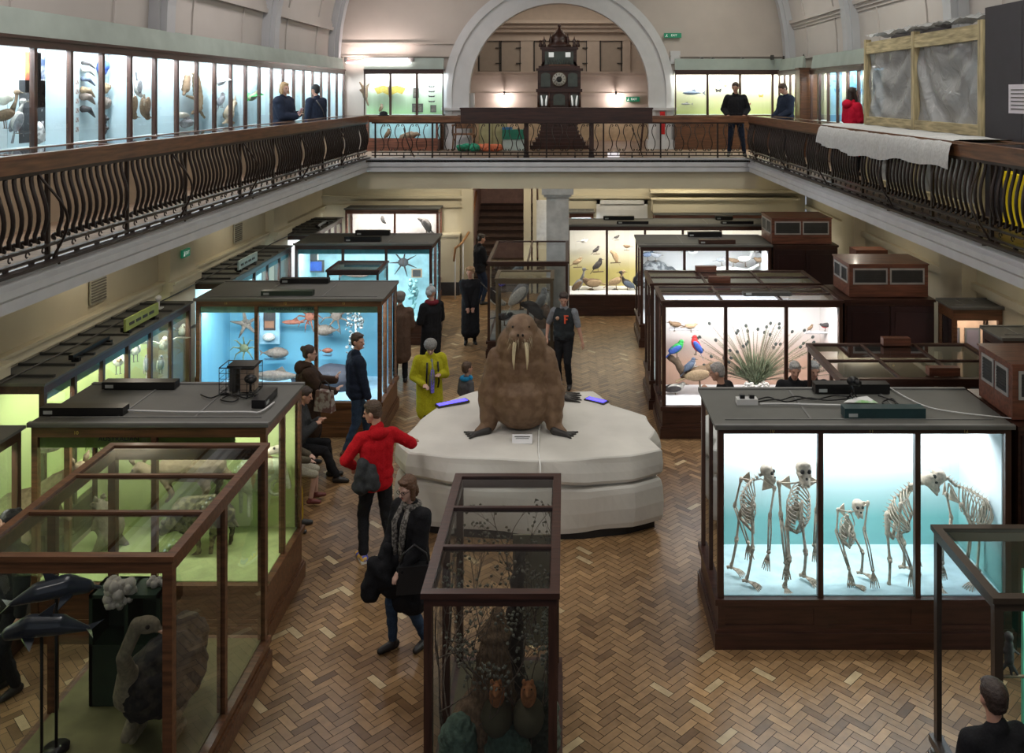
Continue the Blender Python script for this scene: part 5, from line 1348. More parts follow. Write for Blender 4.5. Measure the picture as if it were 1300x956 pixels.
def fish(label,px,py,Y,L,m,face=0,legs=False,name='fish',cat='fish',h=.3,stand=None):
    t=thing(name,label,cat,WP(px,py,Y),R(face)); b=MB(); n=12; vs=[]
    pr=[]; 
    prof=[(-.5,.04),(-.38,.10),(-.2,.22),(0,.30),(.2,.28),(.36,.2),(.47,.08)]
    for (x,r),(x2,r2) in zip(prof,prof[1:]): pr.append(C_((x*L,0,0),(x2*L,0,0),r*L*h*1.1,r2*L*h*1.1))
    blob('body',pr,[m],voxel=max(.01,L*.02),smooth=2,parent=t)
    obj('tail_fin',MB().add([(-.48*L,-.008,0),(-.66*L,-.006,.13*L),(-.60*L,-.006,0),(-.66*L,-.006,-.13*L),(-.48*L,.008,0),(-.66*L,.006,.13*L),(-.60*L,.006,0),(-.66*L,.006,-.13*L)],[(0,1,2),(0,2,3),(6,5,4),(7,6,4),(0,4,5,1),(1,5,6,2),(2,6,7,3),(3,7,4,0)]),m,t)
    obj('dorsal_fin',MB().add([(.1*L,-.006,.08*L),(-.1*L,-.006,.2*L),(-.2*L,-.006,.07*L),(.1*L,.006,.08*L),(-.1*L,.006,.2*L),(-.2*L,.006,.07*L)],[(0,1,2),(5,4,3),(0,3,4,1),(1,4,5,2),(2,5,3,0)]),m,t)
    obj('eye',MB().ell((.38*L,-.06*L*1.1,.03*L),.015*L,seg=6,rings=4),M_eye,t)
    if legs:
        for x in (-.18,-.02,.12,.22): obj('leg',MB().tube([(x*L,-.03,-.06*L),(x*L+.02,-.03,-.2*L),(x*L-.02,-.03,-.33*L)],[.018,.013,.02],6),m,t)
    return t
fish('reddish-brown fish facing left on the blue wall of the sea life case',373,409,Y2,.42,F_OR,180)
fish('rounded brown pufferfish on a bracket in the right bay of the sea life case',413,419,Y2,.38,F_SH,180,h=.75)
shelf('little blue bracket shelf under the rounded pufferfish',405,422,425,15.6,mat('blue_shelf',(.3,.5,.65),.6))
fish('brown armoured specimen with raised tail on the middle shelf of the sea life case',350,448,Y2,.42,F_SH,0,h=.7,name='armoured_specimen',cat='specimen')
shelf('pale blue shelf under the armoured specimen',336,362,455,15.6,MATS['blue_shelf'])
fish('small dark crustacean on a tiny shelf in the right bay of the sea life case',415,445,Y2,.2,F_OR,0,h=.7,name='shellfish',cat='specimen')
shelf('tiny pale blue shelf under the small dark crustacean',410,421,450,15.6,MATS['blue_shelf'])
fish('large dark grey king-crab shaped creature with legs behind the man in the dark jacket',418,484,15.2,1.05,mat('slate_skin',(.045,.045,.06),.6,var=.2,scale=12),0,True,h=.85,name='sea_creature',cat='specimen')
fish('long grey lobster low in the sea life case above the mammal case roof',352,477,15.2,.8,F_SH,180,h=.35,name='lobster',cat='lobster')
t=thing('picture_niche','small pale wall niche with a brown picture in the sea life case','picture',WP(343,414,15.62),0)
obj('frame',MB().box(-.17,.17,-.03,.03,-.30,.30),mat('niche_blue',(.3,.5,.62),.7),t); obj('picture',MB().box(-.10,.10,-.045,-.03,-.06,.24).box(-.08,.08,-.05,-.045,-.02,.1,1),[mat('niche_print',(.06,.05,.05),.6),mat('niche_print2',(.3,.14,.08),.6)],t)
obj('shell',MB().ell((0,-.07,-.17),(.11,.06,.07)),F_WH,t)
def cluster(label,name,px,py,Y,w,h,m,n=60,r=.03,d=.1,seed=1,cat='coral'):
    rr=random.Random(seed); b=MB()
    for k in range(n): b.ell((rr.uniform(-w,w),rr.uniform(-d,d),rr.uniform(-h,h)),rr.uniform(.5,1.2)*r,seg=6,rings=4)
    b.tube([(0,0,-h-.05),(0.02,0,0),(0,0,h)],[w*.25,w*.2,w*.1],6)
    o=obj(name,b,m,None,WP(px,py,Y)); tag(o,label,cat,kind=None); return o
cluster('tall column of tiny white shells at the right of the sea life case','shell_stack',451,440,15.25,.13,.62,spotted('shell_speckle',(.55,.58,.58),(.12,.14,.14),30),150,.028)
cluster('pink and white coral clump on the floor of the sea life case, right corner','coral_clump',457,500,14.9,.12,.1,mat('pink_coral',(.60,.36,.34),.8,var=.3,scale=20),40,.05)
# ---- L3 specimens
Y3=20.75
def panel(label,px,py,Y,w,h,m,m2=None,name='framed_picture',group=None,rz=0,cat='picture'):
    t=thing(name,label,cat,WP(px,py,Y),rz,group); obj('frame',MB().box(-w/2,w/2,0,.02,-h/2,h/2),m,t)
    obj('picture',MB().box(-w*.38,w*.38,-.006,0,-h*.38,h*.38),m2 or M_paper,t); return t
panel('small pale framed picture high in the far blue case',398,325,Y3,.22,.3,M_bone,M_darkgrey)
panel('dark blue diorama box in the left bay of the far blue case',399,338,Y3,.45,.28,M_darkgrey,F_BL,name='diorama_box',cat='box')
panel('small brown box low in the right bay of the far blue case',529,347,Y3,.24,.2,F_TN,F_DK,name='specimen_box',cat='box')
radial('dark branching sea fan in the right bay of the far blue case','sea_fan','coral',512,333,20.7,.34,7,F_DK,.016,tilt=.5)
o=cluster('pale tube sponge between the two visitors in the far blue case','sponge',524,372,20.4,.09,.3,mat('cyan_sponge',(.3,.55,.55),.8),40,.05,seed=3)
o=fish('pale pipefish skeleton in the small cyan-backed case',452,349,18.5,.55,F_SH,0,h=.3)
# L4
bird('black long-tailed bird on a perch in the far left back case',WP(541,284,24.5),.62,F_DK,pitch=125,face=0,tail=.5,perch=True)
bird('small dark hanging bird in the left bay of the far left back case',WP(486,279,24.5),.3,F_DK,pitch=-70,legs=0)
# ---- lime wall case birds
for lab,px,py,L,kw in (('white gull with folded wings at the top of the lime wall case',172,444,.40,dict(body=F_WH,wing=F_GR)),
  ('white egret-like bird with raised wings in the lime wall case',208,437,.46,dict(body=F_WH,spread=True,legs=0)),
  ('white bird highest in the lime wall case near the corner post',232,420,.44,dict(body=F_WH,wing=F_GR,spread=True,legs=0)),
  ('tan-headed white bird low in the lime wall case',150,458,.42,dict(body=F_WH,headm=F_TN,pitch=5)),
  ('grey and white striped bird, left of the pair in the lime wall case',187,463,.34,dict(body=F_GR,wing=F_WH,pitch=100)),
  ('grey and white striped bird, right of the pair in the lime wall case',204,462,.34,dict(body=F_GR,wing=F_WH,pitch=60))):
    Y=6.2*F/(CX-px); bird(lab,WP(px,py,Y),L,face=-60,**kw)
# ================================================================== mammals of the lime case
FUR=mat('kangaroo_fur',(.26,.20,.12),.9,var=.25,scale=22,bump=.5); FURD=spotted('spotted_fur',(.06,.055,.03),(.22,.20,.10),16,.9,.5,.5); FURG=mat('grey_fur',(.20,.17,.12),.9,var=.3,scale=22,bump=.5)
def beast(label,name,cat,Y,prims,m,ears=(),eyes=(),vox=.018,extra=None,group=None):
    # prims: (px,py,dy, px,py,dy, r0,r1)
    o=WP(prims[0][0],prims[0][1],Y); t=thing(name,label,cat,o,0,group)
    def q(px,py,dy): 
        v=WP(px,py,Y)-o; return Vector((v.x,dy,v.z))
    blob('body',[C_(q(*p[0:3]),q(*p[3:6]),p[6],p[7]) for p in prims],[m],voxel=vox,smooth=3,parent=t,bump=(.004,60))
    for a in ears:
        b=q(*a[0:3]); e=q(*a[3:6]); obj('ear',MB().tube([b,b.lerp(e,.5),e],[.018,.035,.006],8,flat=.45),m,t)
    for a in eyes: obj('eye',MB().ell(q(*a),.014,seg=8,rings=6),M_eye,t)
    return t,q
beast('large crouching kangaroo with upright ears at the left of the lime mammal case','kangaroo','kangaroo',9.8,[
    (48,640,0,22,655,0,.20,.27),(48,640,0,72,615,0,.19,.12),(72,615,0,92,600,0,.12,.075),(92,600,0,102,592,0,.075,.06),(102,592,-.03,114,598,-.05,.055,.03),
    (74,622,-.1,84,645,-.12,.055,.035),(84,645,-.12,98,652,-.14,.035,.025),(74,622,.1,82,650,.12,.055,.03),
    (20,660,-.16,45,675,-.18,.13,.07),(45,675,-.18,22,696,-.18,.05,.035),(22,696,-.18,60,697,-.18,.035,.025),(20,660,.14,45,678,.16,.12,.06),(45,678,.16,24,697,.16,.05,.03),
    (18,672,.05,30,690,.3,.11,.06),(30,690,.3,70,696,.34,.06,.03)],FUR,
    ears=((96,589,-.04,93,576,-.06),(104,589,.04,110,574,.05)),eyes=((107,592,-.08),))
beast('grey wallaby leaping across the middle of the lime mammal case','wallaby','wallaby',9.95,[
    (215,595,0,262,592,0,.13,.17),(215,595,0,192,601,0,.11,.07),(192,601,0,178,592,-.02,.07,.06),(178,592,-.02,167,603,-.06,.055,.028),
    (262,594,0,276,590,0,.15,.10),(274,592,0,294,604,0,.075,.03),(262,600,-.1,268,615,-.12,.08,.045),(268,615,-.12,262,634,-.12,.035,.025),(262,634,-.12,274,640,-.12,.025,.02),
    (212,603,-.08,224,622,-.1,.05,.03),(224,622,-.1,216,632,-.1,.03,.022),(262,600,.1,274,618,.12,.08,.045),(274,618,.12,268,638,.12,.035,.022)],FUR,
    ears=((173,588,-.05,168,576,-.07),(181,588,.03,185,577,.04)),eyes=((172,594,-.07),))
beast('dark spotted long-legged marsupial standing low in the lime mammal case','spotted_marsupial','marsupial',9.75,[
    (236,650,0,275,646,0,.16,.15),(236,650,0,222,662,0,.14,.10),(222,662,0,208,672,-.02,.10,.055),(275,646,0,288,652,0,.13,.09),
    (232,660,-.1,256,676,-.1,.07,.035),(256,676,-.1,258,695,-.1,.03,.025),(258,695,-.1,250,698,-.12,.028,.022),(232,660,.1,236,680,.1,.07,.035),(236,680,.1,238,697,.1,.03,.024),
    (280,655,-.1,274,678,-.1,.08,.035),(274,678,-.1,272,697,-.1,.03,.025),(284,655,.1,291,676,.1,.08,.03),(291,676,.1,288,696,.1,.03,.024),(288,648,.0,300,670,.04,.04,.02)],FURD,
    ears=((212,664,-.05,209,656,-.07),),eyes=((206,669,-.07),))
beast('small grey wallaby sitting low between the kangaroo and the spotted marsupial','wallaby','wallaby',9.8,[
    (134,650,0,140,668,0,.11,.15),(134,650,0,126,640,0,.09,.06),(126,640,0,118,640,-.02,.055,.03),(128,655,-.06,122,668,-.08,.035,.022),(140,676,-.1,128,694,-.12,.08,.035),(128,694,-.12,118,697,-.12,.03,.02),(142,676,.1,130,695,.1,.08,.035),(146,680,0,160,695,.05,.06,.025)],FURG,
    ears=((125,636,-.03,122,628,-.04),(128,636,.03,130,628,.04)),eyes=((121,638,-.055),))
t,q=beast('pale cream lizard with open jaws at the right end of the lime case','lizard','lizard',10.0,[
    (337,575,0,352,570,0,.05,.045),(352,570,0,362,564,0,.04,.015),(352,574,0,363,574,0,.03,.012),(337,575,0,326,598,.05,.05,.06),(326,598,.05,330,620,.05,.06,.03)],mat('cream_scales',(.55,.50,.36),.6,var=.2,scale=30),eyes=((350,567,-.05),))
sp=[C_((.13*math.cos(a)*(1-a/14),0,.13*math.sin(a)*(1-a/14)),(.13*math.cos(a+.4)*(1-(a+.4)/14),0,.13*math.sin(a+.4)*(1-(a+.4)/14)),.03*(1-a/13),.03*(1-(a+.4)/13)) for a in [k*.4 for k in range(24)]]
o=blob('curled_chameleon',sp+[C_((.13,0,0),(.02,0,.24),.03,.07),C_((.02,0,.24),(-.22,0,.22),.08,.13),E_((-.3,0,.12),(.16,.1,.2)),C_((-.3,0,.0),(-.3,-.05,-.3),.03,.02),C_((-.4,0,.05),(-.42,.05,-.3),.03,.02)],[mat('pale_green_scales',(.36,.40,.24),.7,var=.2,scale=30)],voxel=.012,loc=WP(352,618,10.0)); tag(o,'pale green reptile with a tightly curled tail at the lime case right end','reptile')
b=MB().lathe([(.0,0),(.12,.0),(.16,.05),(.165,.07),(.14,.055),(.0,.03)],n=20); o=obj('nest_bowl',b,mat('nest_grey',(.22,.20,.15),.9,var=.3,scale=25),None,WP(62,570,10.0)); tag(o,'shallow round nest bowl mounted high above the kangaroo','nest')
bird('small brown bird sitting in the nest bowl above the kangaroo',WP(64,562,10.0),.16,F_BR,legs=0,tail=.2)
radial('dark spidery crustacean high in the lime case below the LAND lettering','crustacean','crustacean',120,559,10.1,.13,8,F_DK,.01,True)
# ================================================================== ostrich and neighbours in the foreground glass case
def ostrich():
    hd=WP(186,793,6.95); o=Vector((hd.x-.12,7.2,.31)); t=thing('ostrich','long-necked ostrich looking right inside the left foreground glass case','ostrich',o)
    h=hd-o
    blob('neck_and_head',[C_((h.x-.22,-.05,.45),(h.x-.21,-.1,.62),.13,.09),C_((h.x-.21,-.1,.62),(h.x-.17,h.y-.02,h.z-.24),.075,.052),C_((h.x-.17,h.y-.02,h.z-.24),(h.x-.07,h.y,h.z),.05,.055),E_(h,(.105,.062,.066)),C_(h+Vector((.04,0,-.01)),h+Vector((.11,0,-.04)),.045,.024)],[mat('ostrich_skin',(.25,.21,.14),.85,var=.25,scale=30)],voxel=.01,parent=t)
    obj('beak',MB().ell(h+Vector((.145,0,-.052)),(.08,.036,.016),(0,.3,0)),mat('pink_beak',(.50,.27,.18),.5),t)
    obj('eye',MB().ell(h+Vector((.035,-.060,.015)),.016),M_eye,t)
    blob('body',[E_((.05,.25,.42),(.30,.42,.27)),E_((.05,.6,.5),(.2,.2,.2)),E_((.0,-.0,.45),(.2,.2,.24)),E_((.06,.1,.6),(.13,.16,.16))],[spotted('ostrich_plume',(.012,.012,.012),(.05,.042,.03),8,.9,.55,.8)],voxel=.02,parent=t,bump=(.018,28))
    for q in (-1,1):
        blob('leg',[C_((q*.14+.05,.25,.3),(q*.16+.05,-.1,.14),.09,.045),C_((q*.16+.05,-.1,.14),(q*.16+.05,.2,.045),.035,.03),C_((q*.16+.05,.2,.045),(q*.16+.05,-.0,.04),.035,.03)],[MATS['ostrich_skin']],voxel=.012,parent=t)
ostrich()
for lab,px,py,Y,L,rz in (('arched dark blue-grey dolphin model at the left end of the foreground glass case',18,752,7.15,.62,25),('second dark dolphin model with raised tail below the arched one',24,800,6.95,.66,190)):
    p=WP(px,py,Y); p.x=max(p.x,-4.02)
    t=thing('dolphin',lab,'dolphin',p,R(rz),'dolphin models'); M_dol=mat('dolphin_skin',(.035,.045,.065),.3,coat=.3)
    blob('body',[C_((-.5*L,0,-.02),(-.2*L,0,.03),.02,.075),C_((-.2*L,0,.03),(.12*L,0,.04),.075,.085),C_((.12*L,0,.04),(.34*L,0,.0),.085,.055),C_((.34*L,0,0),(.5*L,0,-.03),.03,.014)],[M_dol],voxel=.01,parent=t)
    obj('dorsal_fin',MB().add([(.05,-.008,.10),(-.1,-.004,.20),(-.07,-.008,.09),(.05,.008,.10),(-.1,.004,.20),(-.07,.008,.09)],[(0,1,2),(5,4,3),(0,3,4,1),(1,4,5,2),(2,5,3,0)]),M_dol,t)
    obj('tail_fluke',MB().add([(-.46*L,0,-.02),(-.62*L,-.13,-.03),(-.54*L,0,-.03),(-.62*L,.13,-.03),(-.46*L,0,0)],[(0,1,2),(0,2,3),(4,2,1),(4,3,2),(0,4,1),(0,3,4)]),M_dol,t)
    for q in (-1,1): obj('flipper',MB().add([(.12,q*.06,-.01),(.02,q*.18,-.06),(.03,q*.06,-.02),(.12,q*.06,-.03),(.03,q*.06,-.04)],[(0,1,2),(3,4,1),(0,3,1),(2,1,4),(0,2,4,3)]),M_dol,t)
    obj('mount_rod',MB().cyl((0,0,0),(0,0,-(p.z-.32)),.012).cyl((0,0,-(p.z-.32)),(0,0,-(p.z-.34)),.10),M_black,t)
c=WP(165,780,7.75); t=thing('specimen_cabinet','dark green open-fronted box holding white coral inside the foreground glass case','box',(c.x,7.8,.32))
dg=mat('dark_green_box',(.012,.035,.018),.5)
hh=c.z+.22-.32
obj('carcass',MB().box(-.30,.30,.12,.15,0,hh).box(-.30,-.27,-.15,.15,0,hh).box(.27,.30,-.15,.15,0,hh).box(-.3,.3,-.15,.15,hh-.03,hh).box(-.3,.3,-.15,.15,0,hh-.42).box(-.0,.03,-.15,.12,hh-.42,hh),dg,t)
cluster('knobbly white coral cluster inside the dark green box','coral_cluster',152,752,7.68,.10,.09,mat('white_coral',(.55,.52,.45),.9,var=.15,scale=30),60,.045,.05,seed=7)
cluster('small white coral knobs on top of the dark green box','coral_cluster',200,738,7.8,.06,.02,MATS['white_coral'],14,.03,.04,seed=8)
# ================================================================== twig display in the centre foreground case
def bush(label,x,y,z,h,n,seed,m,spreadr=.35,leaf=None,leaves=0,xr=(-.93,-.13),yr=(6.45,8.22),zmax=1.88):
    rr=random.Random(seed); b=MB()
    t=thing('dry_bush',label,'bush',(x,y,z)); twigs=MB()
    def grow(p,d,L,r,k):
        pts=[p]; 
        for i in range(4):
            d=(d+Vector((rr.uniform(-.3,.3),rr.uniform(-.3,.3),rr.uniform(-.05,.2)))).normalized(); q=pts[-1]+d*L/4
            q=Vector((min(max(q.x+x,xr[0]),xr[1])-x,min(max(q.y+y,yr[0]),yr[1])-y,min(q.z+z,zmax)-z)); pts.append(q)
        twigs.tube(pts,[r,r*.85,r*.7,r*.55,r*.4],4,caps=False)
        if leaf:
            for j in range(leaves): twigs.ell(pts[-1]+Vector((rr.uniform(-.05,.05),rr.uniform(-.05,.05),rr.uniform(-.05,.05))),(.016,.016,.006),(rr.uniform(0,3),rr.uniform(0,3),0),mi=1,seg=5,rings=3)
        if k>0:
            for i in range(rr.choice((2,3,3))):
                grow(pts[rr.choice((2,3,4))],(d+Vector((rr.uniform(-1,1),rr.uniform(-1,1),rr.uniform(-.2,.7)))).normalized(),L*.62,r*.55,k-1)
    for i in range(n):
        a=rr.uniform(0,6.28); grow(Vector((rr.uniform(-.08,.08),rr.uniform(-.08,.08),0)),Vector((math.cos(a)*spreadr,math.sin(a)*spreadr,1)).normalized(),h*rr.uniform(.5,.7),.010,3)
    obj('branches',twigs,[m,leaf or m],t); return t
TW=mat('twig_bark',(.14,.11,.085),.9,var=.4,scale=40); LF=mat('dry_leaf',(.22,.22,.17),.9,var=.4,scale=30)
bush('tangle of dry dark twigs at the back of the centre foreground case',-.30,7.9,.75,1.15,4,3,TW,.5,LF,1,zmax=1.75)
bush('bare dry branches halfway along the centre foreground case',-.58,7.3,.6,1.15,4,9,TW,.5,LF,1,zmax=1.75)
bush('dense grey-leaved scrub at the front right of the centre foreground case',-.30,6.75,.5,1.1,6,21,TW,.6,LF,3,zmax=1.7)
bush('thin bare twigs at the front left of the centre foreground case',-.82,6.75,.5,1.3,4,33,TW,.4)
SH=mat('shaggy_brown',(.17,.11,.065),.95,var=.4,scale=18,bump=.8,stretch=(3,3,.6))
o=blob('shaggy_mound',[C_((0,0,-.3),(.02,0,.45),.24,.10),C_((.02,0,.45),(.05,0,.62),.10,.06),E_((.02,0,.5),(.13,.11,.07)),E_((-.05,-.05,-.2),(.26,.22,.3))],[SH],voxel=.016,loc=(-.56,6.85,.92),bump=(.014,40)); tag(o,'tall shaggy brown fur-covered mound in the centre foreground case','termite mound')
o=blob('tree_stump',[C_((0,0,-.4),(0,0,.3),.09,.07),C_((0,0,.3),(.05,.05,.75),.07,.045)],[mat('dark_bark',(.06,.05,.042),.9,var=.3,scale=20,bump=.6)],voxel=.015,loc=(-.42,7.45,.95),bump=(.01,30)); tag(o,'dark tree stump rising through the twigs of the centre foreground case','tree stump')
GIN=mat('ginger_fur',(.40,.16,.06),.9,var=.3,scale=25,bump=.6)
for lab,x,y in (('small ginger-furred animal at the foot of the shaggy mound',-.50,6.6),('second ginger-furred animal to the right, under the grey scrub',-.27,6.6)):
    t=thing('ginger_animal',lab,'animal',(x,y,1.12),R(-90),'ginger animals')
    blob('body',[E_((0,0,0),(.10,.06,.08)),C_((.06,0,.04),(.10,0,.10),.045,.04),C_((.1,0,.1),(.15,0,.085),.035,.014),C_((-.08,0,0),(-.16,0,-.08),.03,.02)],[GIN],voxel=.009,parent=t)
    for q in (-1,1): obj('ear',MB().ell((.09,q*.03,.145),(.012,.014,.022)),GIN,t); obj('eye',MB().ell((.125,q*.026,.115),.006,seg=6,rings=4),M_eye,t)
    obj('rock_perch',MB().ell((0,0,-.16),(.16,.12,.12)),MATS['dark_moss'],t)
for k,(x,y,z,r,lab) in enumerate(((-.78,6.62,.75,.15,'green mossy hummock at the front left of the twig case'),(-.42,6.58,.72,.17,'rounded dark green hummock at the front middle of the twig case'),(-.2,6.9,.8,.15,'dark mossy hummock at the front right of the twig case'))):
    o=blob('moss_hummock',[E_((0,0,0),(r,r,.2)),E_((0,0,-.2),(r*1.1,r*1.1,.22))],[mat('moss_%d'%k,((.10,.16,.12),(.07,.12,.09),(.06,.07,.05))[k],.95,var=.35,scale=25,bump=.8)],voxel=.014,loc=(x,y,z),bump=(.012,45)); tag(o,lab,'moss')
# things in the bottom right case
t=thing('mounted_monkey','small dark long-limbed monkey mounted in the bottom right glass case','monkey',WP(1281,838,6.55),R(180))
blob('body',[C_((0,0,0),(0,0,.12),.035,.03),E_((0,0,.17),(.032,.035,.035)),C_((0,.0,.1),(-.08,-.02,.03),.014,.01),C_((0,0,.1),(.08,-.02,.02),.014,.01),C_((0,0,0),(-.06,0,-.1),.016,.012),C_((0,0,0),(.07,0,-.09),.016,.012),C_((0,0,-.02),(-.02,0,-.12),.012,.009),C_((-.02,0,-.12),(-.12,0,-.13),.009,.006)],[F_DK],voxel=.008,parent=t)
obj('branch',MB().tube([(-.16,0,-.12),(0,0,-.115),(.16,0,-.13)],.012,6),M_perch,t)
# wide low case: moss mounds and brown blocks
for k,(px,lab) in enumerate(((1190,'green moss mound at the left of the wide low glass case'),(1215,'green moss mound in the middle of the wide low glass case'),(1240,'green moss mound at the right of the wide low glass case'))):
    x=sx(px-30,11.5); o=blob('moss_mound',[E_((0,0,0),(.24,.2,.16)),E_((.1,.1,0),(.16,.2,.2))],[MATS['moss_floor']],voxel=.02,loc=(min(5.2,x),11.55+.2*k,.45),bump=(.02,25)); tag(o,lab,'moss')
for lab,px,py,Y,z in (('small red-brown wooden block on the front frame of the wide low glass case',1197,475,11.25,2.0),('small brown wooden block on the back frame of the wide low glass case',1137,430,12.6,2.0),('small brown block on the front edge of the seabird case roof side',896,341,16.8,2.19),('small red-brown block on the glass roof behind the parrot case',913,358,15.85,2.19)):
    x=sx(px,Y); single('wooden_block',lab,'block',MB().box(-.19,.19,-.06,.06,0,.10).box(-.17,.17,-.066,-.06,.02,.08),M_red,(x,Y,z),group='brown blocks on case tops')
# birds in the glass cases behind the walrus
for lab,px,py,Y,L,kw in (('white gannet with black wing tips diving in the tall glass bird case',628,378,19.4,.62,dict(body=F_WH,wing=F_DK,pitch=-50,legs=0)),
 ('grey-brown owl high in the tall glass bird case',686,343,20.2,.5,dict(body=F_BR,pitch=75,tail=.3)),('white-headed bird high in the left of the tall glass bird case',658,341,20.2,.46,dict(body=F_GR,headm=F_WH,pitch=40,perch=True)),
 ('round pale speckled bird in the right of the tall glass bird case',688,380,19.6,.6,dict(body=F_GR,belly=F_WH,pitch=60)),
 ('large pale heron with folded grey wings in the smaller glass bird case',660,372,17.5,.75,dict(body=F_GR,wing=F_WH,pitch=55,neck=.1)),
 ('big black bird with long sloping tail in the smaller glass bird case',678,392,17.45,.62,dict(body=F_DK,pitch=140,tail=.6)),
 ('small dark duck low in the left of the smaller glass bird case',640,402,17.5,.4,dict(body=F_DK,belly=F_GR,pitch=5))):
    bird(lab,WP(px,py,Y),L,**kw)
for lab,px,py,Y in (('brown tree stump stand in the tall glass bird case',690,395,19.9),('brown rocky stand at the bottom of the smaller glass bird case',655,415,17.5)):
    p=WP(px,py,Y); o=blob('stump_stand',[C_((0,0,-(p.z-.5)),(0,0,0),.22,.16),E_((.1,0,-.2),(.2,.15,.15))],[mat('stand_brown',(.17,.10,.07),.9,var=.3,scale=12,bump=.6)],voxel=.03,loc=p,bump=(.02,15)); tag(o,lab,'stand')
# ================================================================== ape and tapir skeletons
SKR=random.Random(2)
M_bone2=mat('aged_bone',(.34,.28,.21),.6,var=.25,scale=30)
def skeleton(label,Y,spine,skull,sk_face,rib,arms,legs,shW=.15,scale=1.0,ventral=(0,-1,0),cat='skeleton',nrib=10,quad=False,name='skeleton'):
    o=Vector((WP(spine[0][0],spine[0][1],Y).x,Y,.50)); t=thing(name,label,cat,o,0,'mounted skeletons')
    def q(p,dy=0): v=WP(p[0],p[1],Y); dy=(p[2] if len(p)>2 else 0)+dy; return Vector((v.x-o.x,dy,v.z-o.z))
    def bone(m,a,b,r):
        d=b-a; m.tube([a,a+d*.06,a+d*.15,a+d*.5,a+d*.85,a+d*.94,b],[r*1.5,r*1.7,r*.95,r*.8,r*.95,r*1.7,r*1.4],7)
    sp=[q(p) for p in spine]
    # vertebrae
    m=MB(); dense=[]
    for a,b in zip(sp,sp[1:]):
        k=max(2,int((b-a).length/.035))
        for i in range(k): dense.append(a.lerp(b,i/k))
    dense.append(sp[-1])
    V3=Vector(ventral).normalized()
    for i,p in enumerate(dense):
        d=(dense[min(i+1,len(dense)-1)]-dense[max(0,i-1)]).normalized()
        m.cyl(p-d*.013,p+d*.013,.017,.017,7); back=-(V3-d*V3.dot(d)).normalized()
        m.cyl(p,p+back*.05-d*.01,.007,.003,4)
    obj('spine',m,M_bone2,t)
    # ribs
    i0,i1=rib[0],rib[1]; a=sp[0]; total=len(dense); rc=MB()
    ids=[int((i0+(i1-i0)*k/(nrib-1))*(total-1)) for k in range(nrib)]
    st=[]
    for k,i in enumerate(ids):
        p=dense[i]; d=(dense[min(i+2,total-1)]-dense[max(0,i-2)]).normalized(); v=(V3-d*V3.dot(d)).normalized(); l=d.cross(v)
        f=math.sin(PI*(.28+.55*(1-k/(nrib-1)))); rv,rl=rib[2]*f,rib[3]*f
        for s in (-1,1):
            pts=[]
            for j in range(9):
                th=R(8+150*j/8) if k>2 or True else 0
                pts.append(p+v*(rv*(1-math.cos(th)))+l*(s*rl*math.sin(th))-d*(.10*math.sin(th/2)*scale))
            rc.tube(pts,.0062*scale,4)
        st.append(p+v*rv*1.95-d*.10*scale)
    rc.tube(st[2:],.013*scale,6); obj('rib_cage',rc,M_bone2,t)
    # skull
    s0=q(skull); f=Vector(sk_face).normalized(); m=[]
    sc=scale
    pr=[E_(s0,(.062*sc,.070*sc,.060*sc)),C_(s0+f*.03*sc-Vector((0,0,.04*sc)),s0+f*.068*sc-Vector((0,0,.075*sc)),.040*sc,.030*sc)]
    sd=f.cross(Vector((0,0,1))).normalized()
    for s in (-1,1): pr.append(C_(s0+sd*s*.05*sc-Vector((0,0,.035*sc)),s0+f*.06*sc+sd*s*.035*sc-Vector((0,0,.03*sc)),.012*sc,.014*sc)); pr.append(C_(s0+sd*s*.045*sc-Vector((0,0,.04*sc)),s0+f*.07*sc+sd*s*.02*sc-Vector((0,0,.112*sc)),.013*sc,.012*sc))
    pr.append(C_(s0+f*.03*sc+sd*.03*sc+Vector((0,0,.03*sc)),s0+f*.03*sc-sd*.03*sc+Vector((0,0,.03*sc)),.02*sc,.02*sc))
    sk=blob('skull',pr,[M_bone2],voxel=.007,smooth=1,parent=t)
    for s in (-1,1): obj('eye_socket',MB().ell(s0+f*.062*sc+sd*s*.027*sc+Vector((0,0,.0)),.018*sc,seg=8,rings=6),mat('socket_dark',(.03,.025,.02),.9),sk)
    obj('nasal_opening',MB().ell(s0+f*.085*sc-Vector((0,0,.045*sc)),.011*sc,seg=8,rings=6),MATS['socket_dark'],sk)
    nb=MB().tube([sp[-1],s0-f*.03*sc-Vector((0,0,.04*sc))],.016*sc,6); obj('neck',nb,M_bone2,t)
    def digits(m,w,d,L,n=5,sp_=.5):
        d=Vector(d).normalized(); side=d.cross(Vector((0,0,1)));
        if side.length<.3: side=Vector((1,0,0))
        side.normalize()
        m.ell(w,(.022*sc,.022*sc,.018*sc),seg=8,rings=6)
        for k in range(n):
            a=(k-(n-1)/2)*sp_/(n-1)*1.3; dd=(d*math.cos(a)+side*math.sin(a)); p0=w+dd*.02
            p1=p0+dd*L*.45; p2=p1+dd*L*.3-Vector((0,0,.012)); p3=p2+dd*L*.22-Vector((0,0,.02))
            m.tube([p0,p1],.006*sc,5); m.tube([p1,p2],[.0085*sc,.005*sc],5); m.tube([p2,p3],[.007*sc,.003*sc],5)
    # shoulders + arms
    ch=sp[-1].lerp(sp[-2],.15)
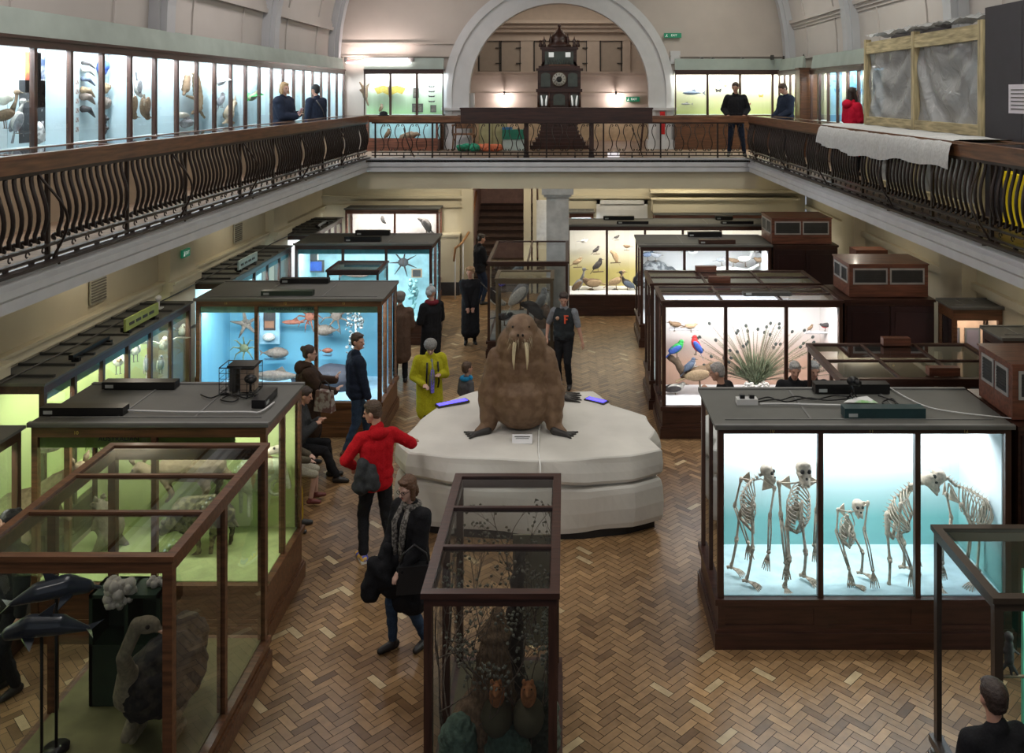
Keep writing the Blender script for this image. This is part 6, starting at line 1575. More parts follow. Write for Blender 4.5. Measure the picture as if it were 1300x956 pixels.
    for nm,a in zip(('arm','arm'),arms):
        S,E,Wr,hd,HL=q(a[0]),q(a[1]),q(a[2]),a[3],a[4]; m=MB()
        bone(m,S,E,.012*sc); off=Vector((.010,.006,0)); 
        m.tube([E-off,Wr-off],[.010*sc,.008*sc],6); m.tube([E+off,E.lerp(Wr,.5)+off*2.2,Wr+off],[.009*sc,.007*sc,.009*sc],6)
        m.ell(S,.022*sc,seg=8,rings=6); m.ell(E,.020*sc,seg=8,rings=6)
        digits(m,Wr,hd,HL)
        ar=obj('foreleg' if quad else 'arm',m,M_bone2,t)
        # shoulder blade and collar bone
        b=MB(); c=ch.lerp(S,.45)+Vector((0,.05,-.02)); b.add([S,c+Vector((0,.02,.05)),c+Vector((-.02 if S.x>c.x else .02,.03,-.11)),S+Vector((0,.012,0)),c+Vector((0,.032,.05)),c+Vector((-.02 if S.x>c.x else .02,.042,-.11))],[(0,1,2),(5,4,3),(0,3,4,1),(1,4,5,2),(2,5,3,0)])
        b.tube([S,S.lerp(ch,.5)+V3*.04,ch+V3*.04],.007*sc,5); obj('shoulder_blade',b,M_bone2,ar)
    # pelvis
    P=sp[0]; m=MB()
    for s,lg in zip((-1,1),legs):
        H=q(lg[0]); w=P.lerp(H,.5)
        b=[C_(P+Vector((0,0,.03)),P+(H-P)*.5+Vector((0,0,.12*sc)),.02,.03*sc),C_(P+(H-P)*.5+Vector((0,0,.12*sc)),H,.03*sc,.022*sc),C_(H,P+V3*.08-Vector((0,0,.05)),.018*sc,.014*sc)]
        for c_ in b: m.cap(c_[1],c_[2],c_[3],c_[4],n=8)
    obj('pelvis',m,M_bone2,t)
    for lg in legs:
        H,K,A,fd,FL=q(lg[0]),q(lg[1]),q(lg[2]),lg[3],lg[4]; m=MB()
        bone(m,H,K,.014*sc); bone(m,K,A,.011*sc); off=Vector((.016,.008,0)); m.tube([K+off,A+off],.005*sc,5); m.ell(K+Vector((0,-.02,0)),.018*sc,seg=8,rings=6)
        m.tube([A+Vector((-.0,.02,-.02)),A-Vector(fd).normalized()*.05-Vector((0,0,.03))],[.016*sc,.014*sc],6)
        digits(m,A-Vector((0,0,.015)),Vector(fd)+Vector((0,0,-.12)),FL,5,.55); obj('hind_leg' if quad else 'leg',m,M_bone2,t)
    return t
Yk=9.27
skeleton('ape skeleton leaning forward on long arms at the left of the skeleton case',Yk,[(950,662),(944,642),(944,625),(953,612),(965,603)],(973,597),(.9,-.5,-.1),(.25,.9,.085,.095),
  [((981,615,-.08),(974,648,-.12),(972,692,-.14),(-.3,-.3,-1),.13),((944,614,.12),(935,648,.1),(950,690,.02),(.1,-.1,-1),.13)],
  [((954,660,-.04),(953,690,-.10),(946,730,-.08),(.8,-.5,0),.14),((941,662,.1),(937,690,.08),(931,726,.12),(.7,-.5,0),.13)],scale=1.05,ventral=(.5,-.8,-.4))
skeleton('large upright ape skeleton facing forward, second from left in the skeleton case',Yk,[(1008,664),(1009,645),(1012,625),(1018,606)],(1020,594),(.05,-1,-.1),(.2,.93,.10,.125),
  [((989,613,0),(989,650,-.08),(993,704,-.16),(0,-.2,-1),.12),((1040,612,.02),(1036,648,-.02),(1034,692,.0),(.1,-.2,-1),.12)],
  [((999,668,-.02),(997,700,-.16),(993,735,-.12),(.1,-.9,0),.17),((1019,664,.02),(1021,698,-.06),(1021,730,.02),(.6,-.6,0),.16)],scale=1.3,ventral=(.1,-1,-.1))
skeleton('small ape skeleton raising one arm to its head, middle bay of the skeleton case',Yk,[(1074,683),(1072,668),(1076,655),(1084,645)],(1089,641),(.1,-1,0),(.2,.93,.07,.085),
  [((1064,647,0),(1060,672,-.05),(1073,714,-.12),(.1,-.3,-1),.13),((1101,637,-.02),(1094,668,-.08),(1103,716,-.12),(.1,-.2,-1),.13)],
  [((1068,682,-.02),(1069,700,-.10),(1078,733,-.10),(.9,-.4,0),.16),((1082,676,.04),(1095,701,.0),(1096,729,.06),(.8,-.5,0),.13)],scale=.95,ventral=(.15,-1,-.1))
skeleton('stooping ape skeleton walking on all fours, half behind the second mullion',Yk+.02,[(1127,668),(1127,650),(1136,632),(1156,616)],(1178,608),(1,-.25,-.1),(.15,.95,.13,.12),
  [((1138,634,-.12),(1134,674,-.14),(1150,712,-.14),(.1,-.1,-1),.14),((1168,626,.12),(1170,668,.12),(1168,706,.12),(.1,-.1,-1),.13)],
  [((1124,672,-.06),(1126,706,-.08),(1125,737,-.08),(.9,-.5,0),.18),((1142,664,.10),(1151,694,.08),(1152,724,.1),(.9,-.3,0),.16)],scale=1.2,ventral=(.55,-.35,-.8))
skeleton('large four-legged skeleton with deep rib cage and raised jaws in the right bay',Yk+.02,[(1262,655),(1250,634),(1232,622),(1213,616),(1203,607)],(1192,604),(-1,-.2,.15),(.2,.78,.15,.12),
  [((1214,634,-.12),(1226,662,-.13),(1219,716,-.13),(-.5,-.2,-1),.12),((1208,634,.12),(1214,664,.12),(1208,716,.12),(-.5,-.2,-1),.12)],
  [((1260,660,-.12),(1262,694,-.13),(1262,736,-.12),(-.8,-.3,0),.13),((1252,660,.12),(1250,690,.12),(1247,730,.12),(-.8,-.3,0),.13)],scale=1.15,ventral=(-.1,-.25,-1),nrib=14,quad=True)
# ================================================================== specimens of the upper gallery cases
XU=-6.32
def UP(px,py,X=XU):
    Y=X*F/(px-CX); return Vector((X,Y,EZ-(py-HY)*Y/F))
for lab,px,py,L,kw in (('large brown long-legged bird at the left end of the gallery cases',6,146,.46,dict(body=F_BR,neck=.22,pitch=20)),
  ('tall white-breasted seabird beside the brown long-legged bird in the gallery case',22,153,.46,dict(body=F_WH,wing=F_GR,pitch=75,neck=.12)),
  ('brown hanging bird skin, left of the pair in the gallery case',167,136,.55,dict(body=F_BR,pitch=-88,legs=0,tail=.2)),
  ('brown hanging bird skin, right of the pair in the gallery case',184,137,.55,dict(body=F_BR,pitch=-88,legs=0,tail=.2)),
  ('pale grey bird above the two brown bird skins',175,112,.42,dict(body=F_WH,wing=F_GR,pitch=-85,legs=0)),
  ('grey crested bird in the gallery case above the cream wallaby',281,104,.42,dict(body=F_GR,wing=F_WH,spread=True,legs=0)),
  ('grey long-tailed bird perched left of the cream wallaby',281,127,.42,dict(body=F_GR,belly=F_WH,pitch=60,tail=.9)),
  ('greenish bird in the gallery case behind the blonde woman, to her left',321,123,.50,dict(body=F_OL,wing=F_GN,spread=True,legs=0))):
    bird(lab,UP(px,py),L*.78,face=60,**kw)
def plain(label,name,cat,mb,m,loc,rz=0,group=None): return single(name,label,cat,mb,m,loc,rz,group)
for px,py,r,lab in ((4,124,.075,'large pale egg mounted at the left end of the gallery cases'),(13,124,.04,'small pale egg right of the large egg')):
    plain(lab,'egg','egg',MB().ell((0,0,0),(r,r,r*1.15)).cyl((0,0,0),(-.12,0,0),.01,.01,6),M_bone,UP(px,py,-6.3))
for px,py,w,h,m,lab in ((41,92,.36,.52,spotted('amber_print',(.45,.28,.06),(.30,.05,.02),5),'amber and red picture on the pale gallery case wall'),
   (54,101,.34,.72,spotted('blue_print',(.04,.07,.15),(.45,.45,.45),7),'tall dark blue picture right of the amber one'),(47,141,.80,.78,spotted('black_grid',(.02,.022,.025),(.5,.5,.5),18,.7,.68,0),'black board of small white specimens under the two pictures')):
    p=UP(px,py,-6.46); t=thing('framed_picture',lab,'picture',(p.x+.005,p.y,p.z),R(90)); obj('frame',MB().box(-w/2,w/2,0,.02,-h/2,h/2),M_darkgrey,t); obj('picture',MB().box(-w/2+.015,w/2-.015,-.006,0,-h/2+.015,h/2-.015),m,t)
plain('white coral-like skeleton standing below the black specimen board','coral_skeleton','coral',MB().lathe([(.02,0),(.07,.03),(.085,.13),(.06,.22),(.02,.27)],n=10).tube([(0,.05,.1),(.0,.1,.27)],.015,5),spotted('coral_bone',(.7,.7,.68),(.25,.25,.25),18),UP(48,183,-6.3)+Vector((0,0,0)))
for k,(py,h) in enumerate(((80,.03),(88.5,.035),(100,.035),(114,.05),(122,.06),(138,.05))):
    p=UP(110,py,-6.40); plain('horn or beak specimen, number %s from the top of the vertical row'%(('one','two','three','four','five','six')[k]),'horn','horn',MB().tube([(0,-.10,0),(.02,.02,-.01),(.03,.16,-.07-.02*k*.5)],[h,h*.8,.008],7),(F_DK,F_WH,F_LG,F_TN,F_SH,F_DK)[k],p,0,'row of horns in the gallery case')
for k,py in enumerate((104,116,128,140,152,164)):
    for px in (86,97):
        p=UP(px,py,-6.46); plain('small printed card in the grid of cards in the gallery case','specimen_card','card',MB().box(0,.008,-.05,.05,-.05,.05).box(.006,.012,-.035,.035,-.035,.03,1),[M_paper,spotted('card_print',(.3,.2,.18),(.5,.48,.45),22)],p,0,'grid of small cards in the gallery case')
for k,(px,py,r,m,lab) in enumerate(((130,86,.13,F_BL,'coiled dark blue shell in the gallery case'),(133,112,.09,F_TN,'tan knobbly shell below the blue shell'),(133,131,.10,F_SH,'elongated pinkish shell below the tan one'),(131,152,.06,F_DK,'small dark beetle below the shells, upper'),(131,164,.06,F_DK,'small dark beetle below the shells, lower'))):
    p=UP(px,py,-6.42); plain(lab,'shell' if k<3 else 'beetle','shell' if k<3 else 'beetle',MB().ell((0,0,0),(.05,r*(1.0 if k!=2 else 1.6),r*(.9 if k<3 else 1.5))).ell((.03,r*.4,r*.2),(.04,r*.5,r*.5)),m,p)
def ubeast(label,name,cat,prims,m,X=XU,ears=()):
    o=UP(prims[0][0],prims[0][1],X); t=thing(name,label,cat,o)
    q=lambda a,b,d=0: UP(a,b,X+d)-o
    blob('body',[C_(q(p[0],p[1]),q(p[2],p[3]),p[4]*.62,p[5]*.62) for p in prims],[m],voxel=.014,smooth=2,parent=t,bump=(.006,50))
    for e in ears: obj('ear',MB().tube([q(e[0],e[1]),q(e[2],e[3])],[.03,.01],7,flat=.5),m,t)
    return t
ubeast('long brown furry animal climbing head-up in the gallery case','climbing_animal','animal',[(249,100,252,125,.11,.13),(252,125,252,138,.13,.11),(249,100,246,93,.09,.05),(252,138,261,152,.05,.03),(248,125,237,122,.05,.03),(252,136,244,144,.06,.04)],F_TN)
ubeast('dark brown sloth hanging at the left of the climbing animal','sloth','sloth',[(238,98,236,113,.09,.11),(236,113,233,120,.06,.04),(238,98,243,93,.05,.03)],F_BR)
ubeast('pale animal skull at the lower left of the climbing animal','skull','skull',[(230,146,236,146,.09,.07),(236,146,240,147,.05,.03)],M_bone)
ubeast('grey rocky base under the pale skull','craggy_rock','rock',[(234,157,241,156,.12,.10),(236,150,240,151,.06,.05)],F_GR)
ubeast('cream wallaby with upright dark ears sitting in the gallery case','wallaby','wallaby',[(290,146,293,136,.17,.12),(293,136,297,130,.10,.08),(297,130,301,132,.06,.035),(288,154,296,156,.07,.05),(290,152,283,157,.06,.03)],mat('cream_fur',(.48,.38,.26),.9,var=.2,scale=25,bump=.4),ears=((295,128,294,121),(298,127,299,121)))
# end-wall gallery cases
YU=25.08
t=thing('flying_squirrel','dark gliding squirrel skin spread in the left bay left of the arch','squirrel',W(463,118,YU)); 
blob('body',[C_((0,0,.12),(.02,0,-.1),.09,.07),C_((-.02,0,.12),(-.14,0,.30),.05,.02),C_((.04,0,.12),(.12,0,.26),.05,.02),C_((.02,0,-.1),(.10,0,-.34),.04,.025),C_((0,0,0),(-.12,0,.08),.07,.03)],[F_BR],voxel=.014,parent=t)
obj('eye',MB().ell((.06,-.06,.16),.01,seg=6,rings=4),M_eye,t)
t=thing('flying_fox','yellow-winged bat spread in the middle bay left of the arch','bat',W(495,116,YU)); 
blob('body',[C_((0,0,.1),(0,0,-.14),.06,.035)],[F_BR],voxel=.014,parent=t)
for q in (-1,1): obj('wing',MB().add([(0,-.01,.12),(q*.2,-.01,.17),(q*.44,-.01,.08),(q*.34,-.01,-.08),(q*.2,-.01,-.03),(q*.04,-.01,-.1),(0,.01,.12),(q*.2,.01,.17),(q*.44,.01,.08),(q*.34,.01,-.08),(q*.2,.01,-.03),(q*.04,.01,-.1)],[(0,1,2,3,4,5),(11,10,9,8,7,6)]+[(i,(i+1)%6,6+(i+1)%6,6+i) for i in range(6)]),F_YL,t)
bird('small grey-brown bird at the bottom of the middle bay left of the arch',W(484,137,YU),.28,F_BR,pitch=70)
for px,py,w,h,lab in ((528,118,.16,.28,'dark upright specimen picture, upper left in the third bay left of the arch'),(530,137,.30,.24,'dark square picture at the bottom of the third bay left of the arch'),(550,138,.16,.20,'small brown framed picture at the bottom right of the third bay')):
    panel(lab,px,py,25.12,w,h,M_darkgrey,mat('murky_print',(.10,.09,.07),.6,var=.5,scale=12))
for k,py in enumerate((110,116.5,122.5,129)):
    p=W(548,py,25.12); single('mounted_moth','small dark moth number %s from the top in the third bay left of the arch'%('one','two','three','four')[k],'moth',MB().ell((0,0,0),(.03,.01,.02),seg=8,rings=5).add([(0,0,.01),(-.1,-.0,.03),(-.07,0,-.02),(0,-.004,-.01),(.1,0,.03),(.07,0,-.02)],[(0,1,2,3),(0,3,5,4)]),F_DK,p,0,'column of small moths')
t=fish('dark dolphin-shaped fish across the left bay right of the arch',879,118,25.05,.56,F_LG,180)
t=fish('pale smaller fish below the dark one right of the arch',871,132,25.05,.30,F_GR,180)
t=fish('small grey fish at the top left bay right of the arch',868,106,25.05,.20,F_GR,180)
for px,py,w,lab in ((912,115,.17,'black butterfly in the second bay right of the arch'),(915,103,.10,'small blue-black butterfly above the black one'),(921,109,.08,'tiny brown moth right of the butterflies'),(966,122,.13,'yellow-brown butterfly in the third bay right of the arch'),(951,132,.10,'small orange butterfly low in the third bay right of the arch')):
    t=thing('butterfly',lab,'butterfly',W(px,py,25.1),0,'pinned butterflies right of the arch'); m={912:F_DK,915:F_BL,921:F_BR,966:F_YL,951:F_OR}[px]
    obj('body',MB().ell((0,0,0),(.008,.006,w*.3),seg=6,rings=5),F_DK,t)
    for q in (-1,1): obj('wing',MB().add([(0,-.004,w*.1),(q*w*.5,-.004,w*.42),(q*w*.48,-.004,w*.02),(q*w*.32,-.004,-w*.32),(0,-.004,-w*.12)],[(0,1,2,3,4)]),m,t)
p=Vector((6.13,6.13*F/(1087-CX),5.30)); t=thing('poster','blue and white poster figure in the right gallery case beside the woman in red','poster',p,R(-90)); obj('sheet',MB().box(-.35,.35,0,.01,-.45,.55),spotted('poster_print',(.10,.3,.5),(.5,.6,.65),5,.6,.5,0),t)
# low animal case
bird('small dark animal-like bird at the left of the low glazed case',W(492,170,24.5),.34,F_BR,pitch=60)
t,_=beast('brown crouching hare-like animal in the low glazed case','hare','animal',24.5,[(512,175,0,522,172,0,.11,.12),(522,172,0,529,170,0,.09,.06),(529,170,0,533,171,0,.05,.03)],F_BR,vox=.02)
# ================================================================== the clock beyond the rail
def clock():
    Y=25.35; c=W(710,188,Y); t=thing('ornate_clock','tall dark carved clock tower with white dial in the middle of the arch','clock',(c.x,Y,BZ)); k=F/Y
    def X(px): return (px-710)/k
    def Z(py): return EZ-(py-HY)*Y/F-BZ
    D=M_mahog; m=MB()
    # flared plinth
    for i in range(7):
        a=i/6; w=.80-.30*math.sin(a*PI/2); z0=Z(188)+(Z(157)-Z(188))*i/7; z1=Z(188)+(Z(157)-Z(188))*(i+1)/7
        m.box(-w,w,-.45+.12*a,.45-.12*a,z0,z1-.01).box(-w-.02,w+.02,-.47+.12*a,.47-.12*a,z1-.03,z1)
    obj('plinth',m,D,t)
    m=MB().box(X(683),X(737),-.3,.3,Z(157),Z(116)).box(X(681),X(739),-.34,.34,Z(117),Z(113)).box(X(681),X(739),-.34,.34,Z(139),Z(136))
    for px in (684,697,723,736): m.cyl((X(px),-.33,Z(136)),(X(px),-.33,Z(117)),.03,.03,8)
    obj('lower_stage',m,D,t)
    m=MB().box(X(683),X(737),-.28,.28,Z(113),Z(88)).box(X(681),X(740),-.33,.33,Z(90),Z(87))
    obj('dial_stage',m,D,t)
    d=obj('dial',MB().cyl((0,-.29,Z(101)),(0,-.33,Z(101)),.215,.215,28),mat('dial_rim',(.08,.05,.03),.4),t)
    dd=MB().cyl((0,-.33,Z(101)),(0,-.34,Z(101)),.185,.185,28)
    obj('dial_plate',dd,mat('dial_white',(.48,.47,.42),.5),d)
    n=MB()
    for i in range(12):
        a=i*PI/6; n.obox((.145*math.sin(a),-.343,Z(101)+.145*math.cos(a)),(.014,.004,.045),(0,a,0))
    n.obox((.03,-.346,Z(101)+.05),(.016,.004,.12),(0,.5,0)).obox((-.05,-.346,Z(101)-.02),(.014,.004,.13),(0,-1.9,0)).cyl((0,-.34,Z(101)),(0,-.35,Z(101)),.08,.08,16)
    obj('hands_and_numerals',n,M_ink,d)
    gp=mat('clock_niche',(.07,.085,.075),.5)
    for px,py0,py1,w in ((693,113,92,.13),(727,113,92,.13),(710,136,119,.16),(691,136,119,.12),(729,136,119,.12)):
        a=MB().box(X(px)-w,X(px)+w,-.335,-.325,Z(py0)+.06,Z(py1)-.08); a.lathe([(w,0),(w,.01)],(0,0,0),3) if False else None
        for j in range(8):
            th=PI*j/8; th2=PI*(j+1)/8
            a.add([(X(px),-.336,Z(py1)-.08),(X(px)+w*math.cos(th),-.336,Z(py1)-.08+w*.5*math.sin(th)),(X(px)+w*math.cos(th2),-.336,Z(py1)-.08+w*.5*math.sin(th2))],[(0,1,2)])
        f=obj('niche',a,gp,t)
        if py0==136 and px!=710:
            for q in (-.05,.05): obj('white_figure',MB().tube([(X(px)+q,-.35,Z(134)),(X(px)+q*1.2,-.35,Z(127)),(X(px)+q*1.6,-.35,Z(121))],[.022,.03,.018],6),mat('figure_white',(.8,.82,.8),.5,emit=.35),f)
    m=MB().box(X(688),X(732),-.25,.25,Z(87),Z(62)).box(X(686),X(734),-.28,.28,Z(63),Z(60)).box(X(684),X(736),-.28,.28,Z(87),Z(84))
    for s in (-1,1):
        for i in range(4): m.box(s*(.50-.04*i)-.04,s*(.50-.04*i)+.04,-.25,.25,Z(87)+.06*i,Z(87)+.06*(i+1))
    obj('upper_stage',m,D,t)
    obj('gallery_opening',MB().box(X(692),X(728),-.262,-.25,Z(82),Z(66)),gp,t)
    for px in (700,721): obj('lit_window',MB().box(X(px)-.07,X(px)+.07,-.27,-.262,Z(73),Z(67)),MATS['figure_white'],t)
    obj('ledge',MB().box(X(697),X(724),-.29,-.25,Z(84),Z(82)),M_brown,t)
    for k2 in range(9): obj('apostle_figure',MB().lathe([(.018,0),(.024,.04),(.014,.09),(.02,.11),(.006,.14)],(X(697)+(X(724)-X(697))*k2/8,-.275,Z(82)),6),gp,t)
    m=MB().lathe([(.34,0),(.33,.06),(.22,.14),(.24,.22),(.20,.34),(.10,.44),(.05,.5),(.03,.6)],(0,0,Z(60)),16); obj('ogee_dome',m,D,t)
    z=Z(60)+.6; obj('finial',MB().box(-.02,.02,-.02,.02,z-.05,Z(36)).box(-.10,.10,-.02,.02,Z(40)-.02,Z(40)+.03).ell((0,0,z),.05,seg=8,rings=6),D,t)
    for s in (-1,1):
        for xx,h in ((.24,.30),(.42,.22),(.52,.12)):
            obj('pinnacle',MB().lathe([(.05,0),(.06,.05),(.03,.12),(.055,.18),(.02,h),(.008,h+.08)],(s*xx,-.1,Z(60)),8),D,t)
clock()
# things on the far gallery floor
def chair():
    x=(sx(573,24.5)+sx(605,24.5))/2; t=thing('wooden_armchair','brown wooden armchair behind the far rail, left of the green bag','chair',(x,24.5,BZ)); w=wood('chair_wood',(.17,.08,.035),.5,axis=2)
    obj('seat',MB().box(-.27,.27,-.25,.25,.42,.46),w,t)
    obj('backrest',MB().box(-.25,.25,.20,.23,.58,.90).box(-.2,.2,.20,.235,.9,.95),w,t)
    for a in (-1,1):
        for b in (-1,1): obj('leg',MB().cyl((a*.25,b*.23,.42),(a*.28,b*.25,0),.024,.02,8),w,t)
        obj('armrest',MB().box(a*.27-.03,a*.27+.03,-.26,.22,.66,.70).box(a*.27-.02,a*.27+.02,-.24,-.20,.46,.66),w,t)
        obj('back_post',MB().box(a*.25-.02,a*.25+.02,.20,.24,.46,.9),w,t)
chair()
def bag(label,px,py,Y,m,L=.45):
    p=W(px,py,Y); rr=random.Random(px); pr=[E_((rr.uniform(-L/2,L/2),rr.uniform(-.1,.1),rr.uniform(.05,.13)),(.13,.12,rr.uniform(.07,.12))) for k in range(9)]
    o=blob('bundle',pr,[m],voxel=.016,loc=(p.x,Y,BZ),bump=(.014,30)); tag(o,label,'bag')
bag('crumpled green bundle on the far gallery floor beside the chair',594,188,24.0,cloth('green_bag',(.03,.22,.13)))
bag('crumpled orange bundle on the far gallery floor right of the green one',621,188,24.0,cloth('orange_bag',(.50,.14,.07)),.55)
p=W(654,178,24.6); t=thing('storage_crate','green plastic crate on a pale cupboard left of the clock','crate',(p.x,24.6,BZ))
obj('lower_box',MB().box(-.32,.32,-.2,.2,0,.30),mat('pale_box',(.42,.50,.47),.6),t); obj('crate_body',MB().box(-.34,.34,-.22,.22,.30,.56),mat('green_plastic',(.015,.16,.10),.4),t); obj('blue_lid',MB().box(-.34,-.08,-.22,.22,.56,.62),mat('blue_plastic',(.03,.14,.30),.4),t)
p=W(628,165,25.0); t=thing('low_cupboard','low yellow-green cupboard with framed doors behind the orange bundle','cupboard',(sx(626,24.9),24.9,BZ)); obj('carcass',MB().box(-.38,.38,-.15,.15,0,.95),mat('ochre_green',(.30,.27,.13),.7),t)
for q in (-1,1): obj('door',MB().box(q*.19-.17,q*.19+.17,-.17,-.15,.05,.9),mat('ochre_green_door',(.36,.33,.17),.7),t)
x=sx(841,24.85); t=thing('fire_extinguisher','red fire extinguisher on the pier right of the clock','extinguisher',(x,24.75,BZ+.42)); obj('cylinder',MB().lathe([(.055,0),(.06,.02),(.06,.36),(.04,.42),(.02,.44)],n=14),mat('red_enamel',(.5,.01,.01),.3,coat=.4),t); obj('nozzle',MB().tube([(0,0,.44),(0,0,.48),(.06,0,.46),(.08,0,.2)],.012,6),M_black,t); obj('sign',MB().box(-.07,.07,.10,.11,.5,.62),MATS['red_enamel'],t); obj('bracket',MB().box(-.05,.05,.03,.13,.1,.2),M_black,t)
single('leaning_plank','dark narrow board leaning against the pier behind the far rail','plank',MB().obox((0,0,.42),(.05,.04,.9),(0,.10,0)),M_mahog,(sx(815,24.3),24.3,BZ))
single('light_box','small glowing white box low on the far rail, right of the clock','light box',MB().box(-.14,.14,-.05,.05,0,.10).box(-.15,.15,-.04,.04,.1,.12),mat('glow_white',(.9,.85,.9),.5,emit=.8),(sx(779,21.9),21.95,BZ))
# green exit signs
def exit_sign(label,px0,px1,py0,py1,Y,arrow=True,rz=0,loc=None):
    a=W(px0,py1,Y); b=W(px1,py0,Y); w=(b.x-a.x)/2; h=(b.z-a.z)/2; t=thing('exit_sign',label,'exit sign',loc or ((a.x+b.x)/2,Y,(a.z+b.z)/2),rz,'green exit signs')
    obj('panel',MB().box(-w,w,-.02,.02,-h,h),mat('exit_green',(.01,.20,.10),.5,emit=.25),t)
    text('lettering','EXIT',h*1.25,t,(w*.15,-.024,0),(R(90),0,0),mat('exit_white',(.8,.85,.8),.5,emit=.4))
    obj('running_figure',MB().ell((-w*.68,-.024,h*.45),(h*.16,.004,h*.16),seg=8,rings=5).tube([(-w*.66,-.024,h*.2),(-w*.72,-.024,-h*.2),(-w*.85,-.024,-h*.6)],h*.12,4).tube([(-w*.72,-.024,-h*.2),(-w*.58,-.024,-h*.6)],h*.1,4),MATS['exit_white'],t)
exit_sign('green EXIT sign high on the wall right of the big arch',843,865,42,48,25.1)
exit_sign('green exit sign on the wall of the room beyond the arch',795,812,123,129,29.5)
exit_sign('small green exit sign on the left pilaster under the gallery',0,22,0,10,15,rz=R(90),loc=(-6.46,15.4,2.78))
def wallbox(label,px,py,Y,w,h,m,cat='wall box',name='wall_box',rz=0,loc=None,d=.06):
    return single(name,label,cat,MB().box(-w/2,w/2,-d,0,-h/2,h/2).box(-w*.4,w*.4,-d-.01,-d,-h*.4,h*.4),m,loc or W(px,py,Y),rz)
wallbox('grey electrical box on the wall below the EXIT sign',857,73,25.2,.28,.36,M_white)
for k,px in enumerate((891,905,943)):
    p=W(px,76,25.15); t=thing('security_sensor','small round sensor above the gallery case, number %s from the arch'%('one','two','three')[k],'sensor',p,0,'sensors above the far right case'); obj('base',MB().box(-.05,.05,-.02,.05,-.06,.06),M_white,t); obj('dome',MB().ell((0,-.04,0),.06,seg=10,rings=8),M_darkgrey,t)
for k,(px,py) in enumerate(((980,73),(997,74),(1003,74),(1023,72))):
    Y=6.3*F/(px-CX)
    if Y>24.9: Y=24.8
    wallbox('small fixture above the right corner gallery cases, number %s'%('one','two','three','four')[k],px,py,Y,.09,.13,M_darkgrey,'fixture','wall_fixture',R(-90) if px>985 else 0)
# lower left wall: grilles, call point
for Y,z,lab in ((6.72*F/(718-120),2.78,'slatted ventilation grille on the near left lower wall'),(6.72*F/(718-299),2.8,'slatted ventilation grille further along the left lower wall')):
    t=thing('wall_grille',lab,'ventilation grille',(-6.68,Y,EZ-((366 if Y<14 else 295)-HY)*Y/F),R(90)); obj('frame',MB().box(-.22,.22,-.02,.0,-.20,.20),mat('grille_cream',(.42,.40,.32),.6),t)
    for k in range(9): obj('slat',MB().obox((0,-.025,-.16+.04*k),(.4,.02,.008),(R(30),0,0)),mat('grille_slat_dark',(.12,.11,.09),.6),t)
wallbox('small red and white call point on the near left lower wall',13,432,0,.10,.16,[mat('callpoint',(.35,.25,.2),.6)],'call point','call_point',R(90),(-6.66,9.55,2.88))
single('pipe_conduit','thin dark cable running along the left wall above the case roofs','cable',MB().tube([(-6.36,y,2.225+.01*math.sin(y*2)) for y in [5+.5*k for k in range(37)]],.012,5),M_darkgrey)
t=thing('white_dome_camera','small white camera standing on the left wall case roof near the pilaster','camera',(-6.25,13.9,2.19)); obj('base',MB().box(-.06,.06,-.06,.06,0,.02).cyl((0,0,.02),(0,0,.12),.02),M_white,t); obj('housing',MB().ell((0,0,.16),(.045,.06,.05)),M_white,t)
# light fittings on the roofs
fitting('black light fitting at the back edge of the lime mammal case roof',133,225,10.15,2.19)
fitting('black light fitting nearer the front left of the lime mammal case roof',55,160,9.33,2.19)
t=fitting('black light fitting along the right edge of the lime mammal case roof',340,390,9.7,2.19); t.rotation_euler=(0,0,R(90)); t.location.x=-3.22
fitting('black light fitting at the back of the sea life case roof',357,418,15.72,2.2)
fitting('dark green light fitting at the front of the sea life case roof',333,398,14.75,2.2,m=mat('dark_green_metal',(.02,.035,.025),.4))
fitting('black light fitting at the back of the far blue case roof',452,495,21.0,2.2,h=.12)
fitting('black light fitting at the front of the far blue case roof',438,484,20.1,2.2,h=.12)
fitting('black light fitting at the back of the skeleton case roof',1033,1127,9.98,2.2,h=.11)
fitting('teal-black light fitting at the front of the skeleton case roof',1070,1172,9.22,2.2,h=.11,m=mat('teal_black_metal',(.012,.04,.045),.4))
fitting('black light fitting at the back of the seabird case roof',873,916,20.8,2.2,h=.12)
fitting('dark brown light fitting at the front of the seabird case roof',887,933,19.8,2.2,h=.1,m=M_mahog)
fitting('black light fitting at the back left of the game bird case roof',766,805,23.35,2.23,h=.1)
fitting('dark fitting at the front left of the game bird case roof',783,823,22.6,2.23,h=.08)
fitting('black light fitting at the back right of the game bird case roof',908,930,23.35,2.23,h=.1)
fitting('dark fitting at the front right of the game bird case roof',915,956,22.6,2.23,h=.08)
fitting('dark grey fitting on the glass roof of the parrot case',943,1004,14.75,2.2,h=.06,m=M_darkgrey)
for k,(Y,lab) in enumerate(((11.6,'dark sign box on the near left wall case roof'),(12.9,'yellow-green lettered sign strip on the left wall case roof'),(17.2,'pale lettered sign strip on the further left wall case roof'),(22.6,'dark light rail on the furthest left wall case roof'))):
    t=thing('roof_sign',lab,'sign',(-6.04,Y,2.18),R(90)); obj('stand',MB().box(-.42,-.36,-.03,.06,0,.05).box(.36,.42,-.03,.06,0,.05).box(-.45,.45,.02,.08,0.03,.09),M_black,t)
    if k in(1,2): obj('sign_strip',MB().box(-.5,.5,-.02,.01,.05,.22),(mat('lime_sign',(.35,.42,.12),.6),mat('pale_sign',(.40,.5,.48),.6))[k-1],t); [obj('lettering',MB().box(-.4+.2*j,-.26+.2*j,-.026,-.02,.11,.15),M_darkgrey,t) for j in range(4)]
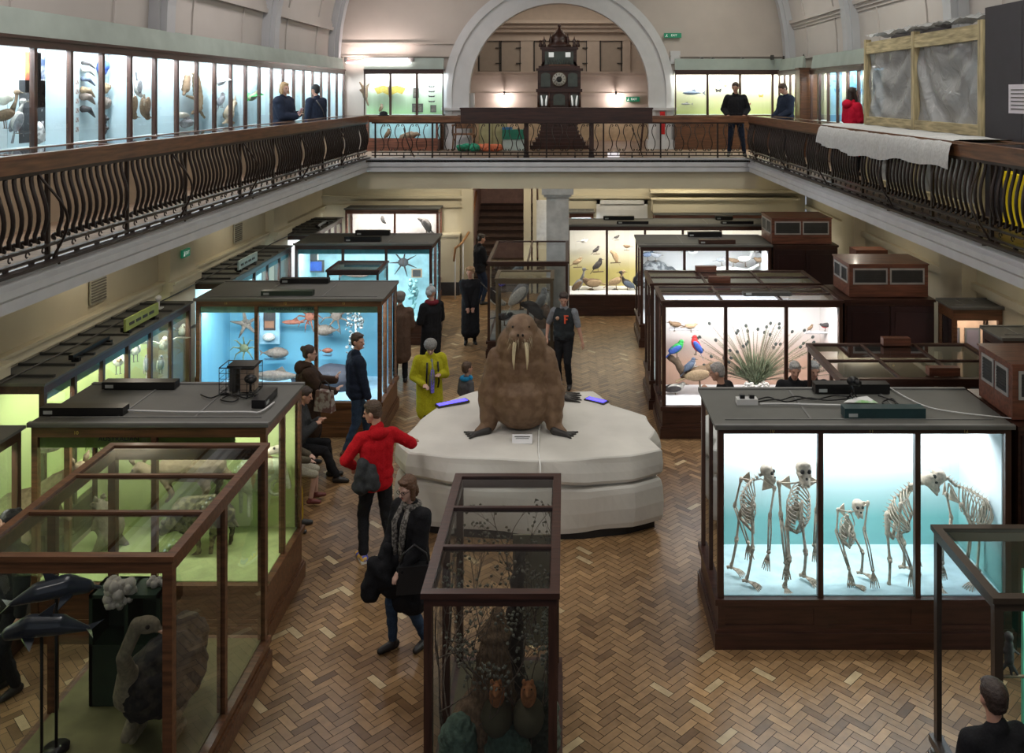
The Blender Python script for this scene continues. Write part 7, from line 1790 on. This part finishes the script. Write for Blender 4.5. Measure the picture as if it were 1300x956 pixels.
# clutter on the near roofs
def wire_basket():
    Y=10.05; t=thing('wire_basket','black wire basket with a beige box inside on the lime case roof','basket',(sx(306,Y),Y,2.19)); m=MB(); w,d,h=.19,.14,.30
    for z in (0.01,h):
        for a,b in (((-w,-d),(w,-d)),((w,-d),(w,d)),((w,d),(-w,d)),((-w,d),(-w,-d))): m.cyl((a[0],a[1],z),(b[0],b[1],z),.006,n=5)
    for k in range(6):
        x=-w+2*w*k/5
        for y in (-d,d): m.cyl((x,y,0),(x,y,h),.004,n=4)
    for k in range(5):
        z=h*k/5
        m.cyl((-w,-d,z),(w,-d,z),.003,n=4); m.cyl((-w,-d,z),(-w,d,z),.003,n=4); m.cyl((-w,d,z),(w,d,z),.003,n=4)
    obj('wire_frame',m,M_black,t); obj('beige_box',MB().box(.02,.16,-.08,.1,.02,.26),mat('beige_plastic',(.33,.25,.19),.6),t); obj('grey_box',MB().box(-.10,-.03,-.08,.1,.02,.28),M_darkgrey,t); obj('black_lid',MB().box(-.12,.18,-.1,.12,.28,.31),M_black,t)
wire_basket()
def cam(label,x,y,z):
    t=thing('camera_stand',label,'camera',(x,y,z)); obj('tripod',MB().cyl((0,0,.08),(.06,0,0),.008).cyl((0,0,.08),(-.05,.04,0),.008).cyl((0,0,.08),(-.03,-.05,0),.008).cyl((0,0,.08),(0,0,.16),.012),M_black,t); obj('camera_body',MB().ell((0,0,.2),(.07,.05,.05)).cyl((.02,-.04,.2),(.04,-.09,.2),.03,.03,10),M_black,t)
cam('small black camera on a tripod next to the wire basket',sx(318,9.85),9.85,2.19); cam('small black camera on a stand at the back of the skeleton case roof',sx(1083,9.75),9.75,2.2)
def cable(label,pts,Y0,z,m=M_black,r=.008):
    P=[]
    for px,py in pts: Y=(EZ-z)*F/(py-HY); P.append(Vector((sx(px,Y),Y,z+r)))
    Q=[]
    for i in range(len(P)-1):
        for k in range(5):
            t_=k/5; p0=P[max(i-1,0)];p1=P[i];p2=P[i+1];p3=P[min(i+2,len(P)-1)]
            Q.append(.5*((2*p1)+(p2-p0)*t_+(2*p0-5*p1+4*p2-p3)*t_**2+(3*p1-p0-3*p2+p3)*t_**3))
    Q.append(P[-1]); single('cable',label,'cable',MB().tube(Q,r,5),m)
cable('coiled black cable on the lime case roof left of the wire basket',[(255,502),(268,506),(285,500),(302,506),(295,511),(280,508),(296,502),(312,506),(330,500)],0,2.205)
cable('thin white conduit along the lime case roof front',[(160,522),(230,524),(310,524),(330,524),(348,512)],0,2.205,M_white,.01)
cable('black cable looping across the back of the skeleton case roof',[(960,509),(975,505),(990,509),(1010,504),(1035,508),(1060,503),(1085,505)],0,2.215)
cable('second black cable beside it on the skeleton case roof',[(962,511),(985,508),(1000,511),(1025,506),(1050,509),(1080,507)],0,2.215)
cable('white cable trailing to the right edge of the skeleton case roof',[(1125,490),(1150,505),(1180,518),(1220,525),(1265,530),(1284,532)],0,2.215,M_white,.007)
cable('coiled black cable beside the paper on the skeleton case roof',[(1115,503),(1130,508),(1138,512),(1130,516),(1120,512),(1132,507),(1140,514)],0,2.215)
cable('thin white conduit across the skeleton case roof',[(965,514),(1000,514),(1030,515),(1120,517),(1145,518)],0,2.215,M_white,.012)
Y=9.62; t=thing('socket_box','grey twin socket box on the left of the skeleton case roof','socket',(sx(948,Y),Y,2.2)); obj('body',MB().box(-.11,.11,-.05,.05,0,.06),M_white,t)
for q in (-.05,.05): obj('black_plug',MB().box(q-.025,q+.025,-.03,.02,.06,.10),M_black,t)
p=W(1092,510,(EZ-2.2)*F/(510-HY)); single('paper_sheet','white printed paper with green print on the skeleton case roof','paper',MB().add([(-.2,-.07,.003),(.16,-.09,.003),(.1,.08,.02),(-.08,.06,.004),(-.2,-.07,0),(.16,-.09,0),(.1,.08,.015),(-.08,.06,0)],[(0,1,2,3),(7,6,5,4),(0,4,5,1),(1,5,6,2),(2,6,7,3),(3,7,4,0)]),spotted('green_print',(.75,.76,.75),(.25,.5,.2),5,.7,.56,0),(p.x,p.y,2.215))
# ================================================================== right gallery: cloth, plastic-sheeted frame, dark board
def drape():
    ya,yb=10.1,15.3; nx=60; sec=[(5.0,4.80),(4.98,4.975),(4.7,4.985),(4.40,4.985),(4.33,4.975),(4.29,4.90),(4.275,4.80),(4.27,4.72),(4.27,4.62)]
    vs=[];fs=[]; rr=random.Random(4); ph=[rr.uniform(0,6) for _ in range(6)]
    for i in range(nx+1):
        y=ya+(yb-ya)*i/nx
        for j,(x,z) in enumerate(sec):
            f=max(0,j-4)/4; w=.022*math.sin(y*9+ph[0])+.014*math.sin(y*23+ph[1])+.008*math.sin(y*41+ph[2])
            vs.append((x-f*abs(w)*1.4, y, z+(.006*math.sin(y*7+j) if j<5 else 0)+f*(.04*math.sin(y*1.3)+.02*math.sin(y*5))))
    n=len(sec)
    for i in range(nx):
        for j in range(n-1): fs.append((i*n+j,i*n+j+1,(i+1)*n+j+1,(i+1)*n+j))
    single('dust_sheet','white cloth dust sheet draped over the right gallery rail','cloth',MB().add(vs,fs,0,True),mat('white_cloth',(.52,.52,.52),.9,var=.12,scale=25,bump=.3))
drape()
M_pine=wood('pale_pine',(.46,.38,.22),.7,axis=1,coat=0)
def sheeted():
    x=5.3; y0,y1,ym=11.5,15.9,13.72; z0,z1=BZ+.0,6.38
    t=thing('sheeted_frame','pale timber frame covered with creased clear plastic sheeting on the right gallery','frame',(x,(y0+y1)/2,BZ)); yc=(y0+y1)/2
    for y,nm in ((y0,'stud'),(ym,'stud'),(y1,'stud')):
        obj('upright_stud',MB().box(-.05,.05,y-yc-.045,y-yc+.045,0,z1-BZ+.05),wood('pine_upright',(.46,.38,.22),.7,axis=2,coat=0),t)
    for a,b in ((y0,ym),(ym,y1)):
        obj('top_beam',MB().box(-.04,.04,a-yc+.045,b-yc-.045,z1-BZ-.2,z1-BZ),M_pine,t)
        obj('bottom_beam',MB().box(-.04,.04,a-yc+.045,b-yc-.045,1.0,1.14),M_pine,t)
        obj('base_beam',MB().box(-.04,.04,a-yc+.045,b-yc-.045,0,.1),M_pine,t)
    m,nt,bs=_base('polythene'); N=nt.nodes; L=nt.links
    bs.inputs['Base Color'].default_value=(.42,.43,.44,1); bs.inputs['Roughness'].default_value=.22; bs.inputs['Alpha'].default_value=.78; bs.inputs['Specular IOR Level'].default_value=.8
    tc=N.new('ShaderNodeTexCoord'); wv=N.new('ShaderNodeTexNoise'); wv.inputs['Scale'].default_value=3.5; wv.inputs['Distortion'].default_value=1.5; L.new(tc.outputs['Object'],wv.inputs['Vector'])
    bp=N.new('ShaderNodeBump'); bp.inputs['Strength'].default_value=.6; bp.inputs['Distance'].default_value=.06; L.new(wv.outputs['Fac'],bp.inputs['Height']); L.new(bp.outputs[0],bs.inputs['Normal'])
    for a,b,sd in ((y0,ym,1),(ym,y1,2)):
        vs=[];fs=[];nu,nv=40,34
        for i in range(nu+1):
            u=i/nu
            for j in range(nv+1):
                v=j/nv; y=a+(b-a)*u; z=.06+(z1-BZ-.1)*v
                # swags hanging from the two upper corners
                c=4*u*(1-u); d=.035*math.sin(26*(v+.55*c*(1 if sd==1 else .8)))*(.25+c)*(1-abs(v-.5)) + .03*math.sin(14*(u*1.3+v*(1.8 if sd==2 else -1.2)))*(1-c*.5)
                vs.append((.03+d,y-yc,z))
        for i in range(nu):
            for j in range(nv): k=i*(nv+1)+j; fs.append((k,k+1,k+nv+2,k+nv+1))
        obj('plastic_sheet',MB().add(vs,fs,0,True),m,t)
    # rumpled plastic over the top
    rr=random.Random(8); vs=[];fs=[]; nu,nv=50,6
    for i in range(nu+1):
        for j in range(nv+1):
            u=i/nu; v=j/nv; vs.append((-.07+.4*v,(y0-yc)+(y1-y0)*u*.98,z1-BZ+.06+.09*abs(math.sin(u*17+v*2))*math.sin(PI*(.15+.7*v))+rr.uniform(0,.03)))
    for i in range(nu):
        for j in range(nv): k=i*(nv+1)+j; fs.append((k,k+1,k+nv+2,k+nv+1))
    obj('loose_plastic',MB().add(vs,fs,0,True),m,t)
    obj('backing_board',MB().box(.28,.31,y0-yc,y1-yc,0,z1-BZ-.1),mat('backing_grey',(.16,.15,.15),.8,var=.3,scale=2),t)
sheeted()
t=thing('dark_hoarding','tall near-black hoarding boards at the right edge of the gallery','hoarding',(5.3,10.2,BZ)); M_h=mat('hoarding_black',(.022,.018,.026),.5,var=.1)
for a,b in ((-2.2,-.62),(-.61,.25),(.26,1.18)): obj('board',MB().box(-.03,.03,a,b,0,2.62),M_h,t)
Y=5.26*F/(1292-CX)
t=thing('paper_notice','white printed notice pinned on the dark hoarding','notice',(5.268,10.42,5.43),R(-90)); obj('sheet',MB().box(-.34,.34,-.006,0,-.17,.17),mat('notice_paper',(.62,.58,.64),.7,var=.03),t)
for k in range(6): obj('printed_line',MB().box(-.28,.28-.07*(k%3),-.009,-.006,.10-.045*k,.113-.045*k),M_darkgrey,t)
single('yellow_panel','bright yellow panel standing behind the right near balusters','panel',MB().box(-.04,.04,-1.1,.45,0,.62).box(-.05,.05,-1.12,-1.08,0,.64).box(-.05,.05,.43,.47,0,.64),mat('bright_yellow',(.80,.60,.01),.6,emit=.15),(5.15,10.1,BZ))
single('hoarding_board','dark board top peeping above the plastic-sheeted frame','panel',MB().box(-.03,.03,-1.2,1.2,0,2.62),M_h,(5.85,15.0,BZ))
# near left gallery: dark opening in the wall base behind the balusters
# ================================================================== lights, world, camera
for i,(y,p) in enumerate(((2,150),(9,150),(16,140),(22.0,90))):
    for x in (-4.2,4.1): light('hall_lamp','AREA',(x,y,9.5),p,(1,.93,.90) if x<0 else (1,.98,.88),(3,1.2),(x*.6,y,0))
for xx in (-5.9,5.6):
    for y in (8,12.5,17.5):
        light('gallery_soffit_fill','POINT',(xx,y,3.4),13,(1,.9,.75),radius=.03)  # added point fills, no visible fitting, to brighten the walls under the galleries
light('soffit_lamp_back','AREA',(0,23.9,3.55),75,(1,.9,.72),(9,.12),(0,24.2,0))
light('stair_fill','POINT',(-1.9,25.35,3.45),14,(1,.8,.7),radius=.02)  # added fill hidden behind the lintel to brighten the stair risers
light('back_corner_lamp','POINT',(3.2,24.0,3.3),9,(1,.95,.7),radius=.2)
for px in (640,782):
    p=W(px,121,29.35)
    t=thing('wall_lamp','small wall lamp glowing %s of the clock in the room beyond the arch'%('left' if px<700 else 'right'),'wall lamp',p,0,'wall lamps beyond the arch')
    obj('bracket',MB().cyl((0,.2,.12),(0,0,.12),.015).cyl((0,0,.12),(0,0,.02),.03,.02),M_darkgrey,t)
    obj('bulb',MB().ell((0,0,-.03),.045),mat('bulb_glow',(1,.9,.85),.4,emit=25),t)
    light('bulb_light','POINT',(0,-.02,-.08),30,(1,.85,.82),parent=t,radius=.05)
light('far_room_lamp','AREA',(0,27.6,8.7),45,(1,.88,.74),(4,2),(0,27.6,4))
# fluorescent tube on a red conduit over the left arch case
t=thing('fluorescent_lamp','glowing fluorescent tube on a red conduit left of the big arch','lamp',W(481,77,24.9),0)
obj('tube',MB().cyl((-.88,-.06,-.06),(.88,-.06,-.06),.02,n=8),mat('tube_glow',(1,.93,.9),.4,emit=14),t)
obj('conduit',MB().cyl((-.95,0,0),(.95,0,0),.02,n=6),mat('red_conduit',(.4,.06,.06),.5),t)
obj('bracket',MB().box(-.94,-.86,-.05,.02,-.03,.09).box(.8,.98,-.05,.02,-.03,.09).box(-.37,-.3,-.03,.02,0,.09),M_darkgrey,t)
light('tube_light','AREA',(0,-.12,0),28,(1,.84,.8),(1.7,.1),(0,.5,.25),t)
w=bpy.data.worlds.new('world'); SC.world=w; w.use_nodes=True
w.node_tree.nodes['Background'].inputs[0].default_value=(.75,.8,.9,1); w.node_tree.nodes['Background'].inputs[1].default_value=.35
cam=bpy.data.cameras.new('camera'); co=bpy.data.objects.new('camera',cam); COL.objects.link(co); SC.camera=co
co.location=(0,0,EZ); co.rotation_euler=(R(90),0,0)
cam.sensor_width=36; cam.lens=F/1300*36; cam.shift_x=(650-CX)/1300; cam.shift_y=(HY-478)/1300
cam.clip_start=.05; cam.clip_end=100
SC.view_settings.view_transform='Standard'; SC.view_settings.look='None'; SC.view_settings.exposure=0
SC.cycles.max_bounces=8; SC.cycles.diffuse_bounces=3; SC.cycles.glossy_bounces=3; SC.cycles.transparent_max_bounces=32
SC.cycles.use_denoising=True
SC.cycles.sample_clamp_indirect=4
bpy.data.scenes.remove(TMP)
